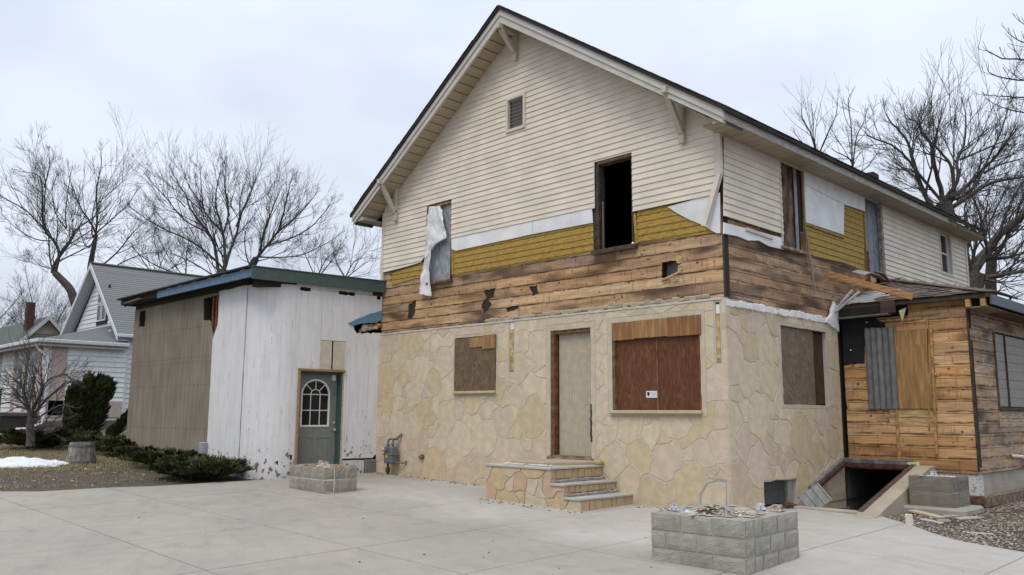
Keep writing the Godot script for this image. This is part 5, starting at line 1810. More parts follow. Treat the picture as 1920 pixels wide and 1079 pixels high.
	for q in [[0.09, Color(0.56, 0.36, 0.13)], [0.30, Color(0.50, 0.33, 0.14)]]:
		bx(m, Vector3(xc + q[0] - 0.03, ye - 0.125, zp + 0.10), Vector3(0.07, 0.13, 0.10), q[1], 0.004)
	bx(m, Vector3(xc + 0.16, ye - 0.195, zp - 0.4), Vector3(0.33, 0.015, 1.0), Color(0.42, 0.32, 0.20), 0.003)
	bx(m, Vector3(xc + 0.16, ye - 0.195, zp - 4.0), Vector3(0.33, 0.015, 6.1), Color(0.22, 0.16, 0.11), 0.003)
	bx(m, Vector3(xc + 0.17, ye - 0.12, zp + 0.02), Vector3(0.34, 0.13, 0.03), Color(0.02, 0.016, 0.014), 0.003)
	part("rafter_end", m, mats.wood_long, po, "open end of the eave showing bare rafter wood")
	m = Mb.new()
	bx(m, Vector3(xc + 0.37, ye - 0.09, zp - 3.6), Vector3(0.03, 0.16, 7.4), Color(0.085, 0.105, 0.115), 0.005)
	part("eave_board", m, mats.plastic, po, "dark blue-green eave board along the side")


# ---------------------------------------------------------------- the neighbours on the left
func siding_mesh(m: Mb, region: PackedVector2Array, holes: Array, exposure: float, col: Color, z0: float) -> void:
	var lo := 1000.0
	var hi := -1000.0
	for p in region:
		lo = minf(lo, p.y)
		hi = maxf(hi, p.y)
	var v := lo
	while v < hi:
		for r in Geometry2D.intersect_polygons(rect(-100, v, 100, minf(v + exposure, hi)), region):
			for p in cut(r, holes):
				slab(m, p, z0 - 0.01, z0, col, 0.0, 0.03 / exposure, minf(v + exposure, hi))
		v += exposure


func neighbours() -> void:
	var xw := -27.75
	var nb := thing("white_house", "white-sided house with grey shingled gable roof and hipped front porch", "house")
	var gz := -1.9
	var white := Color(0.76, 0.765, 0.77)
	mat("grey_roof", 0.95, ntex(0.05, 0.72, 1.0, 81, 512, 4), {tri = Vector3(1.0, 2.2, 1.0), detail = ntex(0.1, 0.7, 1.0, 82), dscale = 2.0})
	var m := Mb.new()
	# body
	slab(m, PackedVector2Array([Vector2(-34.1, 0.2), Vector2(xw, 0.2), Vector2(xw, 4.3), Vector2(-31.0, 7.1), Vector2(-34.1, 4.3)]), -14.0, gz - 0.02, white)
	var body := part("wall", m, mats.painted, nb)
	m = Mb.new()
	siding_mesh(m, PackedVector2Array([Vector2(-34.1, 3.8), Vector2(xw, 3.8), Vector2(xw, 4.4), Vector2(-31.1, 7.3), Vector2(-34.1, 4.4)]), [], 0.19, white, 0.0)
	var g := frame(nb, "gable_siding", Vector3(0, 0, gz), Vector3(1, 0, 0), m, mats.painted, "", )
	g.set_meta("kind", "stuff")
	m = Mb.new()
	siding_mesh(m, rect(1.9, 1.15, 13.8, 4.3), [], 0.19, white, 0.0)
	var g2 := frame(nb, "side_siding", Vector3(xw, 0, 0), Vector3(0, 0, -1), m, mats.painted)
	g2.set_meta("kind", "stuff")
	# gable window, a pair of sashes in a dark frame
	var wr := rc(Vector2(-31.672, 4.96), Vector2(-30.486, 6.581))
	var wl: float = wr[0].x + 0.6
	wr = rect(wl, wr[0].y, wl + 1.25, wr[2].y)
	m = Mb.new()
	slab(m, wr, 0.0, 0.06, Color(0.035, 0.03, 0.03), 0.01)
	var w := frame(nb, "window", Vector3(0, 0, gz), Vector3(1, 0, 0), m, mats.dark)
	for i in 2:
		var a: float = wr[0].x + 0.12 + i * 0.55
		for k in 2:
			m = Mb.new()
			var b: float = wr[0].y + 0.15 + k * 0.74
			slab(m, rect(a, b, a + 0.46, b + 0.70), 0.055, 0.075, W)
			part("pane", m, mats.glass, w)
			m = Mb.new()
			for p in cut(rect(a - 0.01, b - 0.01, a + 0.47, b + 0.71), [rect(a + 0.045, b + 0.045, a + 0.415, b + 0.655)]):
				slab(m, p, 0.06, 0.095, Color(0.62, 0.62, 0.62), 0.004)
			part("sash", m, mats.plastic, w)
	# roof, with its rake boards and soffit
	var zf := -1.48
	var ax := -31.15
	var ay := 7.58
	var sl := 0.885
	m = Mb.new()
	var roofc := Color(0.36, 0.372, 0.37)
	for sd in [-1.0, 1.0]:
		var xe: float = ax + sd * 3.72
		slab(m, PackedVector2Array([Vector2(ax, ay), Vector2(xe, ay - 3.72 * sl), Vector2(xe, ay - 3.72 * sl - 0.08), Vector2(ax, ay - 0.09)]), -14.3, zf, roofc)
	# a cross gable further back
	var cz := -9.0
	for sd in [-1.0, 1.0]:
		var ze: float = cz + sd * 2.6
		m.flat(Vector3(ax, ay - 0.02, cz), Vector3(-27.0, ay - 0.02, cz), Vector3(-27.0, ay - 2.4, ze), Vector3.UP, roofc)
		m.flat(Vector3(ax, ay - 0.02, cz), Vector3(ax + 2.6, ay - 2.4, ze), Vector3(-27.0, ay - 2.4, ze), Vector3.UP, roofc)
	var roof := part("roof", m, mats.grey_roof, nb)
	m = Mb.new()
	# courses of shingles on the slope that shows
	for r in 34:
		var t0 := r / 34.0
		var x0 := ax + 3.72 * t0
		var x1 := ax + 3.72 * (t0 + 1.0 / 34.0)
		m.quad(Vector3(x0, ay - (x0 - ax) * sl + 0.010, zf - 0.01), Vector3(x1, ay - (x1 - ax) * sl + 0.026, zf - 0.01), Vector3(x1, ay - (x1 - ax) * sl + 0.026, -14.2), Vector3(x0, ay - (x0 - ax) * sl + 0.010, -14.2), Vector3(sl, 1, 0).normalized(), j(roofc, 0.05))
		m.quad(Vector3(x1, ay - (x1 - ax) * sl + 0.026, zf - 0.01), Vector3(x1, ay - (x1 - ax) * sl + 0.004, zf - 0.01), Vector3(x1, ay - (x1 - ax) * sl + 0.004, -14.2), Vector3(x1, ay - (x1 - ax) * sl + 0.026, -14.2), Vector3(1, 0, 0), roofc * 0.8)
	part("shingle_course", m, mats.grey_roof, roof, "", "stuff")
	for sd in [-1.0, 1.0]:
		var xe: float = ax + sd * 3.74
		m = Mb.new()
		slab(m, PackedVector2Array([Vector2(ax, ay + 0.01), Vector2(xe, ay - 3.72 * sl), Vector2(xe, ay - 3.72 * sl - 0.20), Vector2(ax, ay - 0.22)]), zf, zf + 0.03, Color(0.60, 0.62, 0.65), 0.004)
		part("rake_board", m, mats.plastic, nb)
		m = Mb.new()
		for i in 22:
			var xa: float = ax + sd * 3.7 * i / 22.0
			var xb: float = ax + sd * (3.7 * (i + 1) / 22.0 - 0.01)
			slab(m, PackedVector2Array([Vector2(xa, ay - absf(xa - ax) * sl - 0.21), Vector2(xb, ay - absf(xb - ax) * sl - 0.21), Vector2(xb, ay - absf(xb - ax) * sl - 0.19), Vector2(xa, ay - absf(xa - ax) * sl - 0.19)]), gz, zf, Color(0.50, 0.51, 0.53))
		part("rake_soffit", m, mats.plastic, nb)
	m = Mb.new()
	bx(m, Vector3(xw + 0.32, 4.30, -7.6), Vector3(0.14, 0.13, 12.2), Color(0.60, 0.62, 0.65), 0.02)
	bx(m, Vector3(xw + 0.15, 4.2, -7.6), Vector3(0.3, 0.03, 12.2), Color(0.45, 0.45, 0.46))
	part("gutter", m, mats.plastic, nb)
	m = Mb.new()
	bx(m, Vector3(xw + 0.06, 2.7, gz - 0.03), Vector3(0.13, 3.2, 0.11), Color(0.68, 0.69, 0.71), 0.01)
	part("corner_board", m, mats.plastic, nb)
	m = Mb.new()
	bx(m, Vector3(-28.35, 4.35, gz + 0.4), Vector3(0.1, 0.45, 0.1), Color(0.68, 0.69, 0.7), 0.01)
	part("vent_pipe", m, mats.plastic, nb)
	# ridge cap and vents
	m = Mb.new()
	bar(m, Vector3(ax, ay + 0.02, zf + 0.02), Vector3(ax, ay + 0.02, -14.2), 0.06, 0.24, Color(0.26, 0.27, 0.265))
	part("ridge_cap", m, mats.grey_roof, roof)
	# foundation of concrete blocks
	m = Mb.new()
	for r in 3:
		for i in 26:
			bx(m, Vector3(xw + 0.12, 0.50 + 0.21 * r, 0.55 - i * 0.46 + (0.2 if r % 2 == 0 else 0.0)), Vector3(0.25, 0.203, 0.452), j(Color(0.215, 0.195, 0.17), 0.12), 0.012)
	part("foundation_block", m, mats.block, nb, "", "stuff")

	# the porch
	var xp := -27.58
	var zp := 0.78
	m = Mb.new()
	bx(m, Vector3((-33.9 + xp) / 2, 2.5, (gz + zp) / 2), Vector3(xp + 33.9 - 0.04, 2.9, zp - gz - 0.04), white)
	var pw := part("porch_wall", m, mats.painted, nb)
	m = Mb.new()
	siding_mesh(m, rect(-1.05, 1.75, 1.9, 3.82), [], 0.19, white, 0.0)
	var s1 := frame(nb, "porch_siding", Vector3(xp, 0, -0.0), Vector3(0, 0, -1), m, mats.painted)
	s1.position.z = -0.0
	s1.set_meta("kind", "stuff")
	m = Mb.new()
	siding_mesh(m, rect(-33.9, 1.15, xp, 3.82), [], 0.19, white, 0.0)
	var s2 := frame(nb, "porch_front_siding", Vector3(0, 0, zp), Vector3(1, 0, 0), m, mats.painted)
	s2.set_meta("kind", "stuff")
	var pink := Color(0.47, 0.375, 0.335)
	m = Mb.new()
	bx(m, Vector3(xp + 0.015, 2.55, zp - 0.30), Vector3(0.05, 2.65, 0.52), pink, 0.006)
	bx(m, Vector3(xp + 0.015, 1.47, -0.55), Vector3(0.05, 0.62, 2.65), pink, 0.006)
	part("pink_panel", m, mats.painted, nb)
	for x in [-28.6, -30.3, -31.9]:
		m = Mb.new()
		bx(m, Vector3(x, 2.5, zp + 0.02), Vector3(0.42, 2.5, 0.05), pink, 0.006)
		part("pink_panel", m, mats.painted, nb)
	for q in [[-29.45, 2.7, 0.9], [-31.1, 2.6, 0.8], [-28.05, 2.6, 0.55]]:
		m = Mb.new()
		bx(m, Vector3(q[0], q[1], zp + 0.02), Vector3(q[2], 1.9, 0.06), Color(0.66, 0.66, 0.67), 0.008)
		var pwn := part("window", m, mats.plastic, nb)
		for k in 2:
			m = Mb.new()
			bx(m, Vector3(q[0], q[1] - 0.43 + 0.87 * k, zp + 0.055), Vector3(q[2] - 0.16, 0.78, 0.02), W)
			part("pane", m, mats.glass, pwn)
	# porch roof: hip with gutter
	var B := Vector3(-27.3, 3.97, 1.28)
	var Rr := Vector3(-27.3, 3.97, gz)
	var A := Vector3(-29.0, 4.86, gz)
	var A2 := Vector3(-33.0, 4.86, gz)
	var B2 := Vector3(-34.4, 3.97, 1.28)
	m = Mb.new()
	var pc := Color(0.27, 0.275, 0.29)
	m.flat(B, Rr, A, Vector3(1, 1, 0), pc)
	m.flat(B, A, A2, Vector3(0, 1, 1), pc)
	m.flat(B, A2, B2, Vector3(0, 1, 1), pc)
	m.flat(B + Vector3(0, -0.16, 0), B2 + Vector3(0, -0.16, 0), Vector3(-34.4, 3.81, gz), Vector3.DOWN, white)
	m.flat(B + Vector3(0, -0.16, 0), Vector3(-34.4, 3.81, gz), Rr + Vector3(0, -0.16, 0), Vector3.DOWN, white)
	part("porch_roof", m, mats.grey_roof, nb)
	m = Mb.new()
	bx(m, Vector3(-27.27, 3.92, (1.33 + gz) / 2), Vector3(0.13, 0.14, 1.33 - gz), Color(0.52, 0.53, 0.55), 0.02)
	bx(m, Vector3(-27.36, 3.80, (1.2 + gz) / 2), Vector3(0.05, 0.12, 1.2 - gz), Color(0.58, 0.58, 0.58), 0.01)
	bx(m, Vector3(-30.8, 3.92, 1.33), Vector3(7.1, 0.14, 0.13), Color(0.6, 0.61, 0.63), 0.02)
	bx(m, Vector3(-30.8, 3.80, 1.24), Vector3(7.0, 0.12, 0.05), Color(0.55, 0.55, 0.56), 0.01)
	part("gutter", m, mats.plastic, nb)
	m = Mb.new()
	tube(m, [Vector3(-27.6, 3.85, 1.3), Vector3(-27.55, 3.6, 1.2), Vector3(-27.5, 3.35, 0.9), Vector3(-27.5, 1.2, 0.86), Vector3(-27.5, 0.95, 0.88), Vector3(-27.9, 0.75, 1.3), Vector3(-30.2, 0.68, 2.6)], 0.05, 0.05, 8, Color(0.68, 0.69, 0.70))
	part("downspout", m, mats.plastic, nb)
	# dark deck with railing and lattice in front of the porch
	m = Mb.new()
	bx(m, Vector3(-31.0, 1.25, 1.5), Vector3(5.6, 0.12, 1.3), Color(0.10, 0.085, 0.075), 0.01)
	bx(m, Vector3(-31.0, 0.85, 1.45), Vector3(5.5, 0.7, 1.2), Color(0.045, 0.04, 0.036))
	var deck := part("deck", m, mats.dark, nb)
	m = Mb.new()
	bx(m, Vector3(-31.0, 2.15, 2.1), Vector3(5.6, 0.06, 0.08), Color(0.07, 0.06, 0.055), 0.01)
	part("hand_rail", m, mats.dark, deck)
	for i in 28:
		m = Mb.new()
		bx(m, Vector3(-33.7 + i * 0.2, 1.72, 2.1), Vector3(0.05, 0.85, 0.05) if i % 7 else Vector3(0.11, 1.1, 0.11), Color(0.07, 0.06, 0.055), 0.006)
		part("baluster", m, mats.dark, deck)
	m = Mb.new()
	for i in 30:
		for s in [-1.0, 1.0]:
			var x := -33.6 + i * 0.18
			bar(m, Vector3(x, 0.58, 2.13), Vector3(x + s * 0.5, 1.1, 2.13), 0.03, 0.012, Color(0.16, 0.12, 0.10), Vector3(0, 0, 1), 0.0)
	part("lattice", m, mats.dark, deck)
	m = Mb.new()
	bx(m, Vector3(-33.2, 0.9, 2.2), Vector3(1.0, 0.75, 0.3), Color(0.20, 0.075, 0.055), 0.01)
	part("brick_pier", m, mats.block, deck)

	# the older house behind, with the brick chimney
	var X2 := -44.0
	var ap := Vector2(3.548, 6.503)
	var lf := Vector2(1.916, 4.72)
	var rf := Vector2(4.59, 5.232)
	var oh := thing("old_house", "small cream-gabled house with grey-green roof and brick chimney, far left", "house")
	m = Mb.new()
	slab(m, PackedVector2Array([Vector2(lf.x + 0.5, 0.3), Vector2(rf.x + 1.5, 0.3), Vector2(rf.x + 1.5, lf.y + 0.3), Vector2(ap.x, ap.y - 0.15), Vector2(lf.x + 0.5, lf.y + 0.3)]), -9.0, 0.0, Color(0.30, 0.33, 0.33))
	frame(oh, "wall", Vector3(X2, 0, 0), Vector3(0, 0, -1), m, mats.painted)
	m = Mb.new()
	slab(m, PackedVector2Array([Vector2(lerpf(lf.x, ap.x, 0.5), lerpf(lf.y, ap.y, 0.46)), Vector2(lerpf(rf.x + 1.8, ap.x, 0.4), lerpf(lf.y, ap.y, 0.46)), Vector2(ap.x, ap.y - 0.2)]), 0.0, 0.05, Color(0.54, 0.49, 0.38))
	frame(oh, "gable", Vector3(X2, 0, 0), Vector3(0, 0, -1), m, mats.painted)
	m = Mb.new()
	slab(m, rect(lerpf(lf.x, ap.x, 0.62), lf.y - 0.15, lerpf(lf.x, ap.x, 1.05), lf.y + 0.35), 0.02, 0.10, Color(0.66, 0.66, 0.66), 0.01)
	var ow := frame(oh, "window", Vector3(X2, 0, 0), Vector3(0, 0, -1), m, mats.plastic)
	m = Mb.new()
	slab(m, rect(lerpf(lf.x, ap.x, 0.67), lf.y - 0.1, lerpf(lf.x, ap.x, 1.0), lf.y + 0.22), 0.02, 0.12, W)
	part("pane", m, mats.glass, ow)
	m = Mb.new()
	var gcol := Color(0.185, 0.215, 0.20)
	for q in [[lf, -1.0], [Vector2(2.0 * ap.x - lf.x, lf.y), 1.0]]:
		slab(m, PackedVector2Array([ap, q[0], q[0] - Vector2(0, 0.12), ap - Vector2(0, 0.12)]), -9.5, 0.45, gcol)
	var orf := frame(oh, "roof", Vector3(X2, 0, 0), Vector3(0, 0, -1), m, mats.grey_roof)
	for q in [lf, Vector2(2.0 * ap.x - lf.x, lf.y)]:
		m = Mb.new()
		slab(m, PackedVector2Array([ap + Vector2(0, 0.02), q + Vector2(0, 0.02), q - Vector2(0, 0.2), ap - Vector2(0, 0.22)]), 0.45, 0.5, Color(0.56, 0.57, 0.57), 0.004)
		frame(oh, "rake_board", Vector3(X2, 0, 0), Vector3(0, 0, -1), m, mats.plastic)
	var ch := thing("brick_chimney", "", "")
	remove_child(ch)
	ch.free()
	m = Mb.new()
	var cb := Vector3(-44.79, 6.219, -2.92)
	bx(m, cb + Vector3(0, 0.3, 0), Vector3(0.38, 1.5, 0.38), Color(0.20, 0.16, 0.14))
	var chim := part("chimney", m, mats.block, oh, "square brick chimney")
	for r in 14:
		for k in 4:
			for h in 3:
				m = Mb.new()
				var y := cb.y - 0.35 + r * 0.105
				var o := -0.115 + h * 0.115 + (0.02 if r % 2 else -0.02)
				var c3: Vector3 = cb + [Vector3(o, 0, 0.18), Vector3(0.18, 0, o), Vector3(o, 0, -0.18), Vector3(-0.18, 0, o)][k]
				if k > 1:
					continue
				bx(m, Vector3(c3.x, y, c3.z), Vector3(0.108, 0.09, 0.05) if k % 2 == 0 else Vector3(0.05, 0.09, 0.108), j(Color(0.17, 0.085, 0.07), 0.2), 0.004)
				part("brick", m, mats.block, chim)


# ---------------------------------------------------------------- bare trees
var bark := Color(0.125, 0.108, 0.098)


func twig(m: Mb, p: Vector3, d: Vector3, len: float, r: float, level: int, up: float, dens: float) -> void:
	var k := 4 if level > 0 else 3
	var pts := [p]
	var q := p
	var dir := d.normalized()
	var step := len / k
	var dirs := [dir]
	for i in k:
		dir = (dir + Vector3(rng.randf_range(-1, 1), rng.randf_range(-1, 1), rng.randf_range(-1, 1)) * 0.16 + Vector3(0, up, 0) * 0.7).normalized()
		q += dir * step
		pts.append(q)
		dirs.append(dir)
	tube(m, pts, r, maxf(r * 0.4, 0.0042), 5 if r > 0.045 else 3, bark)
	if level <= 0:
		return
	var n := maxi(1, int(round(dens * (1.7 + rng.randf() * 1.4))))
	for i in n:
		var t := rng.randf_range(0.25, 1.0)
		var at := t * k
		var s := mini(int(at), k - 1)
		var b: Vector3 = pts[s].lerp(pts[s + 1], at - s)
		var dd: Vector3 = dirs[s]
		var side := dd.cross(Vector3(rng.randf_range(-1, 1), rng.randf_range(-1, 1), rng.randf_range(-1, 1))).normalized()
		twig(m, b, dd * 0.85 + side * rng.randf_range(0.3, 0.75), len * rng.randf_range(0.5, 0.85), maxf(r * lerpf(0.65, 0.45, t), 0.0050), level - 1, up, dens)
	twig(m, q, dir, len * 0.6, maxf(r * 0.45, 0.0050), level - 1, up, dens)


# a tree from its limbs: each limb is a line of points, its radius at foot and tip, and the length of the branches that leave it
func tree(n: String, label: String, trunk: Array, tr: Vector2, limbs: Array, levels: int, up := 0.12, dens := 1.0, group := "", depth := 1.2) -> void:
	var at: Vector3 = trunk[0]
	var o := thing(n, label, "tree", Vector3(at.x, gy(at.x, at.z), at.z), group)
	var off := o.position
	var m := Mb.new()
	var tp := []
	for p in trunk:
		tp.append(p - off)
	tube(m, smooth(tp), tr.x, tr.y, 10, bark)
	part("trunk", m, mats.bark, o)
	var cm := Mb.new()
	for l in limbs:
		m = Mb.new()
		var pts := []
		var k: int = l[0].size()
		var push := rng.randf_range(-1.0, 1.0) * depth
		for i in k:
			var p: Vector3 = l[0][i] - off
			# limbs spread in depth as well
			var f := float(i) / maxi(1, k - 1)
			p += (Vector3(-0.71, 0, -0.70) * push + Vector3(0.70, 0, -0.71) * push * 0.05) * f * (1.0 if l[3] > 0.0 else 0.0) * absf(l[3]) * 1.2
			pts.append(p)
		var near: Vector3 = tp[tp.size() - 1]
		if near.distance_to(pts[0]) > 0.02 and near.distance_to(pts[0]) < 1.6:
			pts.push_front(near)
		var sp := smooth(pts)
		for i in range(1, sp.size() - 1):
			sp[i] += Vector3(rng.randf_range(-1, 1), rng.randf_range(-1, 1), rng.randf_range(-1, 1)) * l[1] * 0.13
		tube(m, sp, l[1] * 0.75, l[2] * 0.75, 7 if l[1] > 0.08 else 5, bark)
		part("limb", m, mats.bark, o)
		var total := 0.0
		for i in sp.size() - 1:
			total += sp[i].distance_to(sp[i + 1])
		var count := int(total * 1.7 * dens) + 2
		for i in count:
			var t := lerpf(0.16, 1.0, float(i) / count)
			var a := t * (sp.size() - 1)
			var s := mini(int(a), sp.size() - 2)
			var b: Vector3 = sp[s].lerp(sp[s + 1], a - s)
			var dd: Vector3 = (sp[s + 1] - sp[s]).normalized()
			var side := dd.cross(Vector3(rng.randf_range(-1, 1), rng.randf_range(-1, 1), rng.randf_range(-1, 1))).normalized()
			var far := 1.75 if l[3] > 0.0 and t < 0.55 and rng.randf() < 0.35 else 1.0
			twig(cm, b, dd * 0.8 + side * rng.randf_range(0.35, 0.8), far * absf(l[3]) * rng.randf_range(0.5, 1.25) * lerpf(1.15, 0.38, t), lerpf(l[1], l[2], t) * (0.30 if far < 1.5 else 0.42) + 0.004, levels if t < 0.66 else levels - 1, up, dens)
		var e: int = sp.size() - 1
		for i in 2:
			twig(cm, sp[e], (sp[e] - sp[e - 1]).normalized() + Vector3(rng.randf_range(-1, 1), rng.randf_range(-0.5, 1), rng.randf_range(-1, 1)) * 0.35, absf(l[3]) * 0.3 * rng.randf_range(0.7, 1.0), l[2] * 0.7, levels - 1, up, dens)
	part("crown", cm, mats.bark, o)


func smooth(p: Array) -> Array:
	if p.size() < 3:
		return p.duplicate()
	var o := []
	for i in p.size() - 1:
		var a: Vector3 = p[maxi(i - 1, 0)]
		var b: Vector3 = p[i]
		var c: Vector3 = p[i + 1]
		var d: Vector3 = p[mini(i + 2, p.size() - 1)]
		for k in 3:
			var t := k / 3.0
			o.append(0.5 * ((2.0 * b) + (c - a) * t + (2.0 * a - 5.0 * b + 4.0 * c - d) * t * t + (3.0 * b - a - 3.0 * c + d) * t * t * t))
	o.append(p[p.size() - 1])
	return o


func down(p: Vector3) -> Vector3:
	return Vector3(p.x, gy(p.x, p.z) - 0.2, p.z)


func trees() -> void:
	mat("bark", 0.95, ntex(0.03, 0.6, 1.0, 91, 512, 4), {tri = Vector3(1.0, 0.4, 1.0)})
	# left: the tall tree behind the white house, its trunk bending over the roof
	var t1 := [Vector3(-40.596, 5.032, -4.547), Vector3(-40.638, 6.132, -4.267), Vector3(-40.782, 7.012, -3.933), Vector3(-40.873, 7.644, -3.704), Vector3(-41.065, 8.055, -3.421), Vector3(-41.349, 8.52, -3.033)]
	t1.push_front(down(t1[0]))
	tree("bare_tree", "tall bare tree with a bent trunk behind the white house", t1, Vector2(0.30, 0.17), [
		[[Vector3(-41.447, 8.712, -2.893), Vector3(-41.095, 9.65, -3.047), Vector3(-40.792, 10.313, -3.212), Vector3(-40.707, 10.754, -3.203), Vector3(-40.511, 11.14, -3.319), Vector3(-40.113, 11.583, -3.627), Vector3(-39.626, 12.138, -4.003)], 0.13, 0.03, 1.5],
		[[Vector3(-41.095, 9.65, -3.047), Vector3(-41.312, 10.391, -2.668), Vector3(-41.465, 10.803, -2.425), Vector3(-41.438, 11.628, -2.275), Vector3(-41.313, 12.454, -2.223), Vector3(-41.292, 13.417, -2.038), Vector3(-41.719, 13.634, -1.558)], 0.11, 0.025, 1.5],
		[[Vector3(-41.432, 11.683, -2.268), Vector3(-41.559, 12.727, -1.916), Vector3(-41.714, 13.689, -1.552), Vector3(-42.109, 14.594, -0.957)], 0.06, 0.02, 1.3],
		[[Vector3(-41.301, 12.95, -2.129), Vector3(-40.891, 13.888, -2.343), Vector3(-40.723, 14.385, -2.407)], 0.05, 0.02, 1.2],
		[[Vector3(-41.438, 8.795, -2.884), Vector3(-41.495, 9.564, -2.66), Vector3(-41.474, 10.527, -2.475), Vector3(-41.702, 11.351, -2.067), Vector3(-42.16, 12.585, -1.337), Vector3(-42.788, 13.13, -0.583)], 0.07, 0.02, 1.4],
		[[Vector3(-41.471, 10.747, -2.431), Vector3(-41.869, 11.625, -1.839), Vector3(-42.399, 12.171, -1.184), Vector3(-43.004, 12.936, -0.406)], 0.06, 0.018, 1.3],
		[[Vector3(-41.192, 9.099, -3.068), Vector3(-40.511, 9.627, -3.645), Vector3(-39.971, 10.127, -4.085), Vector3(-39.673, 10.542, -4.297)], 0.07, 0.02, 1.2],
		[[Vector3(-41.332, 10.198, -2.69), Vector3(-42.003, 10.331, -1.981), Vector3(-42.723, 10.93, -1.122), Vector3(-43.239, 11.614, -0.452)], 0.05, 0.018, 1.3],
		[[Vector3(-40.702, 10.809, -3.197), Vector3(-40.988, 11.632, -2.73), Vector3(-40.972, 12.732, -2.51), Vector3(-40.758, 13.284, -2.608)], 0.05, 0.016, 1.2],
		[[Vector3(-41.329, 8.713, -3.012), Vector3(-42.137, 9.037, -2.124), Vector3(-42.851, 9.691, -1.259)], 0.045, 0.016, 1.1],
		[[Vector3(-40.696, 10.864, -3.191), Vector3(-40.655, 11.634, -3.067), Vector3(-40.511, 12.461, -3.035), Vector3(-40.299, 13.563, -3.013)], 0.05, 0.016, 1.2]], 3, 0.10, 1.0, "", 1.4)
	var t2 := [Vector3(-42.364, 6.353, -5.351), Vector3(-42.207, 8.655, -5.015), Vector3(-42.083, 9.461, -4.967), Vector3(-41.9, 10.239, -4.985), Vector3(-41.723, 10.96, -5.01)]
	t2.push_front(down(t2[0]))
	tree("bare_tree", "bare tree rising just behind the apex of the white house's roof", t2, Vector2(0.22, 0.10), [
		[[Vector3(-41.779, 10.815, -4.984), Vector3(-41.5, 11.537, -5.112), Vector3(-41.288, 12.401, -5.141), Vector3(-41.081, 13.208, -5.177), Vector3(-40.679, 14.131, -5.386), Vector3(-40.476, 14.708, -5.467)], 0.09, 0.02, 1.5],
		[[Vector3(-41.723, 10.96, -5.01), Vector3(-41.853, 11.678, -4.723), Vector3(-42.007, 12.165, -4.462), Vector3(-42.128, 12.97, -4.167), Vector3(-42.214, 14.119, -3.833)], 0.08, 0.02, 1.4],
		[[Vector3(-41.717, 11.017, -5.003), Vector3(-41.107, 11.971, -5.416), Vector3(-40.609, 12.838, -5.735), Vector3(-40.391, 13.559, -5.801)], 0.07, 0.02, 1.3],
		[[Vector3(-41.648, 9.321, -5.439), Vector3(-41.096, 10.102, -5.83), Vector3(-40.466, 11.257, -6.22), Vector3(-39.941, 11.98, -6.597)], 0.07, 0.018, 1.3],
		[[Vector3(-41.075, 9.325, -6.019), Vector3(-40.395, 9.964, -6.57), Vector3(-39.854, 10.255, -7.056)], 0.05, 0.015, 1.0],
		[[Vector3(-41.887, 10.958, -4.844), Vector3(-41.768, 12.11, -4.717), Vector3(-41.526, 13.262, -4.715), Vector3(-41.395, 14.126, -4.661)], 0.07, 0.018, 1.3],
		[[Vector3(-42.105, 10.238, -4.778), Vector3(-42.542, 10.953, -4.181), Vector3(-42.806, 11.958, -3.698)], 0.06, 0.015, 1.1]], 3, 0.12, 1.0, "", 1.4)
	var t3 := [Vector3(-39.481, 5.41, -11.357), Vector3(-39.211, 7.813, -11.114), Vector3(-39.059, 8.864, -11.041), Vector3(-38.933, 9.465, -11.04)]
	t3.push_front(down(t3[0]))
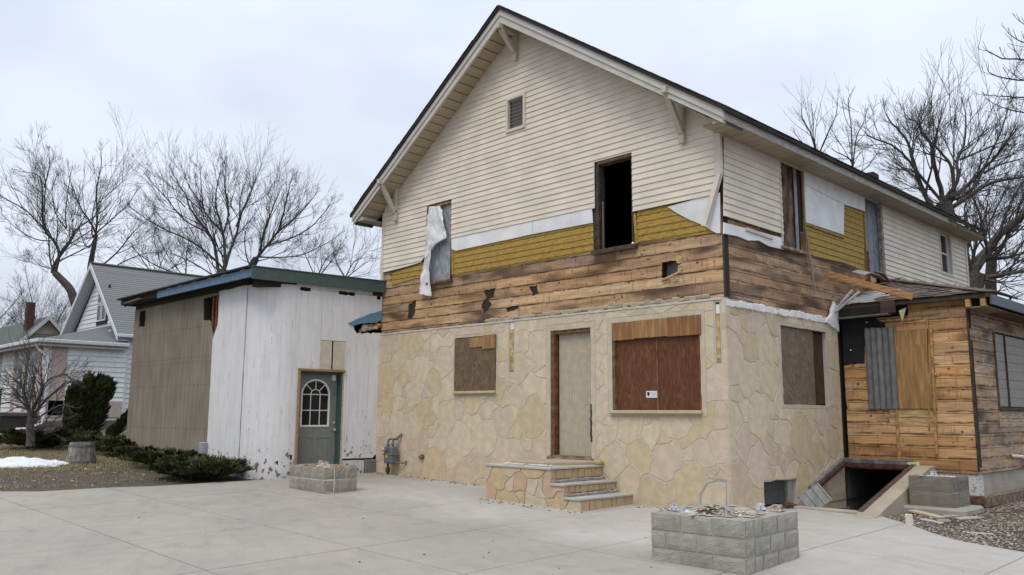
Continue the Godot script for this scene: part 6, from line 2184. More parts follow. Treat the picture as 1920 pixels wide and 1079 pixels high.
	tree("bare_tree", "broad bare tree with fanning limbs behind the annex's blue roof edge", t3, Vector2(0.36, 0.26), [
		[[Vector3(-39.129, 9.014, -10.938), Vector3(-39.17, 10.064, -10.671), Vector3(-39.22, 10.813, -10.459), Vector3(-39.42, 11.562, -10.095), Vector3(-39.775, 12.25, -9.587), Vector3(-40.118, 13.057, -9.066), Vector3(-40.254, 13.806, -8.767), Vector3(-40.539, 14.554, -8.317), Vector3(-40.754, 15.153, -7.97)], 0.15, 0.025, 1.6],
		[[Vector3(-38.881, 9.556, -11.073), Vector3(-38.781, 10.517, -10.967), Vector3(-38.795, 11.417, -10.76), Vector3(-38.839, 12.017, -10.586), Vector3(-38.971, 13.216, -10.194), Vector3(-38.82, 14.268, -10.122), Vector3(-38.62, 15.17, -10.131)], 0.15, 0.025, 1.6],
		[[Vector3(-38.832, 9.616, -11.11), Vector3(-38.494, 10.819, -11.194), Vector3(-38.23, 11.722, -11.267), Vector3(-38.094, 12.623, -11.211), Vector3(-38.028, 13.674, -11.052), Vector3(-37.705, 14.727, -11.153)], 0.14, 0.025, 1.6],
		[[Vector3(-38.15, 11.872, -11.316), Vector3(-37.71, 12.626, -11.6), Vector3(-37.257, 13.29, -11.916), Vector3(-36.951, 13.772, -12.123)], 0.08, 0.02, 1.3],
		[[Vector3(-39.157, 8.953, -10.923), Vector3(-39.835, 9.608, -10.094), Vector3(-40.429, 10.054, -9.397), Vector3(-40.734, 10.201, -9.056)], 0.07, 0.02, 1.2],
		[[Vector3(-39.164, 9.914, -10.709), Vector3(-39.775, 10.809, -9.897), Vector3(-40.61, 11.403, -8.924), Vector3(-40.963, 11.7, -8.502), Vector3(-41.419, 12.237, -7.923)], 0.09, 0.02, 1.4],
		[[Vector3(-39.438, 11.592, -10.07), Vector3(-40.105, 12.157, -9.273), Vector3(-40.621, 13.353, -8.493), Vector3(-40.97, 14.101, -7.978)], 0.07, 0.018, 1.4],
		[[Vector3(-38.828, 11.717, -10.662), Vector3(-39.402, 12.763, -9.855), Vector3(-39.476, 14.113, -9.49), Vector3(-39.474, 15.163, -9.266)], 0.08, 0.02, 1.4],
		[[Vector3(-38.731, 11.418, -10.825), Vector3(-38.35, 12.621, -10.952), Vector3(-38.301, 14.122, -10.679), Vector3(-38.07, 15.324, -10.654)], 0.08, 0.02, 1.4],
		[[Vector3(-40.106, 12.967, -9.097), Vector3(-40.499, 13.504, -8.584), Vector3(-41.017, 13.65, -8.027)], 0.05, 0.016, 1.2]], 3, 0.14, 1.15, "", 1.6)
	var t4 := [Vector3(-40.277, 5.587, -13.391), Vector3(-39.864, 8.717, -13.137), Vector3(-39.662, 9.812, -13.106), Vector3(-39.375, 10.44, -13.263)]
	t4.push_front(down(t4[0]))
	tree("bare_tree", "bare tree leaning right above the annex's green roof edge", t4, Vector2(0.32, 0.2), [
		[[Vector3(-39.436, 10.283, -13.235), Vector3(-38.849, 11.226, -13.627), Vector3(-38.323, 12.011, -13.991), Vector3(-37.703, 12.641, -14.484), Vector3(-37.193, 13.271, -14.866), Vector3(-36.54, 14.214, -15.325)], 0.14, 0.025, 1.5],
		[[Vector3(-39.241, 10.66, -13.351), Vector3(-39.007, 11.85, -13.333), Vector3(-38.655, 13.103, -13.42), Vector3(-38.319, 14.2, -13.524), Vector3(-38.143, 14.826, -13.568)], 0.12, 0.025, 1.5],
		[[Vector3(-38.33, 11.949, -13.997), Vector3(-37.876, 13.109, -14.208), Vector3(-37.557, 14.049, -14.329), Vector3(-37.253, 14.833, -14.468)], 0.09, 0.02, 1.4],
		[[Vector3(-38.856, 11.163, -13.633), Vector3(-37.927, 11.546, -14.492), Vector3(-36.973, 12.178, -15.324), Vector3(-36.208, 13.122, -15.896), Vector3(-35.937, 13.593, -16.069)], 0.09, 0.02, 1.4],
		[[Vector3(-39.321, 10.534, -13.297), Vector3(-38.469, 10.603, -14.146), Vector3(-37.547, 10.923, -15.011), Vector3(-36.577, 11.712, -15.826), Vector3(-36.067, 12.342, -16.207)], 0.08, 0.02, 1.3],
		[[Vector3(-39.646, 9.969, -13.089), Vector3(-39.882, 10.905, -12.648), Vector3(-39.864, 12.155, -12.398), Vector3(-39.589, 13.095, -12.475)], 0.08, 0.02, 1.3]], 3, 0.12, 1.1, "", 1.6)
	var g := "low scrubby trees behind the annex"
	for q in [[[Vector3(-40.651, 8.654, -18.114), Vector3(-40.391, 10.006, -18.086)], [[Vector3(-40.432, 9.837, -18.081), Vector3(-40.646, 11.017, -17.61), Vector3(-40.761, 11.759, -17.334)], [Vector3(-40.391, 10.006, -18.086), Vector3(-40.028, 11.191, -18.199), Vector3(-39.598, 11.869, -18.489)], [Vector3(-40.398, 9.939, -18.094), Vector3(-39.325, 11.028, -18.947), Vector3(-38.792, 11.538, -19.377)]], "low scrubby bare tree just left of the house's left eave"],
		[[Vector3(-40.896, 8.936, -20.685), Vector3(-40.801, 10.337, -20.48)], [[Vector3(-40.808, 10.267, -20.488), Vector3(-41.14, 11.385, -19.91), Vector3(-41.231, 12.435, -19.593)], [Vector3(-40.801, 10.337, -20.48), Vector3(-40.499, 11.565, -20.521), Vector3(-40.121, 12.093, -20.791)], [Vector3(-40.808, 10.267, -20.488), Vector3(-40.031, 11.044, -21.109), Vector3(-39.646, 11.397, -21.423)]], "low scrubby bare tree touching the house's left eave"],
		[[Vector3(-46.415, 8.608, -12.28), Vector3(-46.323, 9.959, -12.082)], [[Vector3(-46.337, 9.824, -12.097), Vector3(-46.651, 10.97, -11.533), Vector3(-46.768, 12.15, -11.16)], [Vector3(-46.323, 9.959, -12.082), Vector3(-46.087, 11.312, -12.031), Vector3(-45.79, 12.327, -12.114)], [Vector3(-46.323, 9.959, -12.082), Vector3(-47.406, 10.626, -10.841), Vector3(-47.902, 11.635, -10.122)]], "low scrubby bare tree over the white house's ridge"],
		[[Vector3(-51.869, 9.134, -12.398), Vector3(-51.719, 10.585, -12.238)], [[Vector3(-51.734, 10.44, -12.254), Vector3(-51.975, 11.853, -11.707), Vector3(-52.197, 12.939, -11.247)], [Vector3(-51.734, 10.44, -12.254), Vector3(-51.311, 12.039, -12.34), Vector3(-50.773, 13.494, -12.571)], [Vector3(-51.719, 10.585, -12.238), Vector3(-50.574, 11.682, -13.163), Vector3(-50.112, 12.411, -13.474)]], "low scrubby bare tree on the left over the white house's roof"]]:
		var tk: Array = q[0]
		tk.push_front(down(tk[0]))
		var ls := []
		for l in q[1]:
			ls.append([l, 0.07, 0.018, 1.5])
		tree("scrub_tree", q[2], tk, Vector2(0.15, 0.09), ls, 3, 0.1, 1.0, g, 1.5)
	var g3 := "thicket trees far behind the old house"
	for q in [[5, "hazy bare thicket tree at the left edge, left of the chimney"], [35, "hazy bare thicket tree standing directly behind the chimney"], [78, "hazy bare thicket tree right of the chimney"], [112, "hazy bare thicket tree beside the white house's left rake"]]:
		var x: float = q[0]
		var base := Vector3(-58.0 - 0.03 * x, 0, -2.0 - x * 0.16)
		base.y = gy(base.x, base.z)
		var ls := []
		for i in 6:
			var a := Vector3(rng.randf_range(-1, 1), rng.randf_range(1.2, 2.2), rng.randf_range(-1, 1))
			ls.append([[base + Vector3(0, 1.5 + 0.5 * i, 0), base + Vector3(0, 1.5 + 0.5 * i, 0) + a * 1.6, base + Vector3(0, 1.5 + 0.5 * i, 0) + a * Vector3(1.2, 1, 1.2) * 3.2], 0.07, 0.018, 1.7])
		tree("thicket_tree", q[1], [base, base + Vector3(0.1, 3, 0), base + Vector3(-0.1, 6.0, 0.1)], Vector2(0.16, 0.07), ls, 3, 0.1, 1.1, g3, 1.0)

	# right: the wide tree whose fork shows over the eave
	var r1 := [Vector3(-3.763, 5.534, -21.617), Vector3(-3.655, 7.223, -21.364), Vector3(-3.656, 8.499, -21.088), Vector3(-3.706, 8.911, -20.948)]
	r1.push_front(down(r1[0]))
	tree("bare_tree", "wide bare tree forking just above the house's right eave", r1, Vector2(0.36, 0.26), [
		[[Vector3(-3.726, 8.723, -20.969), Vector3(-3.705, 9.436, -20.836), Vector3(-3.816, 10.298, -20.538), Vector3(-3.796, 10.88, -20.434), Vector3(-3.97, 11.253, -20.176), Vector3(-4.065, 11.628, -20), Vector3(-4.307, 11.87, -19.703)], 0.15, 0.02, 1.25],
		[[Vector3(-3.979, 8.721, -20.712), Vector3(-4.17, 9.845, -20.277), Vector3(-4.189, 10.689, -20.076), Vector3(-4.228, 11.345, -19.896), Vector3(-4.459, 11.943, -19.533), Vector3(-4.53, 12.412, -19.36)], 0.14, 0.02, 1.2],
		[[Vector3(-4.234, 9.995, -20.18), Vector3(-4.45, 10.481, -19.856), Vector3(-4.777, 10.928, -19.428), Vector3(-5.082, 11.076, -19.088), Vector3(-5.343, 11.261, -18.783), Vector3(-5.434, 11.411, -18.659)], 0.08, 0.018, 1.1],
		[[Vector3(-3.632, 8.724, -21.063), Vector3(-3.301, 9.345, -21.265), Vector3(-3.2, 10.322, -21.158), Vector3(-3.336, 10.939, -20.887), Vector3(-3.541, 11.538, -20.551), Vector3(-3.559, 12.007, -20.431)], 0.13, 0.02, 1.2],
		[[Vector3(-3.268, 9.665, -21.23), Vector3(-3.114, 10.51, -21.204), Vector3(-2.814, 11.094, -21.383), Vector3(-2.606, 12.071, -21.384), Vector3(-2.536, 12.484, -21.365)], 0.10, 0.02, 1.2],
		[[Vector3(-3.6, 8.649, -21.112), Vector3(-2.924, 9.255, -21.667), Vector3(-2.479, 9.558, -22.053), Vector3(-1.597, 9.715, -22.914), Vector3(-1.047, 9.87, -23.437)], 0.14, 0.03, 1.2],
		[[Vector3(-3.284, 9.252, -21.302), Vector3(-2.794, 9.743, -21.694), Vector3(-2.037, 10.612, -22.274), Vector3(-1.475, 11.404, -22.674), Vector3(-1.11, 11.839, -22.95)], 0.12, 0.025, 1.2],
		[[Vector3(-2.974, 9.292, -21.609), Vector3(-2.457, 10.421, -21.89), Vector3(-2.093, 11.362, -22.057), Vector3(-1.872, 12.208, -22.099)], 0.08, 0.02, 1.1],
		[[Vector3(-2.572, 9.951, -21.874), Vector3(-2.213, 10.198, -22.185), Vector3(-1.523, 10.429, -22.835)], 0.07, 0.018, 1.0],
		[[Vector3(-3.92, 8.909, -20.732), Vector3(-4.155, 9.47, -20.373), Vector3(-4.346, 9.562, -20.16)], 0.05, 0.015, 1.0],
		[[Vector3(-4.17, 9.845, -20.277), Vector3(-4.634, 9.991, -19.775), Vector3(-4.953, 9.745, -19.505)], 0.05, 0.014, 0.9],
		[[Vector3(-3.124, 10.416, -21.215), Vector3(-2.418, 10.797, -21.849), Vector3(-1.716, 11.14, -22.487)], 0.06, 0.016, 1.0],
		[[Vector3(-3.838, 10.598, -20.451), Vector3(-3.427, 11.351, -20.706), Vector3(-3.282, 12.103, -20.691)], 0.07, 0.016, 1.0]], 3, 0.10, 1.1, "", 1.0)
	# right: the heavy leaning trunks at the edge
	var r2 := [Vector3(-2.122, 2.703, -18.129), Vector3(-2.023, 4.329, -17.879), Vector3(-2.017, 5.175, -17.704), Vector3(-1.887, 5.761, -17.71)]
	r2.push_front(down(r2[0]))
	tree("bare_tree", "heavy bare tree at the right edge with a trunk leaning right behind the addition", r2, Vector2(0.42, 0.30), [
		[[Vector3(-1.935, 5.631, -17.689), Vector3(-1.762, 6.071, -17.77), Vector3(-1.497, 6.398, -17.968), Vector3(-1.222, 6.823, -18.155), Vector3(-0.919, 7.183, -18.385), Vector3(-0.601, 7.462, -18.647), Vector3(-0.149, 7.92, -19.007)], 0.26, 0.10, 1.1],
		[[Vector3(-1.892, 5.712, -17.715), Vector3(-1.994, 6.28, -17.489), Vector3(-1.892, 6.931, -17.452), Vector3(-1.894, 7.581, -17.31), Vector3(-1.809, 8.07, -17.292)], 0.12, 0.02, 1.0],
		[[Vector3(-1.857, 5.599, -17.775), Vector3(-1.422, 5.667, -18.201), Vector3(-0.773, 5.802, -18.83), Vector3(-0.36, 5.887, -19.231)], 0.12, 0.05, 1.0],
		[[Vector3(-1.887, 5.306, -17.807), Vector3(-1.405, 5.277, -18.302), Vector3(-0.837, 5.184, -18.898)], 0.14, 0.06, 1.0],
		[[Vector3(-1.316, 6.692, -18.088), Vector3(-1.142, 7.262, -18.142), Vector3(-0.826, 8.078, -18.287), Vector3(-0.47, 8.731, -18.507)], 0.08, 0.02, 1.0],
		[[Vector3(-1.586, 6.316, -17.895), Vector3(-1.638, 6.933, -17.71), Vector3(-1.455, 7.585, -17.755), Vector3(-1.249, 8.237, -17.824)], 0.07, 0.02, 1.0],
		[[Vector3(-1.31, 5.635, -18.321), Vector3(-1.086, 6.125, -18.443), Vector3(-0.738, 6.697, -18.673)], 0.06, 0.02, 0.9],
		[[Vector3(-1.909, 6.769, -17.47), Vector3(-2.199, 7.091, -17.107), Vector3(-2.538, 7.17, -16.747)], 0.05, 0.015, 0.9]], 3, 0.08, 1.1, "", 0.8)
	var r3 := [Vector3(-3.729, 3.018, -25.073), Vector3(-3.501, 5.22, -24.83), Vector3(-3.405, 6.421, -24.669), Vector3(-3.289, 7.263, -24.606)]
	r3.push_front(down(r3[0]))
	tree("bare_tree", "upright bare tree at the right edge rising between crossing boughs", r3, Vector2(0.26, 0.18), [
		[[Vector3(-3.293, 7.223, -24.61), Vector3(-3.275, 8.083, -24.443), Vector3(-3.191, 8.764, -24.383), Vector3(-3.187, 9.624, -24.201), Vector3(-3.218, 10.424, -23.998)], 0.13, 0.025, 1.2],
		[[Vector3(-3.289, 7.263, -24.606), Vector3(-2.936, 7.926, -24.821), Vector3(-2.693, 8.628, -24.917), Vector3(-2.496, 9.43, -24.944), Vector3(-2.271, 10.232, -24.999)], 0.11, 0.02, 1.2],
		[[Vector3(-3.253, 8.023, -24.479), Vector3(-3.504, 8.621, -24.096), Vector3(-3.574, 9.321, -23.874)], 0.06, 0.018, 1.1],
		[[Vector3(-3.356, 6.622, -24.676), Vector3(-2.887, 7.026, -25.064), Vector3(-2.327, 7.63, -25.502)], 0.08, 0.02, 1.1]], 3, 0.10, 1.1, "", 1.2)
	# behind the ridge
	for q in [[[[Vector3(-14.136, 8.876, -33.424), Vector3(-13.611, 14.345, -32.781), Vector3(-13.603, 15.208, -32.603)], [[Vector3(-13.594, 15.495, -32.55), Vector3(-13.735, 16.3, -32.234), Vector3(-13.751, 16.932, -32.081), Vector3(-13.8, 17.651, -31.878)], [Vector3(-13.476, 15.64, -32.638), Vector3(-13.182, 16.505, -32.75), Vector3(-12.897, 17.284, -32.872), Vector3(-12.834, 18.09, -32.762)], [Vector3(-13.562, 15.208, -32.644), Vector3(-14.224, 15.922, -31.82), Vector3(-14.595, 16.293, -31.364)], [Vector3(-13.74, 16.645, -32.154), Vector3(-13.973, 17.362, -31.765), Vector3(-13.975, 17.937, -31.639)]]], "slender bare tree forking above the middle of the right roof slope"],
		[[[Vector3(-12.886, 8.311, -34.813), Vector3(-12.402, 13.779, -34.128), Vector3(-12.338, 14.786, -33.976)], [[Vector3(-12.329, 14.873, -33.966), Vector3(-12.286, 16.081, -33.75), Vector3(-12.304, 17.087, -33.515), Vector3(-12.364, 18.094, -33.238), Vector3(-12.273, 18.382, -33.269)], [Vector3(-12.282, 14.931, -34.001), Vector3(-12.052, 16.37, -33.926), Vector3(-11.752, 17.092, -34.074), Vector3(-11.646, 17.524, -34.089)], [Vector3(-12.281, 14.355, -34.127), Vector3(-11.669, 14.935, -34.622), Vector3(-11.176, 15.745, -34.948)], [Vector3(-12.334, 15.218, -33.887), Vector3(-12.822, 15.645, -33.301), Vector3(-13.005, 15.845, -33.071)]]], "slender bare tree left of the wide one, above the right roof slope"]]:
		var tk: Array = q[0][0]
		tk.push_front(down(tk[0]))
		var ls := []
		for l in q[0][1]:
			ls.append([l, 0.07, 0.018, 1.2])
		tree("slender_tree", q[1], tk, Vector2(0.16, 0.08), ls, 2, 0.14, 0.8, "slender trees behind the roof", 1.0)
	# boughs of a nearer tree that stands outside the view
	var r4 := [Vector3.ZERO, Vector3(3.202, 5.442, -9.976), Vector3(3.326, 8.101, -9.53)]
	r4[0] = down(r4[1])
	tree("near_tree", "near tree whose bare boughs reach in at the upper right edge", r4, Vector2(0.30, 0.22), [
		[[Vector3(3.237, 6.506, -9.782), Vector3(2.775, 7.884, -9.018), Vector3(2.371, 8.359, -8.506), Vector3(2.083, 8.495, -8.185), Vector3(1.783, 8.514, -7.876), Vector3(1.63, 8.64, -7.694), Vector3(1.513, 8.681, -7.567)], 0.045, 0.006, -0.5],
		[[Vector3(3.215, 6.293, -9.806), Vector3(2.591, 7.563, -8.9), Vector3(2.187, 8.038, -8.388), Vector3(1.965, 8.09, -8.153), Vector3(1.743, 8.131, -7.919), Vector3(1.566, 8.246, -7.714), Vector3(1.545, 8.405, -7.658)], 0.04, 0.006, -0.5],
		[[Vector3(3.196, 7.568, -9.512), Vector3(2.614, 8.52, -8.718), Vector3(2.264, 8.783, -8.306), Vector3(2.083, 8.856, -8.107), Vector3(1.946, 8.993, -7.938), Vector3(1.883, 9.12, -7.848)], 0.035, 0.006, -0.45],
		[[Vector3(3.182, 5.974, -9.841), Vector3(2.563, 7.297, -8.929), Vector3(2.15, 7.687, -8.427), Vector3(1.855, 7.749, -8.114), Vector3(1.63, 7.768, -7.882), Vector3(1.369, 7.798, -7.61)], 0.04, 0.006, -0.5],
		[[Vector3(2.272, 7.401, -8.612), Vector3(2.011, 7.431, -8.34), Vector3(1.754, 7.504, -8.064), Vector3(1.576, 7.608, -7.861), Vector3(1.461, 7.746, -7.716)], 0.03, 0.006, -0.45],
		[[Vector3(2.69, 8.521, -8.795), Vector3(2.358, 8.964, -8.363), Vector3(2.157, 9.207, -8.106), Vector3(2.057, 9.334, -7.977)], 0.03, 0.006, -0.4]], 1, 0.22, 0.8, "", 0.3)


# ---------------------------------------------------------------- evergreen shrubs
func spray(m: Mb, p: Vector3, d: Vector3, len: float, w: float, col: Color) -> void:
	var s := d.cross(Vector3(rng.randf_range(-1, 1), rng.randf_range(-1, 1), rng.randf_range(-1, 1))).normalized()
	var o := d.cross(s)
	for k in 2:
		var ss := s if k == 0 else o
		var mid := p + d * len * 0.45
		var nn := ss.cross(d).normalized()
		if nn.y < 0.0:
			nn = -nn
		m.tri(p - ss * w * 0.2, mid + ss * w, p + d * len, nn, col)
		m.tri(p - ss * w * 0.2, mid - ss * w, p + d * len, nn, col)


func shrubs() -> void:
	mat("needles", 0.8, null, {back = Color(0.10, 0.12, 0.05)})
	# the leaning upright conifer
	var at := Vector3(-20.257, 0.409, 1.847)
	var o := thing("upright_conifer", "dark upright conifer leaning right beside the white house", "shrub", at)
	var m := Mb.new()
	var lean := Vector3(0.66, 0, -0.75)
	for i in 12:
		var a := Vector3(rng.randf_range(-0.4, 0.4), 0.0, rng.randf_range(-0.4, 0.4)) + lean * rng.randf_range(-0.5, 0.3)
		tube(m, [a, a + Vector3(0, 0.6, 0) + lean * 0.25, a * 1.3 + Vector3(0, 1.5, 0) + lean * 0.7], 0.03, 0.012, 5, Color(0.12, 0.10, 0.085))
	part("stem", m, mats.bark, o)
	m = Mb.new()
	var green := [Color(0.030, 0.042, 0.014), Color(0.042, 0.055, 0.017), Color(0.085, 0.095, 0.026), Color(0.026, 0.034, 0.014)]
	var tops := []
	for i in 34:
		var u := rng.randf_range(-0.62, 0.22)
		var w := rng.randf_range(-0.4, 0.4)
		tops.append([lean * u + Vector3(0.75, 0, 0.66) * w, (2.0 - 0.55 * absf(u) - 0.35 * absf(w)) * rng.randf_range(0.86, 1.06)])
	for tpv in tops:
		var c0: Vector3 = tpv[0]
		var h: float = tpv[1]
		var bend := lean * 0.42 + Vector3(rng.randf_range(-0.1, 0.1), 0, rng.randf_range(-0.1, 0.1))
		for i in 330:
			var t := pow(rng.randf(), 0.85)
			if t < 0.17 and rng.randf() < 0.7:
				continue
			var rad := 0.23 * sqrt(maxf(0.0, 1.0 - t)) + 0.02
			var ang := rng.randf() * TAU
			var rr := rad * sqrt(rng.randf())
			var p := c0 * (0.45 + 0.65 * t) + bend * t * h * 0.42 + Vector3(cos(ang) * rr, t * h, sin(ang) * rr)
			var d := (Vector3(cos(ang) * 0.5, 1.0, sin(ang) * 0.5) + bend * 1.1).normalized()
			spray(m, p, d, rng.randf_range(0.12, 0.24), rng.randf_range(0.018, 0.032), j(green[rng.randi() % 4], 0.25))
	# a low side lobe leaning out to the right
	for i in 900:
		var t := rng.randf()
		var ang := rng.randf() * TAU
		var rr := 0.17 * sqrt(rng.randf()) * (1.1 - t)
		var p := lean * (0.75 + 0.75 * t) + Vector3(0, 0.2 + 1.0 * t, 0) + Vector3(cos(ang) * rr, rng.randf_range(-0.1, 0.1), sin(ang) * rr)
		spray(m, p, (Vector3(cos(ang) * 0.4, 0.8, sin(ang) * 0.4) + lean * 0.8).normalized(), rng.randf_range(0.10, 0.2), 0.025, j(green[rng.randi() % 4], 0.25))
	part("foliage", m, mats.needles, o)

	# spreading junipers along the bed
	var jun := [Color(0.048, 0.058, 0.022), Color(0.070, 0.076, 0.028), Color(0.105, 0.105, 0.042), Color(0.040, 0.048, 0.022)]
	for q in [[Vector3(-18.473, 0.339, 3.365), 1.35, 0.62, "round juniper left of the upright conifer"], [Vector3(-16.732, 0.32, 2.421), 0.95, 0.42, "low juniper at the foot of the conifer, behind the tub"], [Vector3(-14.916, 0.281, 2.367), 1.0, 0.45, "juniper with a browned tip right of the tub"],
		[Vector3(-13.288, 0.237, 2.744), 0.75, 0.32, "flat juniper in the middle of the bed beside the grey wall"], [Vector3(-11.461, 0.193, 2.961), 0.95, 0.36, "spreading juniper under the middle of the grey wall"], [Vector3(-10.055, 0.161, 3.02), 0.78, 0.32, "spreading juniper below the small grey wall box"], [Vector3(-9.013, 0.135, 3.171), 0.72, 0.30, "nearest juniper, at the patio's edge below the white wall"], [Vector3(-9.519, 0.14, 3.466), 0.65, 0.26, "low juniper spilling towards the patio"]]:
		var c: Vector3 = q[0]
		var so := thing("juniper", q[3], "shrub", Vector3(c.x, gy(c.x, c.z) + 0.02, c.z), "junipers in the bed beside the annex")
		var rad: float = q[1]
		var h: float = q[2]
		m = Mb.new()
		for i in 14:
			var a := rng.randf() * TAU
			tube(m, [Vector3(0, 0.02, 0), Vector3(cos(a) * rad * 0.4, h * 0.4, sin(a) * rad * 0.4), Vector3(cos(a) * rad * 0.75, h * 0.6, sin(a) * rad * 0.75)], 0.018, 0.006, 4, Color(0.13, 0.085, 0.06))
		part("stem", m, mats.bark, so)
		m = Mb.new()
		# each bough a plume that sweeps out and up
		for b in int(80 * rad):
			var a := rng.randf() * TAU
			var e := rng.randf_range(0.05, 1.0)
			var outv := Vector3(cos(a), 0, sin(a))
			var reach := rad * rng.randf_range(0.5, 1.25) * (1.0 - 0.35 * e)
			var rise := h * (0.30 + 0.62 * e)
			for i in 46:
				var t := sqrt(rng.randf())
				var p := outv * reach * t + Vector3(0, rise * (1.0 - pow(1.0 - t, 1.6)) * 0.9 + 0.02, 0)
				p += Vector3(rng.randf_range(-1, 1), rng.randf_range(-0.5, 0.9), rng.randf_range(-1, 1)) * 0.085 * (1.25 - t)
				var d := (outv * 0.8 + Vector3(rng.randf_range(-0.6, 0.6), rng.randf_range(0.1, 0.7), rng.randf_range(-0.6, 0.6))).normalized()
				var col: Color = jun[rng.randi() % 4]
				if rng.randf() < 0.03:
					col = Color(0.13, 0.08, 0.035)
				spray(m, p, d, rng.randf_range(0.09, 0.17), rng.randf_range(0.012, 0.022), j(col, 0.25))
		part("foliage", m, mats.needles, so)

	# the small spreading bare tree in the neighbour's yard
	bark = Color(0.165, 0.145, 0.135)
	var st := [Vector3(-17.281, 0.709, 4.011), Vector3(-17.261, 0.998, 4.052), Vector3(-17.227, 1.234, 4.068)]
	tree("small_bare_tree", "low spreading ornamental tree with pale bare limbs before the white house", [st[0] + Vector3(0, -0.2, 0), st[0], st[1], st[2]], Vector2(0.11, 0.09), [
		[[Vector3(-17.239, 1.208, 4.075), Vector3(-17.292, 1.418, 4.174), Vector3(-17.452, 1.495, 4.353), Vector3(-17.611, 1.586, 4.533), Vector3(-17.773, 1.545, 4.689)], 0.06, 0.014, 0.55],
		[[Vector3(-17.227, 1.234, 4.068), Vector3(-17.286, 1.654, 4.219), Vector3(-17.351, 2.021, 4.363), Vector3(-17.477, 2.152, 4.52), Vector3(-17.601, 2.308, 4.679)], 0.06, 0.012, 0.55],
		[[Vector3(-17.219, 1.221, 4.058), Vector3(-17.113, 1.524, 4.015), Vector3(-16.952, 1.814, 3.915), Vector3(-16.884, 2.117, 3.91), Vector3(-16.831, 2.445, 3.927)], 0.065, 0.014, 0.55],
		[[Vector3(-17.198, 1.248, 4.042), Vector3(-17.017, 1.551, 3.924), Vector3(-16.757, 1.895, 3.734), Vector3(-16.595, 2.106, 3.616), Vector3(-16.417, 2.029, 3.418)], 0.06, 0.012, 0.55],
		[[Vector3(-17.191, 1.13, 4.01), Vector3(-17.007, 1.289, 3.857), Vector3(-16.753, 1.488, 3.642), Vector3(-16.609, 1.528, 3.505), Vector3(-16.475, 1.464, 3.356)], 0.045, 0.012, 0.5],
		[[Vector3(-17.224, 1.261, 4.071), Vector3(-17.209, 1.589, 4.126), Vector3(-17.142, 1.787, 4.101), Vector3(-17.096, 2.049, 4.111)], 0.045, 0.012, 0.5],
		[[Vector3(-17.194, 0.92, 3.968), Vector3(-17.03, 1.065, 3.832), Vector3(-16.916, 1.263, 3.759), Vector3(-16.709, 1.462, 3.592)], 0.045, 0.012, 0.5],
		[[Vector3(-17.289, 1.628, 4.216), Vector3(-17.471, 1.758, 4.429), Vector3(-17.656, 1.782, 4.621)], 0.04, 0.012, 0.5],
		[[Vector3(-16.89, 2.051, 3.903), Vector3(-16.674, 2.25, 3.726), Vector3(-16.548, 2.29, 3.608), Vector3(-16.454, 2.12, 3.475)], 0.035, 0.01, 0.5],
		[[Vector3(-17.296, 1.654, 4.228), Vector3(-17.215, 1.983, 4.217), Vector3(-17.274, 2.311, 4.348)], 0.035, 0.01, 0.5]], 2, 0.05, 1.5, "", 0.45)
	bark = Color(0.125, 0.108, 0.098)


# ---------------------------------------------------------------- planters, steps and everything small
func block(m: Mb, at: Vector3, s: Vector3, col: Color, faces: Array) -> void:
	# a concrete block whose outer faces are split and rough
	bx(m, at, s, col, 0.006)
	for f in faces:
		var n: Vector3 = f
		var u := Vector3(n.z, 0, -n.x) if n.y == 0.0 else Vector3(1, 0, 0)
		var w := Vector3.UP if n.y == 0.0 else Vector3(0, 0, 1)
		var hu := absf(s.dot(u)) * 0.5
		var hw := absf(s.dot(w)) * 0.5
		var hn := absf(s.dot(n)) * 0.5
		var nu := 6
		var nw := 4
		var g := []
		for b in nw + 1:
			for a in nu + 1:
				var edge := a == 0 or b == 0 or a == nu or b == nw
				var outw := 0.003 if edge else rng.randf_range(0.005, 0.014)
				g.append(at + u * lerpf(-hu, hu, float(a) / nu) * (0.985 if edge else 1.0) + w * lerpf(-hw, hw, float(b) / nw) * (0.97 if edge else 1.0) + n * (hn + outw) + (Vector3.ZERO if edge else (u * rng.randf_range(-0.012, 0.012) + w * rng.randf_range(-0.008, 0.008))))
		for b in nw:
			for a in nu:
				var k := b * (nu + 1) + a
				m.flat(g[k], g[k + 1], g[k + nu + 2], n, col)
				m.flat(g[k], g[k + nu + 2], g[k + nu + 1], n, col)


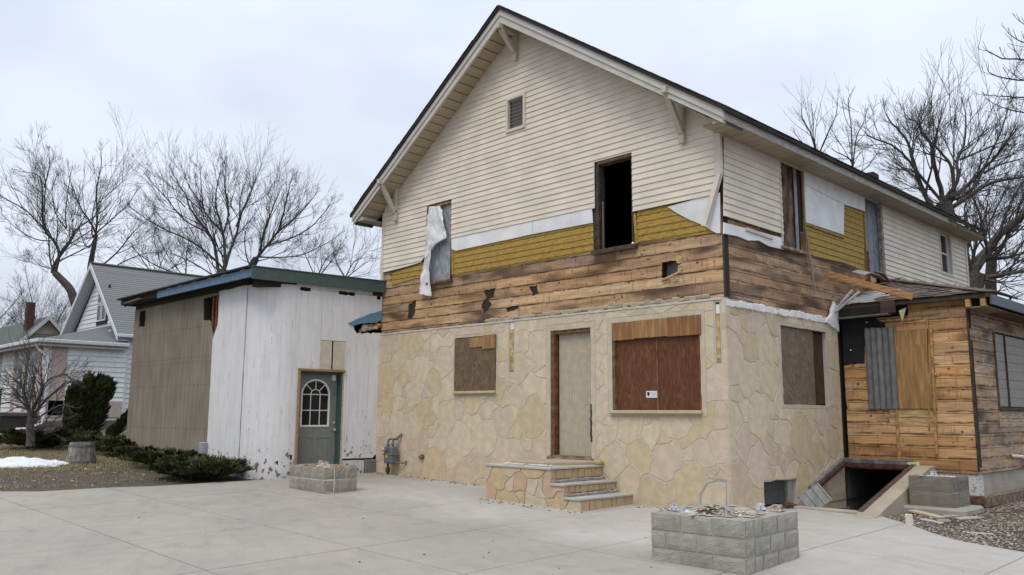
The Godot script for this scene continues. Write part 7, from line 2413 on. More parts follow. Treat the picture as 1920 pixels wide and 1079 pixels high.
func planter(n: String, label: String, c: Vector2, w: float, d: float, rows: int, bh: float, nw: int, nd: int, col: Color, mortar: Color, sink: float, turn := 0.0, jt := 0.009) -> Node3D:
	var y0 := gy(c.x, c.y) - sink
	var o := thing(n, label, "planter", Vector3(c.x, y0, c.y), "block planters on the patio")
	o.rotation.y = turn
	var m := Mb.new()
	bx(m, Vector3(0, rows * bh / 2 - 0.008, 0), Vector3(w - 0.012, rows * bh - 0.016, d - 0.012), mortar)
	part("core", m, mats.mortar, o)
	for r in rows:
		var y := (r + 0.5) * bh
		for i in nw:
			var sh := 0.5 if r % 2 else 0.0
			var x0 := -w / 2 + (i - sh) * w / nw
			var x1 := x0 + w / nw
			x0 = maxf(x0, -w / 2)
			x1 = minf(x1, w / 2) if i < nw - 1 or not r % 2 else w / 2
			m = Mb.new()
			block(m, Vector3((x0 + x1) / 2, y, d / 2 - 0.08), Vector3(x1 - x0 - jt, bh - jt, 0.16), j(col, 0.09), [Vector3(0, 0, 1)] + ([Vector3(1, 0, 0)] if x1 > w / 2 - 0.01 else []))
			part("block", m, mats.block, o)
		for i in nd:
			var sh := 0.0 if r % 2 else 0.5
			var z0 := d / 2 - 0.168 - (i - sh) * (d - 0.168) / nd
			z0 = minf(z0, d / 2 - 0.168)
			var z1 := d / 2 - 0.168 - (i + 1 - sh) * (d - 0.168) / nd
			if i == nd - 1:
				z1 = -d / 2
			m = Mb.new()
			block(m, Vector3(w / 2 - 0.08, y, (z0 + z1) / 2), Vector3(0.16, bh - jt, z0 - z1 - jt), j(col, 0.09), [Vector3(1, 0, 0)])
			part("block", m, mats.block, o)
		m = Mb.new()
		bx(m, Vector3(-w / 2 + 0.08, y, -0.08), Vector3(0.16, bh - 0.008, d - 0.17), j(col, 0.06), 0.006)
		bx(m, Vector3(0, y, -d / 2 + 0.08), Vector3(w - 0.34, bh - 0.008, 0.16), j(col, 0.06), 0.006)
		part("block", m, mats.block, o)
	return o


func scraps(parent_at: Vector3, list: Array) -> void:
	for q in list:
		var m := Mb.new()
		var p: Vector3 = parent_at + q[0]
		q[1].call(m)
		var s := single(q[2], m, mat("scrap", 0.6, n_fine, {tri = 9.0}), q[3], q[4])
		s.position = p
		s.rotation.y = q[5]


func card(name_: String, at: Vector3, turn: float, col: Array, label: String, fallen: bool) -> void:
	# a broken piece of printed packaging: an upright flap and one lying flat
	var o := thing(name_, label, "packaging scrap", at, "scraps of packaging on the planters")
	o.rotation.y = turn
	o.scale = Vector3.ONE * 0.8
	var w := 48
	var im := Image.create(w, w, false, Image.FORMAT_RGB8)
	im.fill(col[0])
	var r := RandomNumberGenerator.new()
	r.seed = hash(label)
	for i in 12:
		im.fill_rect(Rect2i(r.randi_range(0, 36), r.randi_range(4, 40), r.randi_range(4, 12), r.randi_range(2, 8)), col[1 + i % (col.size() - 1)])
	var mt := mat("print_" + label, 0.5, ImageTexture.create_from_image(im))
	var m := Mb.new()
	UO = Vector2(-0.05, 0.0)
	US = Vector2(10.0, -10.0)
	slab(m, PackedVector2Array([Vector2(-0.05, 0.0), Vector2(0.05, 0.0), Vector2(0.052, 0.085), Vector2(0.0, 0.094), Vector2(-0.046, 0.088)]), -0.002, 0.002, W)
	var fl := part("upright_flap", m, mt, o)
	fl.rotation.x = -0.18
	m = Mb.new()
	slab(m, PackedVector2Array([Vector2(-0.05, 0.0), Vector2(0.06, 0.0), Vector2(0.07, 0.075), Vector2(-0.04, 0.08)]), 0.0, 0.004, Color(0.8, 0.8, 0.82))
	var lf := part("flat_flap", m, mats.foam, o)
	lf.rotation.x = -1.45
	lf.position.y = 0.008
	UO = Vector2.ZERO
	US = Vector2.ONE


func small_things() -> void:
	# ---- stone steps at the front door: three treads running down to the right
	var x0 := -3.58
	var zf := 1.25
	var st := thing("stone_steps", "stone-faced steps under the front door, descending to the right", "steps")
	var tops := [0.59, 0.37, 0.19]
	var ends := [Vector2(-2.204, 0.495).x, Vector2(-1.945, 0.3).x, Vector2(-1.635, 0.138).x]
	var m := Mb.new()
	var prev := x0
	for i in 3:
		bx(m, Vector3((x0 + ends[i]) / 2, tops[i] / 2 - 0.1, zf / 2 + 0.02), Vector3(ends[i] - x0 - 0.02 - 0.004 * i, tops[i] + 0.2 - 0.004 * (3 - i), zf - 0.06 - 0.006 * i), Color(0.42, 0.385, 0.32))
	part("core", m, mats.mortar, st)
	var fr := PackedVector2Array([Vector2(x0, -0.1), Vector2(ends[2], -0.1), Vector2(ends[2], tops[2] - 0.03), Vector2(ends[1], tops[2] - 0.03), Vector2(ends[1], tops[1] - 0.03), Vector2(ends[0], tops[1] - 0.03), Vector2(ends[0], tops[0] - 0.015), Vector2(x0, tops[0] - 0.015)])
	m = Mb.new()
	slab(m, fr, -0.04, -0.012, Color(0.43, 0.385, 0.30))
	var face := frame(st, "front_face", Vector3(0, 0, zf), Vector3(1, 0, 0), m, mats.mortar)
	stones(face, "stone", Rect2(x0, -0.1, 2.0, 0.8), fr, [], 22, 91, mats.stone, -0.012, 0.012, func(a: Vector2, r: RandomNumberGenerator) -> Color:
		var t := r.randf()
		var c := Color(0.56, 0.44, 0.25)
		if t < 0.2: c = Color(0.56, 0.39, 0.265)
		elif t < 0.5: c = Color(0.58, 0.49, 0.35)
		elif t < 0.75: c = Color(0.55, 0.43, 0.26)
		return c, [0.30, 0.22, 0.15, 0.10])
	for i in 3:
		# riser stones: small pieces side by side
		var low: float = tops[i + 1] if i < 2 else -0.06
		m = Mb.new()
		slab(m, rect(0.02, low, zf - 0.02, tops[i] - 0.03), -0.03, -0.012, Color(0.40, 0.35, 0.28))
		var ri := frame(st, "riser", Vector3(ends[i], 0, 0), Vector3(0, 0, -1), m, mats.mortar)
		ri.position.z = zf
		var u := 0.0
		while u < zf - 0.03:
			var w := rng.randf_range(0.11, 0.22)
			m = Mb.new()
			slab(m, ragged(rect(u + 0.006, low + (0.05 if i < 2 else 0.0), minf(u + w, zf) - 0.006, tops[i] - 0.035), 0.07, 0.006), -0.012, 0.004, j([Color(0.53, 0.37, 0.22), Color(0.54, 0.41, 0.23), Color(0.54, 0.37, 0.25), Color(0.50, 0.39, 0.24)][rng.randi() % 4], 0.06), 0.004)
			part("stone", m, mats.stone, ri)
			u += w
		# tread: pale slab with a rough grey back edge where the next tread was torn off
		m = Mb.new()
		var tx0: float = x0 - 0.03 if i == 0 else ends[i - 1] + 0.005
		slab(m, ragged(rect(tx0, -zf - 0.02, ends[i] + 0.02, -0.06), 0.2, 0.006), -0.03, 0.0, [Color(0.50, 0.475, 0.43), Color(0.47, 0.45, 0.41), Color(0.48, 0.47, 0.44)][i], 0.006)
		var tr := part("tread", m, mats.concrete, st)
		tr.transform = Transform3D(Basis(Vector3(1, 0, 0), Vector3(0, 0, -1), Vector3(0, 1, 0)), Vector3(0, tops[i], 0))
		if i > 0:
			m = Mb.new()
			for h in 16:
				bx(m, Vector3(ends[i - 1] + 0.03, tops[i] + 0.02, lerpf(0.1, zf - 0.04, h / 15.0)), Vector3(0.06, rng.randf_range(0.035, 0.07), 0.085), j(Color(0.30, 0.29, 0.265), 0.2), 0.012)
			part("broken_mortar", m, mats.mortar, st)
	# worn slab left on the landing, ragged white edge
	m = Mb.new()
	slab(m, ragged(PackedVector2Array([Vector2(x0 + 0.30, -1.0), Vector2(ends[0] - 0.35, -1.02), Vector2(ends[0] - 0.10, -0.30), Vector2(ends[0] - 0.06, -0.08), Vector2(x0 + 0.4, -0.08)]), 0.12, 0.015), 0.0, 0.055, Color(0.45, 0.37, 0.285), 0.012)
	var ls := part("landing_slab", m, mats.stone, st)
	ls.transform = Transform3D(Basis(Vector3(1, 0, 0), Vector3(0, 0, -1), Vector3(0, 1, 0)), Vector3(0, tops[0], 0))
	m = Mb.new()
	for i in 22:
		bx(m, Vector3(lerpf(x0 + 0.15, ends[0] - 0.05, rng.randf()), tops[0] + 0.012, zf - rng.randf_range(0.08, 0.22)), Vector3(rng.randf_range(0.03, 0.12), 0.02, rng.randf_range(0.02, 0.05)), j(Color(0.62, 0.61, 0.58), 0.08), 0.006, Basis(Vector3(0, 1, 0), rng.randf() * 0.8))
	bx(m, Vector3(ends[0] - 0.03, tops[0] + 0.035, 0.12), Vector3(0.14, 0.07, 0.12), Color(0.45, 0.34, 0.16), 0.02)
	part("mortar_crumbs", m, mats.mortar, st)

	# ---- planters
	var grey := Color(0.36, 0.345, 0.31)
	planter("block_planter", "large square planter of split-face grey blocks at the front of the patio", Vector2(1.535, 2.66), 1.04, 1.16, 3, 0.172, 3, 3, Color(0.62, 0.59, 0.52), Color(0.47, 0.45, 0.40), 0.045, 0.06)
	planter("block_planter", "grey block planter with white mortar lines in front of the green door", Vector2(-6.28, 2.5), 1.12, 0.62, 2, 0.205, 4, 2, Color(0.56, 0.52, 0.435), Color(0.70, 0.69, 0.66), 0.01, 0.0, 0.018)
	var sp := planter("block_planter", "small block planter on a concrete footing beside the cellar ramp", Vector2(1.78, -2.72), 0.62, 0.62, 2, 0.215, 1, 1, Color(0.40, 0.365, 0.30), Color(0.56, 0.60, 0.55), -0.07)
	m = Mb.new()
	bx(m, Vector3(0.04, -0.05, 0.03), Vector3(0.86, 0.12, 0.84), Color(0.36, 0.34, 0.295), 0.03)
	part("footing", m, mats.concrete, sp)
	m = Mb.new()
	for i in 14:
		bx(m, Vector3(rng.randf_range(-0.3, 0.32), 0.435, rng.randf_range(0.2, 0.31)), Vector3(0.06, 0.02, 0.03), j(Color(0.56, 0.55, 0.53), 0.1), 0.006, Basis(Vector3.UP, rng.randf() * 3))
	part("mortar_crumbs", m, mats.mortar, sp)
	# what lies on them
	var ty := gy(1.535, 2.66) - 0.045 + 0.516
	m = Mb.new()
	for i in 260:
		var a := rng.randf() * TAU
		var rr := sqrt(rng.randf())
		var p := Vector3(0.12 + cos(a) * rr * 0.30, 0.008 + 0.05 * (1.0 - rr) * rng.randf(), 0.18 + sin(a) * rr * 0.26)
		var pale := p.x + rng.randf_range(-0.12, 0.12) > 0.12
		bx(m, p, Vector3(rng.randf_range(0.02, 0.06), 0.008, rng.randf_range(0.008, 0.02)), j(Color(0.66, 0.60, 0.48) if pale else Color(0.17, 0.085, 0.05), 0.25), 0.002, Basis(Vector3.UP, rng.randf() * TAU) * Basis(Vector3(0, 0, 1), rng.randf_range(-0.5, 0.5)))
	var chips := single("wood_chips", m, mats.rough_wood, "heap of dark bark and pale wood chips on the large planter", "wood chips", "", "stuff")
	chips.position = Vector3(1.535, ty, 2.66)
	m = Mb.new()
	for i in 40:
		bx(m, Vector3(rng.randf_range(-0.48, 0.48), 0.006, rng.randf_range(-0.52, 0.55)), Vector3(rng.randf_range(0.05, 0.16), 0.008, rng.randf_range(0.03, 0.07)), j(Color(0.40, 0.355, 0.30), 0.25), 0.003, Basis(Vector3.UP, rng.randf() * TAU))
	var flakes := single("mortar_flakes", m, mats.mortar, "flakes of old adhesive and leaf litter over the large planter's top", "mortar flakes", "", "stuff")
	flakes.position = Vector3(1.535, ty, 2.66)
	var white := [Color(0.66, 0.68, 0.72), Color(0.25, 0.28, 0.36), Color(0.55, 0.58, 0.66), Color(0.8, 0.8, 0.8)]
	var brown := [Color(0.66, 0.62, 0.57), Color(0.45, 0.18, 0.07), Color(0.25, 0.16, 0.12), Color(0.70, 0.5, 0.35)]
	var mixed := [Color(0.62, 0.60, 0.58), Color(0.30, 0.10, 0.08), Color(0.2, 0.2, 0.22), Color(0.65, 0.62, 0.6)]
	card("packaging_scrap", Vector3(1.16, ty, 3.02), 0.9, white, "torn white packaging flap nearest the large planter's left corner", false)
	card("packaging_scrap", Vector3(1.30, ty, 3.07), -0.4, white, "second torn white flap on the large planter, by its front left edge", false)
	card("packaging_scrap", Vector3(1.79, ty, 3.0), 0.8, mixed, "brown and white packaging flap standing beside the wood chips", false)
	card("packaging_scrap", Vector3(1.72, ty, 2.28), 0.5, white, "blue-white packaging flap at the back of the large planter", false)
	card("packaging_scrap", Vector3(1.92, ty, 2.30), 0.7, brown, "orange-brown packaging flap at the large planter's back right corner", false)
	var tl := gy(-6.28, 2.5) - 0.01 + 0.41
	card("packaging_scrap", Vector3(-6.45, tl, 2.45), 0.75, brown, "brown-printed packaging scrap on the left end of the planter by the green door", false)
	card("packaging_scrap", Vector3(-6.05, tl, 2.6), 0.75, mixed, "white and red packaging scrap on the right end of the planter by the green door", false)
	m = Mb.new()
	for i in 30:
		bx(m, Vector3(rng.randf_range(-0.5, 0.5), 0.006, rng.randf_range(-0.25, 0.28)), Vector3(rng.randf_range(0.05, 0.16), 0.01, rng.randf_range(0.02, 0.06)), j(Color(0.36, 0.25, 0.17), 0.25), 0.003, Basis(Vector3.UP, rng.randf() * TAU))
	var fl2 := single("leaf_litter", m, mats.mortar, "brown litter over the top of the planter by the green door", "leaf litter", "", "stuff")
	fl2.position = Vector3(-6.28, tl, 2.5)
	card("packaging_scrap", Vector3(1.78, gy(1.78, -2.72) + 0.07 + 0.43, -2.55), 0.4, white, "white packaging scrap on the small planter beside the cellar ramp", false)

	# ---- cellar way: pit, cheek wall, lintel, rails
	var cw := thing("cellar_entrance", "open cellar hatch with sloping concrete cheek wall", "cellar entrance")
	m = Mb.new()
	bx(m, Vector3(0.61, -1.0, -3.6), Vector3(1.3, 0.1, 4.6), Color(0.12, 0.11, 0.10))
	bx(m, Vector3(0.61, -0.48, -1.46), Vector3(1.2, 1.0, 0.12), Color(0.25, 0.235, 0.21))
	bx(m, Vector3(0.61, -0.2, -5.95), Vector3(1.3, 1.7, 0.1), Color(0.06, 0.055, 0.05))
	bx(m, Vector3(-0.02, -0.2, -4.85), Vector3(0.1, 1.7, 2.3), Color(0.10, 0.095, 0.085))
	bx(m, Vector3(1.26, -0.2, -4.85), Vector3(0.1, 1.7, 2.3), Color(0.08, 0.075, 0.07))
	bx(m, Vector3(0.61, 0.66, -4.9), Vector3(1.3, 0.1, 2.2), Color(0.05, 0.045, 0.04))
	bx(m, Vector3(0.02, -0.55, -2.55), Vector3(0.09, 0.85, 2.1), Color(0.26, 0.25, 0.225))
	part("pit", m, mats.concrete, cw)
	m = Mb.new()
	for i in 4:
		bx(m, Vector3(0.61, -0.22 - 0.2 * i, -1.75 - 0.32 * i), Vector3(1.1, 0.2, 0.34), Color(0.24, 0.225, 0.2), 0.01)
		part("step", m, mats.concrete, cw)
		m = Mb.new()
	slab(m, PackedVector2Array([Vector2(1.16, -0.9), Vector2(3.62, -0.9), Vector2(3.62, 0.60), Vector2(3.42, 0.60), Vector2(1.36, 0.03), Vector2(1.16, 0.0)]), 1.16, 1.44, Color(0.44, 0.385, 0.30), 0.012)
	var ck := part("cheek_wall", m, mats.concrete, cw)
	ck.basis = Basis(Vector3(0, 0, -1), Vector3(0, 1, 0), Vector3(1, 0, 0))
	m = Mb.new()
	bx(m, Vector3(0.6, 0.0, -1.47), Vector3(1.14, 0.1, 0.14), Color(0.43, 0.40, 0.345), 0.015)
	part("curb", m, mats.concrete, cw)
	m = Mb.new()
	bar(m, Vector3(1.17, 0.03, -1.42), Vector3(1.17, 0.60, -3.5), 0.05, 0.09, Color(0.115, 0.075, 0.062))
	part("hatch_rail", m, mats.rough_wood, cw)
	var ra := Vector2(2.173, 0.207)
	var rb := Vector2(3.404, 0.6)
	m = Mb.new()
	bar(m, Vector3(0.10, ra.y, -ra.x), Vector3(0.10, rb.y, -rb.x), 0.06, 0.10, Color(0.10, 0.05, 0.042))
	bar(m, Vector3(0.085, ra.y + 0.06, -ra.x), Vector3(0.085, rb.y + 0.06, -rb.x), 0.045, 0.06, Color(0.26, 0.24, 0.22))
	part("hatch_rail", m, mats.rough_wood, cw)
	m = Mb.new()
	bx(m, Vector3(0.60, 0.63, -3.58), Vector3(1.12, 0.085, 0.12), Color(0.20, 0.195, 0.19), 0.012)
	bx(m, Vector3(0.60, 0.555, -3.57), Vector3(1.12, 0.07, 0.10), Color(0.10, 0.045, 0.036), 0.01)
	part("lintel", m, mats.rough_wood, cw)
	m = Mb.new()
	slab(m, PackedVector2Array([Vector2(1.06, 0.64), Vector2(1.254, 0.664), Vector2(1.255, 0.551), Vector2(1.159, 0.554)]), 0.0, 0.03, Color(0.62, 0.62, 0.34))
	var ys := part("yellow_scrap", m, mats.foam, cw)
	ys.position = Vector3(0, 0, -3.50)
	# the hatch leaf leaning at the wall
	m = Mb.new()
	for i in 3:
		slab(m, rect(-0.17 + i * 0.115, 0.0, -0.06 + i * 0.115, 0.31), -0.012, 0.004 + 0.006 * (i % 2), Color(0.33, 0.335, 0.31), 0.005)
	bx(m, Vector3(0.185, 0.155, 0.0), Vector3(0.02, 0.31, 0.03), Color(0.42, 0.42, 0.40), 0.003)
	var leaf := single("leaning_panel", m, mats.metal_sheet, "small grey ribbed metal panel leaning by the cellar hatch", "panel")
	leaf.transform = Transform3D(Basis(Vector3(0, 1, 0), 0.75) * Basis(Vector3(0, 0, 1), 0.62) * Basis(Vector3(1, 0, 0), -0.25), Vector3(0.46, 0.02, -1.75))
	m = Mb.new()
	for i in 10:
		bx(m, Vector3(rng.randf_range(-0.12, 0.16), 0.03 + 0.02 * rng.randf(), rng.randf_range(-0.15, 0.12)), Vector3(0.14, 0.025, 0.05) * rng.randf_range(0.6, 1.3), j(Color(0.15, 0.10, 0.075), 0.3), 0.006, Basis(Vector3.UP, rng.randf() * 3) * Basis(Vector3(0, 0, 1), rng.randf_range(-0.3, 0.3)))
	var wp := single("broken_wood", m, mats.rough_wood, "dark broken wood heaped by the glass-block window", "wood scraps", "", "stuff")
	wp.position = Vector3(0.14, 0.03, -1.42)

	# ---- the plastic sheet hanging from the left window
	m = Mb.new()
	var rows := 46
	var colsn := 18
	var tl0 := Vector2(-6.642, 5.484)
	var pts := []
	var fz := FastNoiseLite.new()
	fz.seed = 2
	fz.frequency = 1.0
	var lft := PackedVector2Array([Vector2(-6.629, 5.48), Vector2(-6.652, 5.133), Vector2(-6.655, 4.697), Vector2(-6.693, 4.322), Vector2(-6.769, 4.061), Vector2(-6.842, 3.724)])
	var rgt := PackedVector2Array([Vector2(-6.274, 5.445), Vector2(-6.116, 5.042), Vector2(-6.044, 4.755), Vector2(-6.465, 4.644), Vector2(-6.503, 4.241), Vector2(-6.401, 3.635)])
	for r in rows + 1:
		var t := float(r) / rows
		var a := t * 5.0
		var s := mini(int(a), 4)
		var l := lft[s].lerp(lft[s + 1], a - s)
		var g := rgt[s].lerp(rgt[s + 1], a - s)
		var row := []
		for c in colsn + 1:
			var h := float(c) / colsn
			var p := l.lerp(g, h)
			var z := 0.05 + 0.022 * sin(h * 8.0 + 1.2 * sin(t * 4.0)) * (0.4 + 0.6 * t) + 0.05 * fz.get_noise_2d(h * 2.0, t * 3.5) + 0.018 * fz.get_noise_2d(h * 9.0 + 5.0, t * 14.0) + 0.07 * t
			row.append(Vector3(p.x + 0.015 * fz.get_noise_2d(t * 9.0, h * 3.0 + 9.0), p.y + (0.03 * fz.get_noise_2d(h * 6.0, 3.0) if r == rows else 0.0), z))
		pts.append(row)
	for r in rows:
		for c in colsn:
			var k := m.v.size()
			for q in [[r, c], [r, c + 1], [r + 1, c + 1], [r + 1, c]]:
				var e0: Vector3 = pts[q[0]][mini(q[1] + 1, colsn)] - pts[q[0]][maxi(q[1] - 1, 0)]
				var e1: Vector3 = pts[maxi(q[0] - 1, 0)][q[1]] - pts[mini(q[0] + 1, rows)][q[1]]
				m.v.append(pts[q[0]][q[1]]); m.n.append(e0.cross(e1).normalized()); m.c.append(Color(0.74, 0.745, 0.75)); m.uv.append(Vector2.ZERO)
			m.ix.append_array(PackedInt32Array([k, k + 1, k + 2, k, k + 2, k + 3]))
	single("plastic_sheet", m, mat("sheeting", 0.3, n_mid, {tri = 1.5, back = Color(0.35, 0.36, 0.38)}), "torn translucent plastic sheet hanging down from the left upper window", "plastic sheet")

	# ---- lumber on the addition's roof
	m = Mb.new()
	var ba := Vector2(3.041, 3.74)
	var bb := Vector2(1.371, 3.229)
	bar(m, Vector3(0.10, ba.y - 0.02, -ba.x), Vector3(bb.x, bb.y - 0.0, -3.35), 0.105, 0.045, Color(0.50, 0.27, 0.115), Vector3.UP, 0.006)
	single("fallen_rafter", m, mats.wood_long, "orange-brown rafter lying across the torn corner of the addition's roof", "timber")
	m = Mb.new()
	for q in [[Vector2(4.064, 3.844), 0.28, 0.10, Color(0.44, 0.45, 0.44), 0.25], [Vector2(4.696, 3.854), 0.30, 0.09, Color(0.30, 0.265, 0.23), -0.2], [Vector2(4.976, 3.872), 0.34, 0.16, Color(0.34, 0.285, 0.24), -0.45]]:
		bx(m, Vector3(0.28, q[0].y, -q[0].x), Vector3(0.22, 0.02, q[1]), q[3], 0.005, Basis(Vector3(1, 0, 0), q[4]) * Basis(Vector3(0, 0, 1), -0.35))
	single("torn_flashing", m, mats.metal_sheet, "bent scraps of flashing lying under the blue-grey window", "flashing scraps", "", "stuff")
	m = Mb.new()
	for q in [[Vector2(0.031, 3.063), Vector2(0.346, 3.46)], [Vector2(0.097, 3.099), Vector2(0.47, 3.425)]]:
		bar(m, Vector3(q[0].x, q[0].y, -3.36), Vector3(q[1].x, q[1].y, -3.5), 0.06, 0.02, Color(0.62, 0.63, 0.64), Vector3(0, 0.2, 1))
	single("white_scraps", m, mats.foam, "white splintered boards stuck up at the addition's inner roof corner", "wood scraps", "", "stuff")
	m = Mb.new()
	var l0 := Vector2(2.492, 4.417)
	var l1 := Vector2(2.613, 3.323)
	bar(m, Vector3(0.06, l0.y, -l0.x), Vector3(0.12, l1.y, -l1.x), 0.05, 0.02, Color(0.33, 0.26, 0.19), Vector3(0, 0, 1))
	single("hanging_lath", m, mats.wood_long, "thin brown lath hanging loose beside the rusty side window", "lath")

	# ---- gas meter at the left corner of the stone wall
	var gm := thing("gas_meter", "grey gas meter with piping and a yellow tag on the stone wall", "gas meter", Vector3(-7.54, gy(-7.5, 0.1), 0.0))
	gm.scale = Vector3.ONE * 0.88
	var gc := Color(0.14, 0.15, 0.165)
	m = Mb.new()
	bx(m, Vector3(0.05, 0.44, 0.22), Vector3(0.30, 0.38, 0.20), gc, 0.03)
	bx(m, Vector3(0.05, 0.45, 0.22), Vector3(0.33, 0.03, 0.23), gc, 0.01)
	part("body", m, mats.plastic, gm)
	m = Mb.new()
	bx(m, Vector3(0.0, 0.58, 0.35), Vector3(0.17, 0.11, 0.09), Color(0.16, 0.17, 0.185), 0.015)
	bx(m, Vector3(-0.02, 0.585, 0.397), Vector3(0.10, 0.07, 0.006), Color(0.56, 0.58, 0.62), 0.002)
	part("dial", m, mats.plastic, gm)
	m = Mb.new()
	bx(m, Vector3(0.03, 0.43, 0.325), Vector3(0.06, 0.10, 0.008), Color(0.68, 0.58, 0.02), 0.002)
	part("yellow_tag", m, mats.plastic, gm)
	m = Mb.new()
	tube(m, smooth([Vector3(-0.06, 0.62, 0.22), Vector3(-0.06, 0.74, 0.22), Vector3(-0.02, 0.79, 0.2), Vector3(0.08, 0.79, 0.18), Vector3(0.18, 0.80, 0.14), Vector3(0.22, 0.88, 0.10), Vector3(0.22, 0.90, 0.0)]), 0.024, 0.024, 8, gc)
	tube(m, [Vector3(0.10, 0.62, 0.22), Vector3(0.10, 0.80, 0.2)], 0.022, 0.022, 8, gc)
	for p in [Vector3(-0.06, 0.66, 0.22), Vector3(0.10, 0.68, 0.22), Vector3(0.16, 0.80, 0.15), Vector3(0.22, 0.89, 0.06)]:
		bx(m, p, Vector3(0.07, 0.06, 0.07), gc, 0.02)
	tube(m, [Vector3(-0.05, 0.26, 0.22), Vector3(-0.05, 0.0, 0.22)], 0.026, 0.026, 8, Color(0.06, 0.06, 0.065))
	bx(m, Vector3(-0.05, 0.10, 0.22), Vector3(0.09, 0.12, 0.09), Color(0.05, 0.05, 0.055), 0.02)
	tube(m, [Vector3(0.1, 0.27, 0.2), Vector3(0.32, 0.27, 0.15), Vector3(0.42, 0.28, 0.06)], 0.018, 0.018, 8, gc)
	bx(m, Vector3(0.42, 0.28, 0.07), Vector3(0.04, 0.09, 0.04), gc, 0.01)
	part("piping", m, mats.plastic, gm)
	m = Mb.new()
	bx(m, Vector3(Vector2(-6.661, 0.54).x, Vector2(-6.661, 0.54).y, 0.07), Vector3(0.10, 0.09, 0.05), Color(0.18, 0.10, 0.06), 0.02)
	tube(m, [Vector3(Vector2(-6.776, 0.536).x, Vector2(-6.776, 0.536).y, 0.06), Vector3(Vector2(-6.629, 0.542).x, Vector2(-6.629, 0.542).y, 0.11)], 0.02, 0.02, 8, Color(0.28, 0.26, 0.24), true)
	single("wall_spigot", m, mats.rough_wood, "rusty pipe stub with spigot in the stone wall right of the gas meter", "spigot")
	# small grey box low on the grey wall
	m = Mb.new()
	var eb := Vector2(-10.656, 0.636)
	bx(m, Vector3(eb.x, eb.y, 2.61), Vector3(0.22, 0.24, 0.1), Color(0.32, 0.33, 0.34), 0.012)
	tube(m, [Vector3(eb.x, eb.y - 0.1, 2.61), Vector3(eb.x, eb.y - 0.6, 2.61)], 0.025, 0.025, 8, Color(0.30, 0.31, 0.32))
	single("outlet_box", m, mats.plastic, "small grey outlet box on a conduit low on the grey wall", "outlet box")

	# ---- the upturned wooden tub
	var tb := Vector3(-13.107, 0.205, 4.151)
	var tub := thing("wooden_tub", "weathered grey half-barrel tub standing upside down on the lawn", "tub", Vector3(tb.x, gy(tb.x, tb.z) + 0.02, tb.z))
	for i in 18:
		var a0 := TAU * i / 18.0
		var a1 := TAU * (i + 0.94) / 18.0
		m = Mb.new()
		var rb0 := 0.315
		var rt0 := 0.24
		var c := j(Color(0.29, 0.27, 0.245), 0.14)
		var q := []
		for w in [[rb0, 0.0], [rt0, 0.50]]:
			for a in [a0, a1]:
				q.append(Vector3(cos(a) * w[0], w[1], sin(a) * w[0]))
		m.flat(q[0], q[1], q[3], Vector3(cos(a0), 0, sin(a0)), c)
		m.flat(q[0], q[3], q[2], Vector3(cos(a0), 0, sin(a0)), c)
		part("stave", m, mats.rough_wood, tub)
	m = Mb.new()
	tube(m, [Vector3(0, 0.48, 0), Vector3(0, 0.485, 0)], 0.235, 0.235, 24, Color(0.25, 0.23, 0.21), true)
	tube(m, [Vector3(0, 0.0, 0), Vector3(0, 0.49, 0)], 0.30, 0.225, 24, Color(0.10, 0.09, 0.08))
	part("bottom", m, mats.rough_wood, tub)
	m = Mb.new()
	tube(m, [Vector3(0, 0.06, 0), Vector3(0, 0.11, 0)], 0.311, 0.304, 24, Color(0.16, 0.15, 0.145))
	tube(m, [Vector3(0, 0.40, 0), Vector3(0, 0.44, 0)], 0.26, 0.253, 24, Color(0.16, 0.15, 0.145))
	part("hoop", m, mats.galvanised, tub)

	# ---- the last snow, and the edging ring round the bare bed
	m = Mb.new()
	var sc := Vector3(-13.437, 0.19, 5.278)
	var gridn := 40
	var grid := []
	for r in gridn + 1:
		var row := []
		for c in gridn + 1:
			var u := (float(c) / gridn - 0.5) * 2.0
			var v := (float(r) / gridn - 0.5) * 2.0
			var e := 1.0 - Vector2(u, v).length() + 0.22 * nz.get_noise_2d(u * 2.5 + 4.0, v * 2.5)
			var x := sc.x + u * 0.9 * 0.7 + v * 1.0 * 0.55
			var z := sc.z - u * 1.35 * 0.72 + v * 1.0 * 0.45
			row.append([Vector3(x, gy(x, z) - 0.01 + (0.26 * pow(clampf(e, 0.0, 1.0), 0.62) + 0.03 * nz.get_noise_2d(u * 6.0, v * 6.0)) * (1.0 if e > 0.0 else 0.0), z), e])
		grid.append(row)
	for r in gridn:
		for c in gridn:
			if grid[r][c][1] > 0.0 or grid[r + 1][c + 1][1] > 0.0:
				m.flat(grid[r][c][0], grid[r][c + 1][0], grid[r + 1][c + 1][0], Vector3.UP, Color(0.80, 0.82, 0.86))
				m.flat(grid[r][c][0], grid[r + 1][c + 1][0], grid[r + 1][c][0], Vector3.UP, Color(0.80, 0.82, 0.86))
	mat("snow", 0.7, n_coarse, {tri = 1.5, bump = n_bump, bscale = 1.0})
	single("snow_patch", m, mats.snow, "melting patch of white snow on the lawn at the left", "snow")
	m = Mb.new()
	var ring := []
	for i in 22:
		var p: Vector3 = [Vector3(-11.866, 0.149, 5.589), Vector3(-12.213, 0.171, 4.882), Vector3(-12.611, 0.191, 4.309), Vector3(-13.547, 0.224, 3.682)][0].lerp(Vector3(-13.413, 0.221, 3.727), i / 21.0)
		p += Vector3(0.5, 0, 0.35) * sin(PI * i / 21.0) * 0.7
		ring.append(Vector3(p.x, gy(p.x, p.z) + 0.03, p.z))
	for i in ring.size() - 1:
		bar(m, ring[i], ring[i + 1], 0.08, 0.03, Color(0.12, 0.12, 0.115), Vector3.UP, 0.004)
	single("garden_edging", m, mats.plastic, "dark curved garden edging round the bed by the tub and snow", "edging")
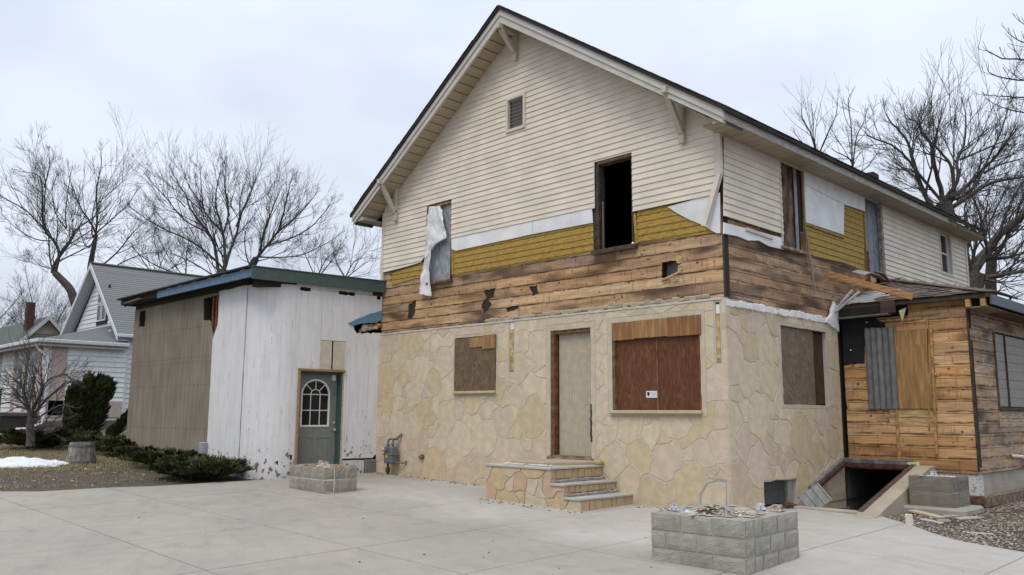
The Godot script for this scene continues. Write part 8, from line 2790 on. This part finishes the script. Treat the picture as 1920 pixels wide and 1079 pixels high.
	m = Mb.new()
	for q in [[Vector3(-16.859, 0.343, 1.388), 0.55, 0.06, Color(0.76, 0.76, 0.76), 0.3], [Vector3(-12.975, 0.225, 3.005), 0.28, 0.10, Color(0.74, 0.75, 0.77), 0.7]]:
		bx(m, q[0] + Vector3(0, 0.30 if q[1] > 0.4 else 0.03, 0), Vector3(q[1], q[2], 0.12), q[3], 0.01, Basis(Vector3.UP, 0.7) * Basis(Vector3(0, 0, 1), -0.06))
		single("white_offcut", m, mats.foam, "white siding offcut lying on the junipers by the grey wall" if q[1] > 0.4 else "small white offcut on the grass below the junipers", "offcut")
		m = Mb.new()

	# ---- gravel at the right and what lies on it
	var pebble := Mb.new()
	var ph0 := []
	for i in 12:
		var a := i * 2.4
		var y := 1.0 - 2.0 * (i + 0.5) / 12.0
		ph0.append(Vector3(cos(a) * sqrt(1 - y * y), y * 0.7, sin(a) * sqrt(1 - y * y)) * rng.randf_range(0.75, 1.1))
	var hull := [[0, 1, 2], [0, 2, 3], [0, 3, 1], [1, 4, 2], [2, 5, 3], [3, 6, 1], [4, 7, 2], [2, 7, 5], [5, 8, 3], [3, 8, 6], [6, 9, 1], [1, 9, 4]]
	var ico := SphereMesh.new()
	ico.radial_segments = 6
	ico.rings = 3
	ico.radius = 1.0
	ico.height = 1.5
	var mmx := MultiMesh.new()
	mmx.transform_format = MultiMesh.TRANSFORM_3D
	mmx.use_colors = true
	mmx.mesh = ico
	var spots := []
	var edgep := [Vector2(1.35, -1.65), Vector2(1.99, -1.05), Vector2(2.82, -0.25), Vector2(3.53, -0.03), Vector2(5.0, 0.3), Vector2(9.0, 0.7)]
	var tries := 0
	while spots.size() < 34000 and tries < 180000:
		tries += 1
		var x := rng.randf_range(1.4, 8.5)
		var z := rng.randf_range(-9.0, 0.7)
		var lim := 0.7
		for e in edgep.size() - 1:
			if x >= edgep[e].x and x < edgep[e + 1].x:
				lim = lerpf(edgep[e].y, edgep[e + 1].y, (x - edgep[e].x) / (edgep[e + 1].x - edgep[e].x))
		if z > lim - 0.01 or (x < 2.2 and z < -3.6):
			continue
		if nz.get_noise_2d(x * 0.9, z * 0.9 + 30.0) < -0.28 and rng.randf() < 0.8:
			continue
		spots.append(Vector2(x, z))
	mmx.instance_count = spots.size()
	for i in spots.size():
		var p: Vector2 = spots[i]
		var s := rng.randf_range(0.005, 0.013) * (1.5 if rng.randf() < 0.08 else 1.0)
		mmx.set_instance_transform(i, Transform3D(Basis.from_euler(Vector3(rng.randf() * 0.6, rng.randf() * TAU, rng.randf() * 0.6)).scaled(Vector3(s * rng.randf_range(0.8, 1.6), s * 0.8, s)), Vector3(p.x, gy(p.x, p.y) - 0.012 + s * 0.35, p.y)))
		var c: Color = [Color(0.36, 0.31, 0.255), Color(0.41, 0.365, 0.31), Color(0.27, 0.225, 0.18), Color(0.31, 0.24, 0.18), Color(0.40, 0.36, 0.31), Color(0.19, 0.165, 0.145)][rng.randi() % 6]
		mmx.set_instance_color(i, j(c, 0.15))
	var gi := MultiMeshInstance3D.new()
	gi.name = "gravel"
	gi.multimesh = mmx
	gi.material_override = mat("pebble", 0.9, n_fine, {tri = 5.0})
	add_child(gi)
	tag(gi, "mixed brown and grey gravel right of the patio's curved edge", "gravel", "", "stuff")
	var bits := [[Vector3(1.129, 0.026, -2.518), Vector3(0.20, 0.13, 0.12), Color(0.33, 0.325, 0.29), "grey block fragment left of the small planter's footing"], [Vector3(1.041, 0.041, -3.217), Vector3(0.13, 0.11, 0.14), Color(0.36, 0.35, 0.31), "upper grey block fragment against the small planter's footing"], [Vector3(1.236, 0.036, -3.162), Vector3(0.22, 0.10, 0.14), Color(0.38, 0.36, 0.32), "grey block fragment under the small planter's footing edge"],
		[Vector3(1.794, 0.003, -2.142), Vector3(0.48, 0.035, 0.13), Color(0.60, 0.50, 0.36), "pale wooden offcut lying before the small planter"], [Vector3(2.084, 0, -2.316), Vector3(0.26, 0.03, 0.16), Color(0.42, 0.42, 0.41), "flat grey tile fragment at the small planter's right corner"], [Vector3(2.058, -0.014, -1.581), Vector3(0.28, 0.02, 0.10), Color(0.50, 0.48, 0.45), "thin grey slab fragment in front of the pale offcut"], [Vector3(1.958, -0.022, -1.075), Vector3(0.09, 0.14, 0.03), Color(0.70, 0.66, 0.55), "small cream tile standing in the gravel at the patio's edge"],
		[Vector3(2.165, -0.014, -1.699), Vector3(0.16, 0.03, 0.12), Color(0.34, 0.34, 0.31), "dark grey shard among the rubble before the small planter"], [Vector3(2.786, -0.041, -1.02), Vector3(0.34, 0.015, 0.025), Color(0.66, 0.63, 0.58), "thin pale stick lying on the gravel"], [Vector3(2.288, -0.005, -2.252), Vector3(0.30, 0.02, 0.16), Color(0.46, 0.42, 0.36), "flat buff shard right of the small planter"]]
	for q in bits:
		m = Mb.new()
		var s: Vector3 = q[1]
		bx(m, Vector3.ZERO, s, q[2], minf(s.x, minf(s.y, s.z)) * 0.2, Basis(Vector3.UP, rng.randf_range(-0.5, 0.9)) * Basis(Vector3(0, 0, 1), rng.randf_range(-0.12, 0.12)))
		var b := single("rubble_piece", m, mats.concrete, q[3], "rubble", "rubble on the gravel by the small planter")
		var p: Vector3 = q[0]
		b.position = Vector3(p.x, gy(p.x, p.z) + s.y * 0.5 - 0.01, p.z)

	# ---- thin dead grass and litter on the lawn
	var blade := Mb.new()
	for i in 5:
		var a := i * 1.3
		var d := Vector3(cos(a), 0, sin(a))
		blade.tri(d * 0.012 - d.cross(Vector3.UP) * 0.004, d * 0.012 + d.cross(Vector3.UP) * 0.004, d * rng.randf_range(0.03, 0.07) + Vector3(0, rng.randf_range(0.025, 0.06), 0), Vector3.UP, W)
	var gmm := MultiMesh.new()
	gmm.transform_format = MultiMesh.TRANSFORM_3D
	gmm.use_colors = true
	gmm.mesh = blade.mesh()
	var gs := []
	tries = 0
	while gs.size() < 30000 and tries < 200000:
		tries += 1
		var x := rng.randf_range(-34.0, -8.4)
		var z := rng.randf_range(-4.0, 12.0)
		var e: float = -9.3 - x - maxf(0.0, z - 5.0) * 0.3
		if e < 0.15 or (x > -15.2 and z < 2.5) or (x < -27.0 and z < 2.2):
			continue
		if rng.randf() > clampf(14.0 / (x * x * 0.05), 0.1, 1.0):
			continue
		if e < 2.2 and rng.randf() < 0.7:
			continue
		gs.append(Vector2(x, z))
	gmm.instance_count = gs.size()
	for i in gs.size():
		var p: Vector2 = gs[i]
		var e: float = -9.3 - p.x - maxf(0.0, p.y - 5.0) * 0.3
		var y := gy(p.x, p.y) - 0.03 + 0.10 * smoothstep(0.0, 3.0, e) + 0.03 * nz.get_noise_2d(p.x * 0.7, p.y * 0.7)
		gmm.set_instance_transform(i, Transform3D(Basis(Vector3.UP, rng.randf() * TAU).scaled(Vector3.ONE * rng.randf_range(0.6, 1.4)), Vector3(p.x, y, p.y)))
		gmm.set_instance_color(i, j([Color(0.33, 0.265, 0.155), Color(0.25, 0.22, 0.11), Color(0.18, 0.17, 0.07), Color(0.40, 0.325, 0.20)][rng.randi() % 4], 0.2))
	var gin := MultiMeshInstance3D.new()
	gin.name = "grass"
	gin.multimesh = gmm
	gin.material_override = mat("grass_blade", 0.9)
	add_child(gin)
	tag(gin, "short dead and greening grass of the lawn on the left", "grass", "", "stuff")
	m = Mb.new()
	for i in 260:
		var x := rng.randf_range(-14.5, -8.7)
		var z := rng.randf_range(2.6, 8.0)
		var e: float = -9.3 - x - maxf(0.0, z - 5.0) * 0.3
		if e < 0.0:
			continue
		var y := gy(x, z) - 0.02 + 0.10 * smoothstep(0.0, 3.0, e)
		bx(m, Vector3(x, y + 0.01, z), Vector3(rng.randf_range(0.015, 0.06), 0.012, rng.randf_range(0.01, 0.03)), j([Color(0.66, 0.65, 0.62), Color(0.10, 0.08, 0.06), Color(0.36, 0.30, 0.24)][rng.randi() % 3], 0.15), 0.003, Basis(Vector3.UP, rng.randf() * TAU))
	single("litter", m, mats.mortar, "white crumbs and dark bark bits strewn over the bare bed", "litter", "", "stuff")
	m = Mb.new()
	for i in 90:
		var x := rng.randf_range(-8.0, 4.0)
		var z := rng.randf_range(1.4, 6.5)
		bx(m, Vector3(x, gy(x, z) + 0.006, z), Vector3(1, 0.5, 0.8) * rng.randf_range(0.006, 0.02), j(Color(0.62, 0.61, 0.58) if i % 4 else Color(0.12, 0.10, 0.085), 0.1), 0.002, Basis(Vector3.UP, rng.randf() * TAU))
	for i in 420:
		# grit and splinters along the foot of the walls
		var x := rng.randf_range(-8.1, 0.1)
		var z := 0.07 + absf(rng.randfn(0.0, 0.13))
		if x > -3.65 and x < -1.55:
			z += 1.25 if x < -2.0 else 1.2
		if i > 330:
			x = 0.07 + absf(rng.randfn(0.0, 0.12))
			z = rng.randf_range(-1.3, 0.1)
		bx(m, Vector3(x, gy(x, z) + 0.005, z), Vector3(rng.randf_range(0.01, 0.05), 0.01, rng.randf_range(0.006, 0.02)), j([Color(0.14, 0.11, 0.085), Color(0.34, 0.28, 0.20), Color(0.58, 0.55, 0.5)][rng.randi() % 3], 0.2), 0.002, Basis(Vector3.UP, rng.randf() * TAU))
	single("patio_crumbs", m, mats.mortar, "crumbs of mortar scattered over the patio", "crumbs", "", "stuff")
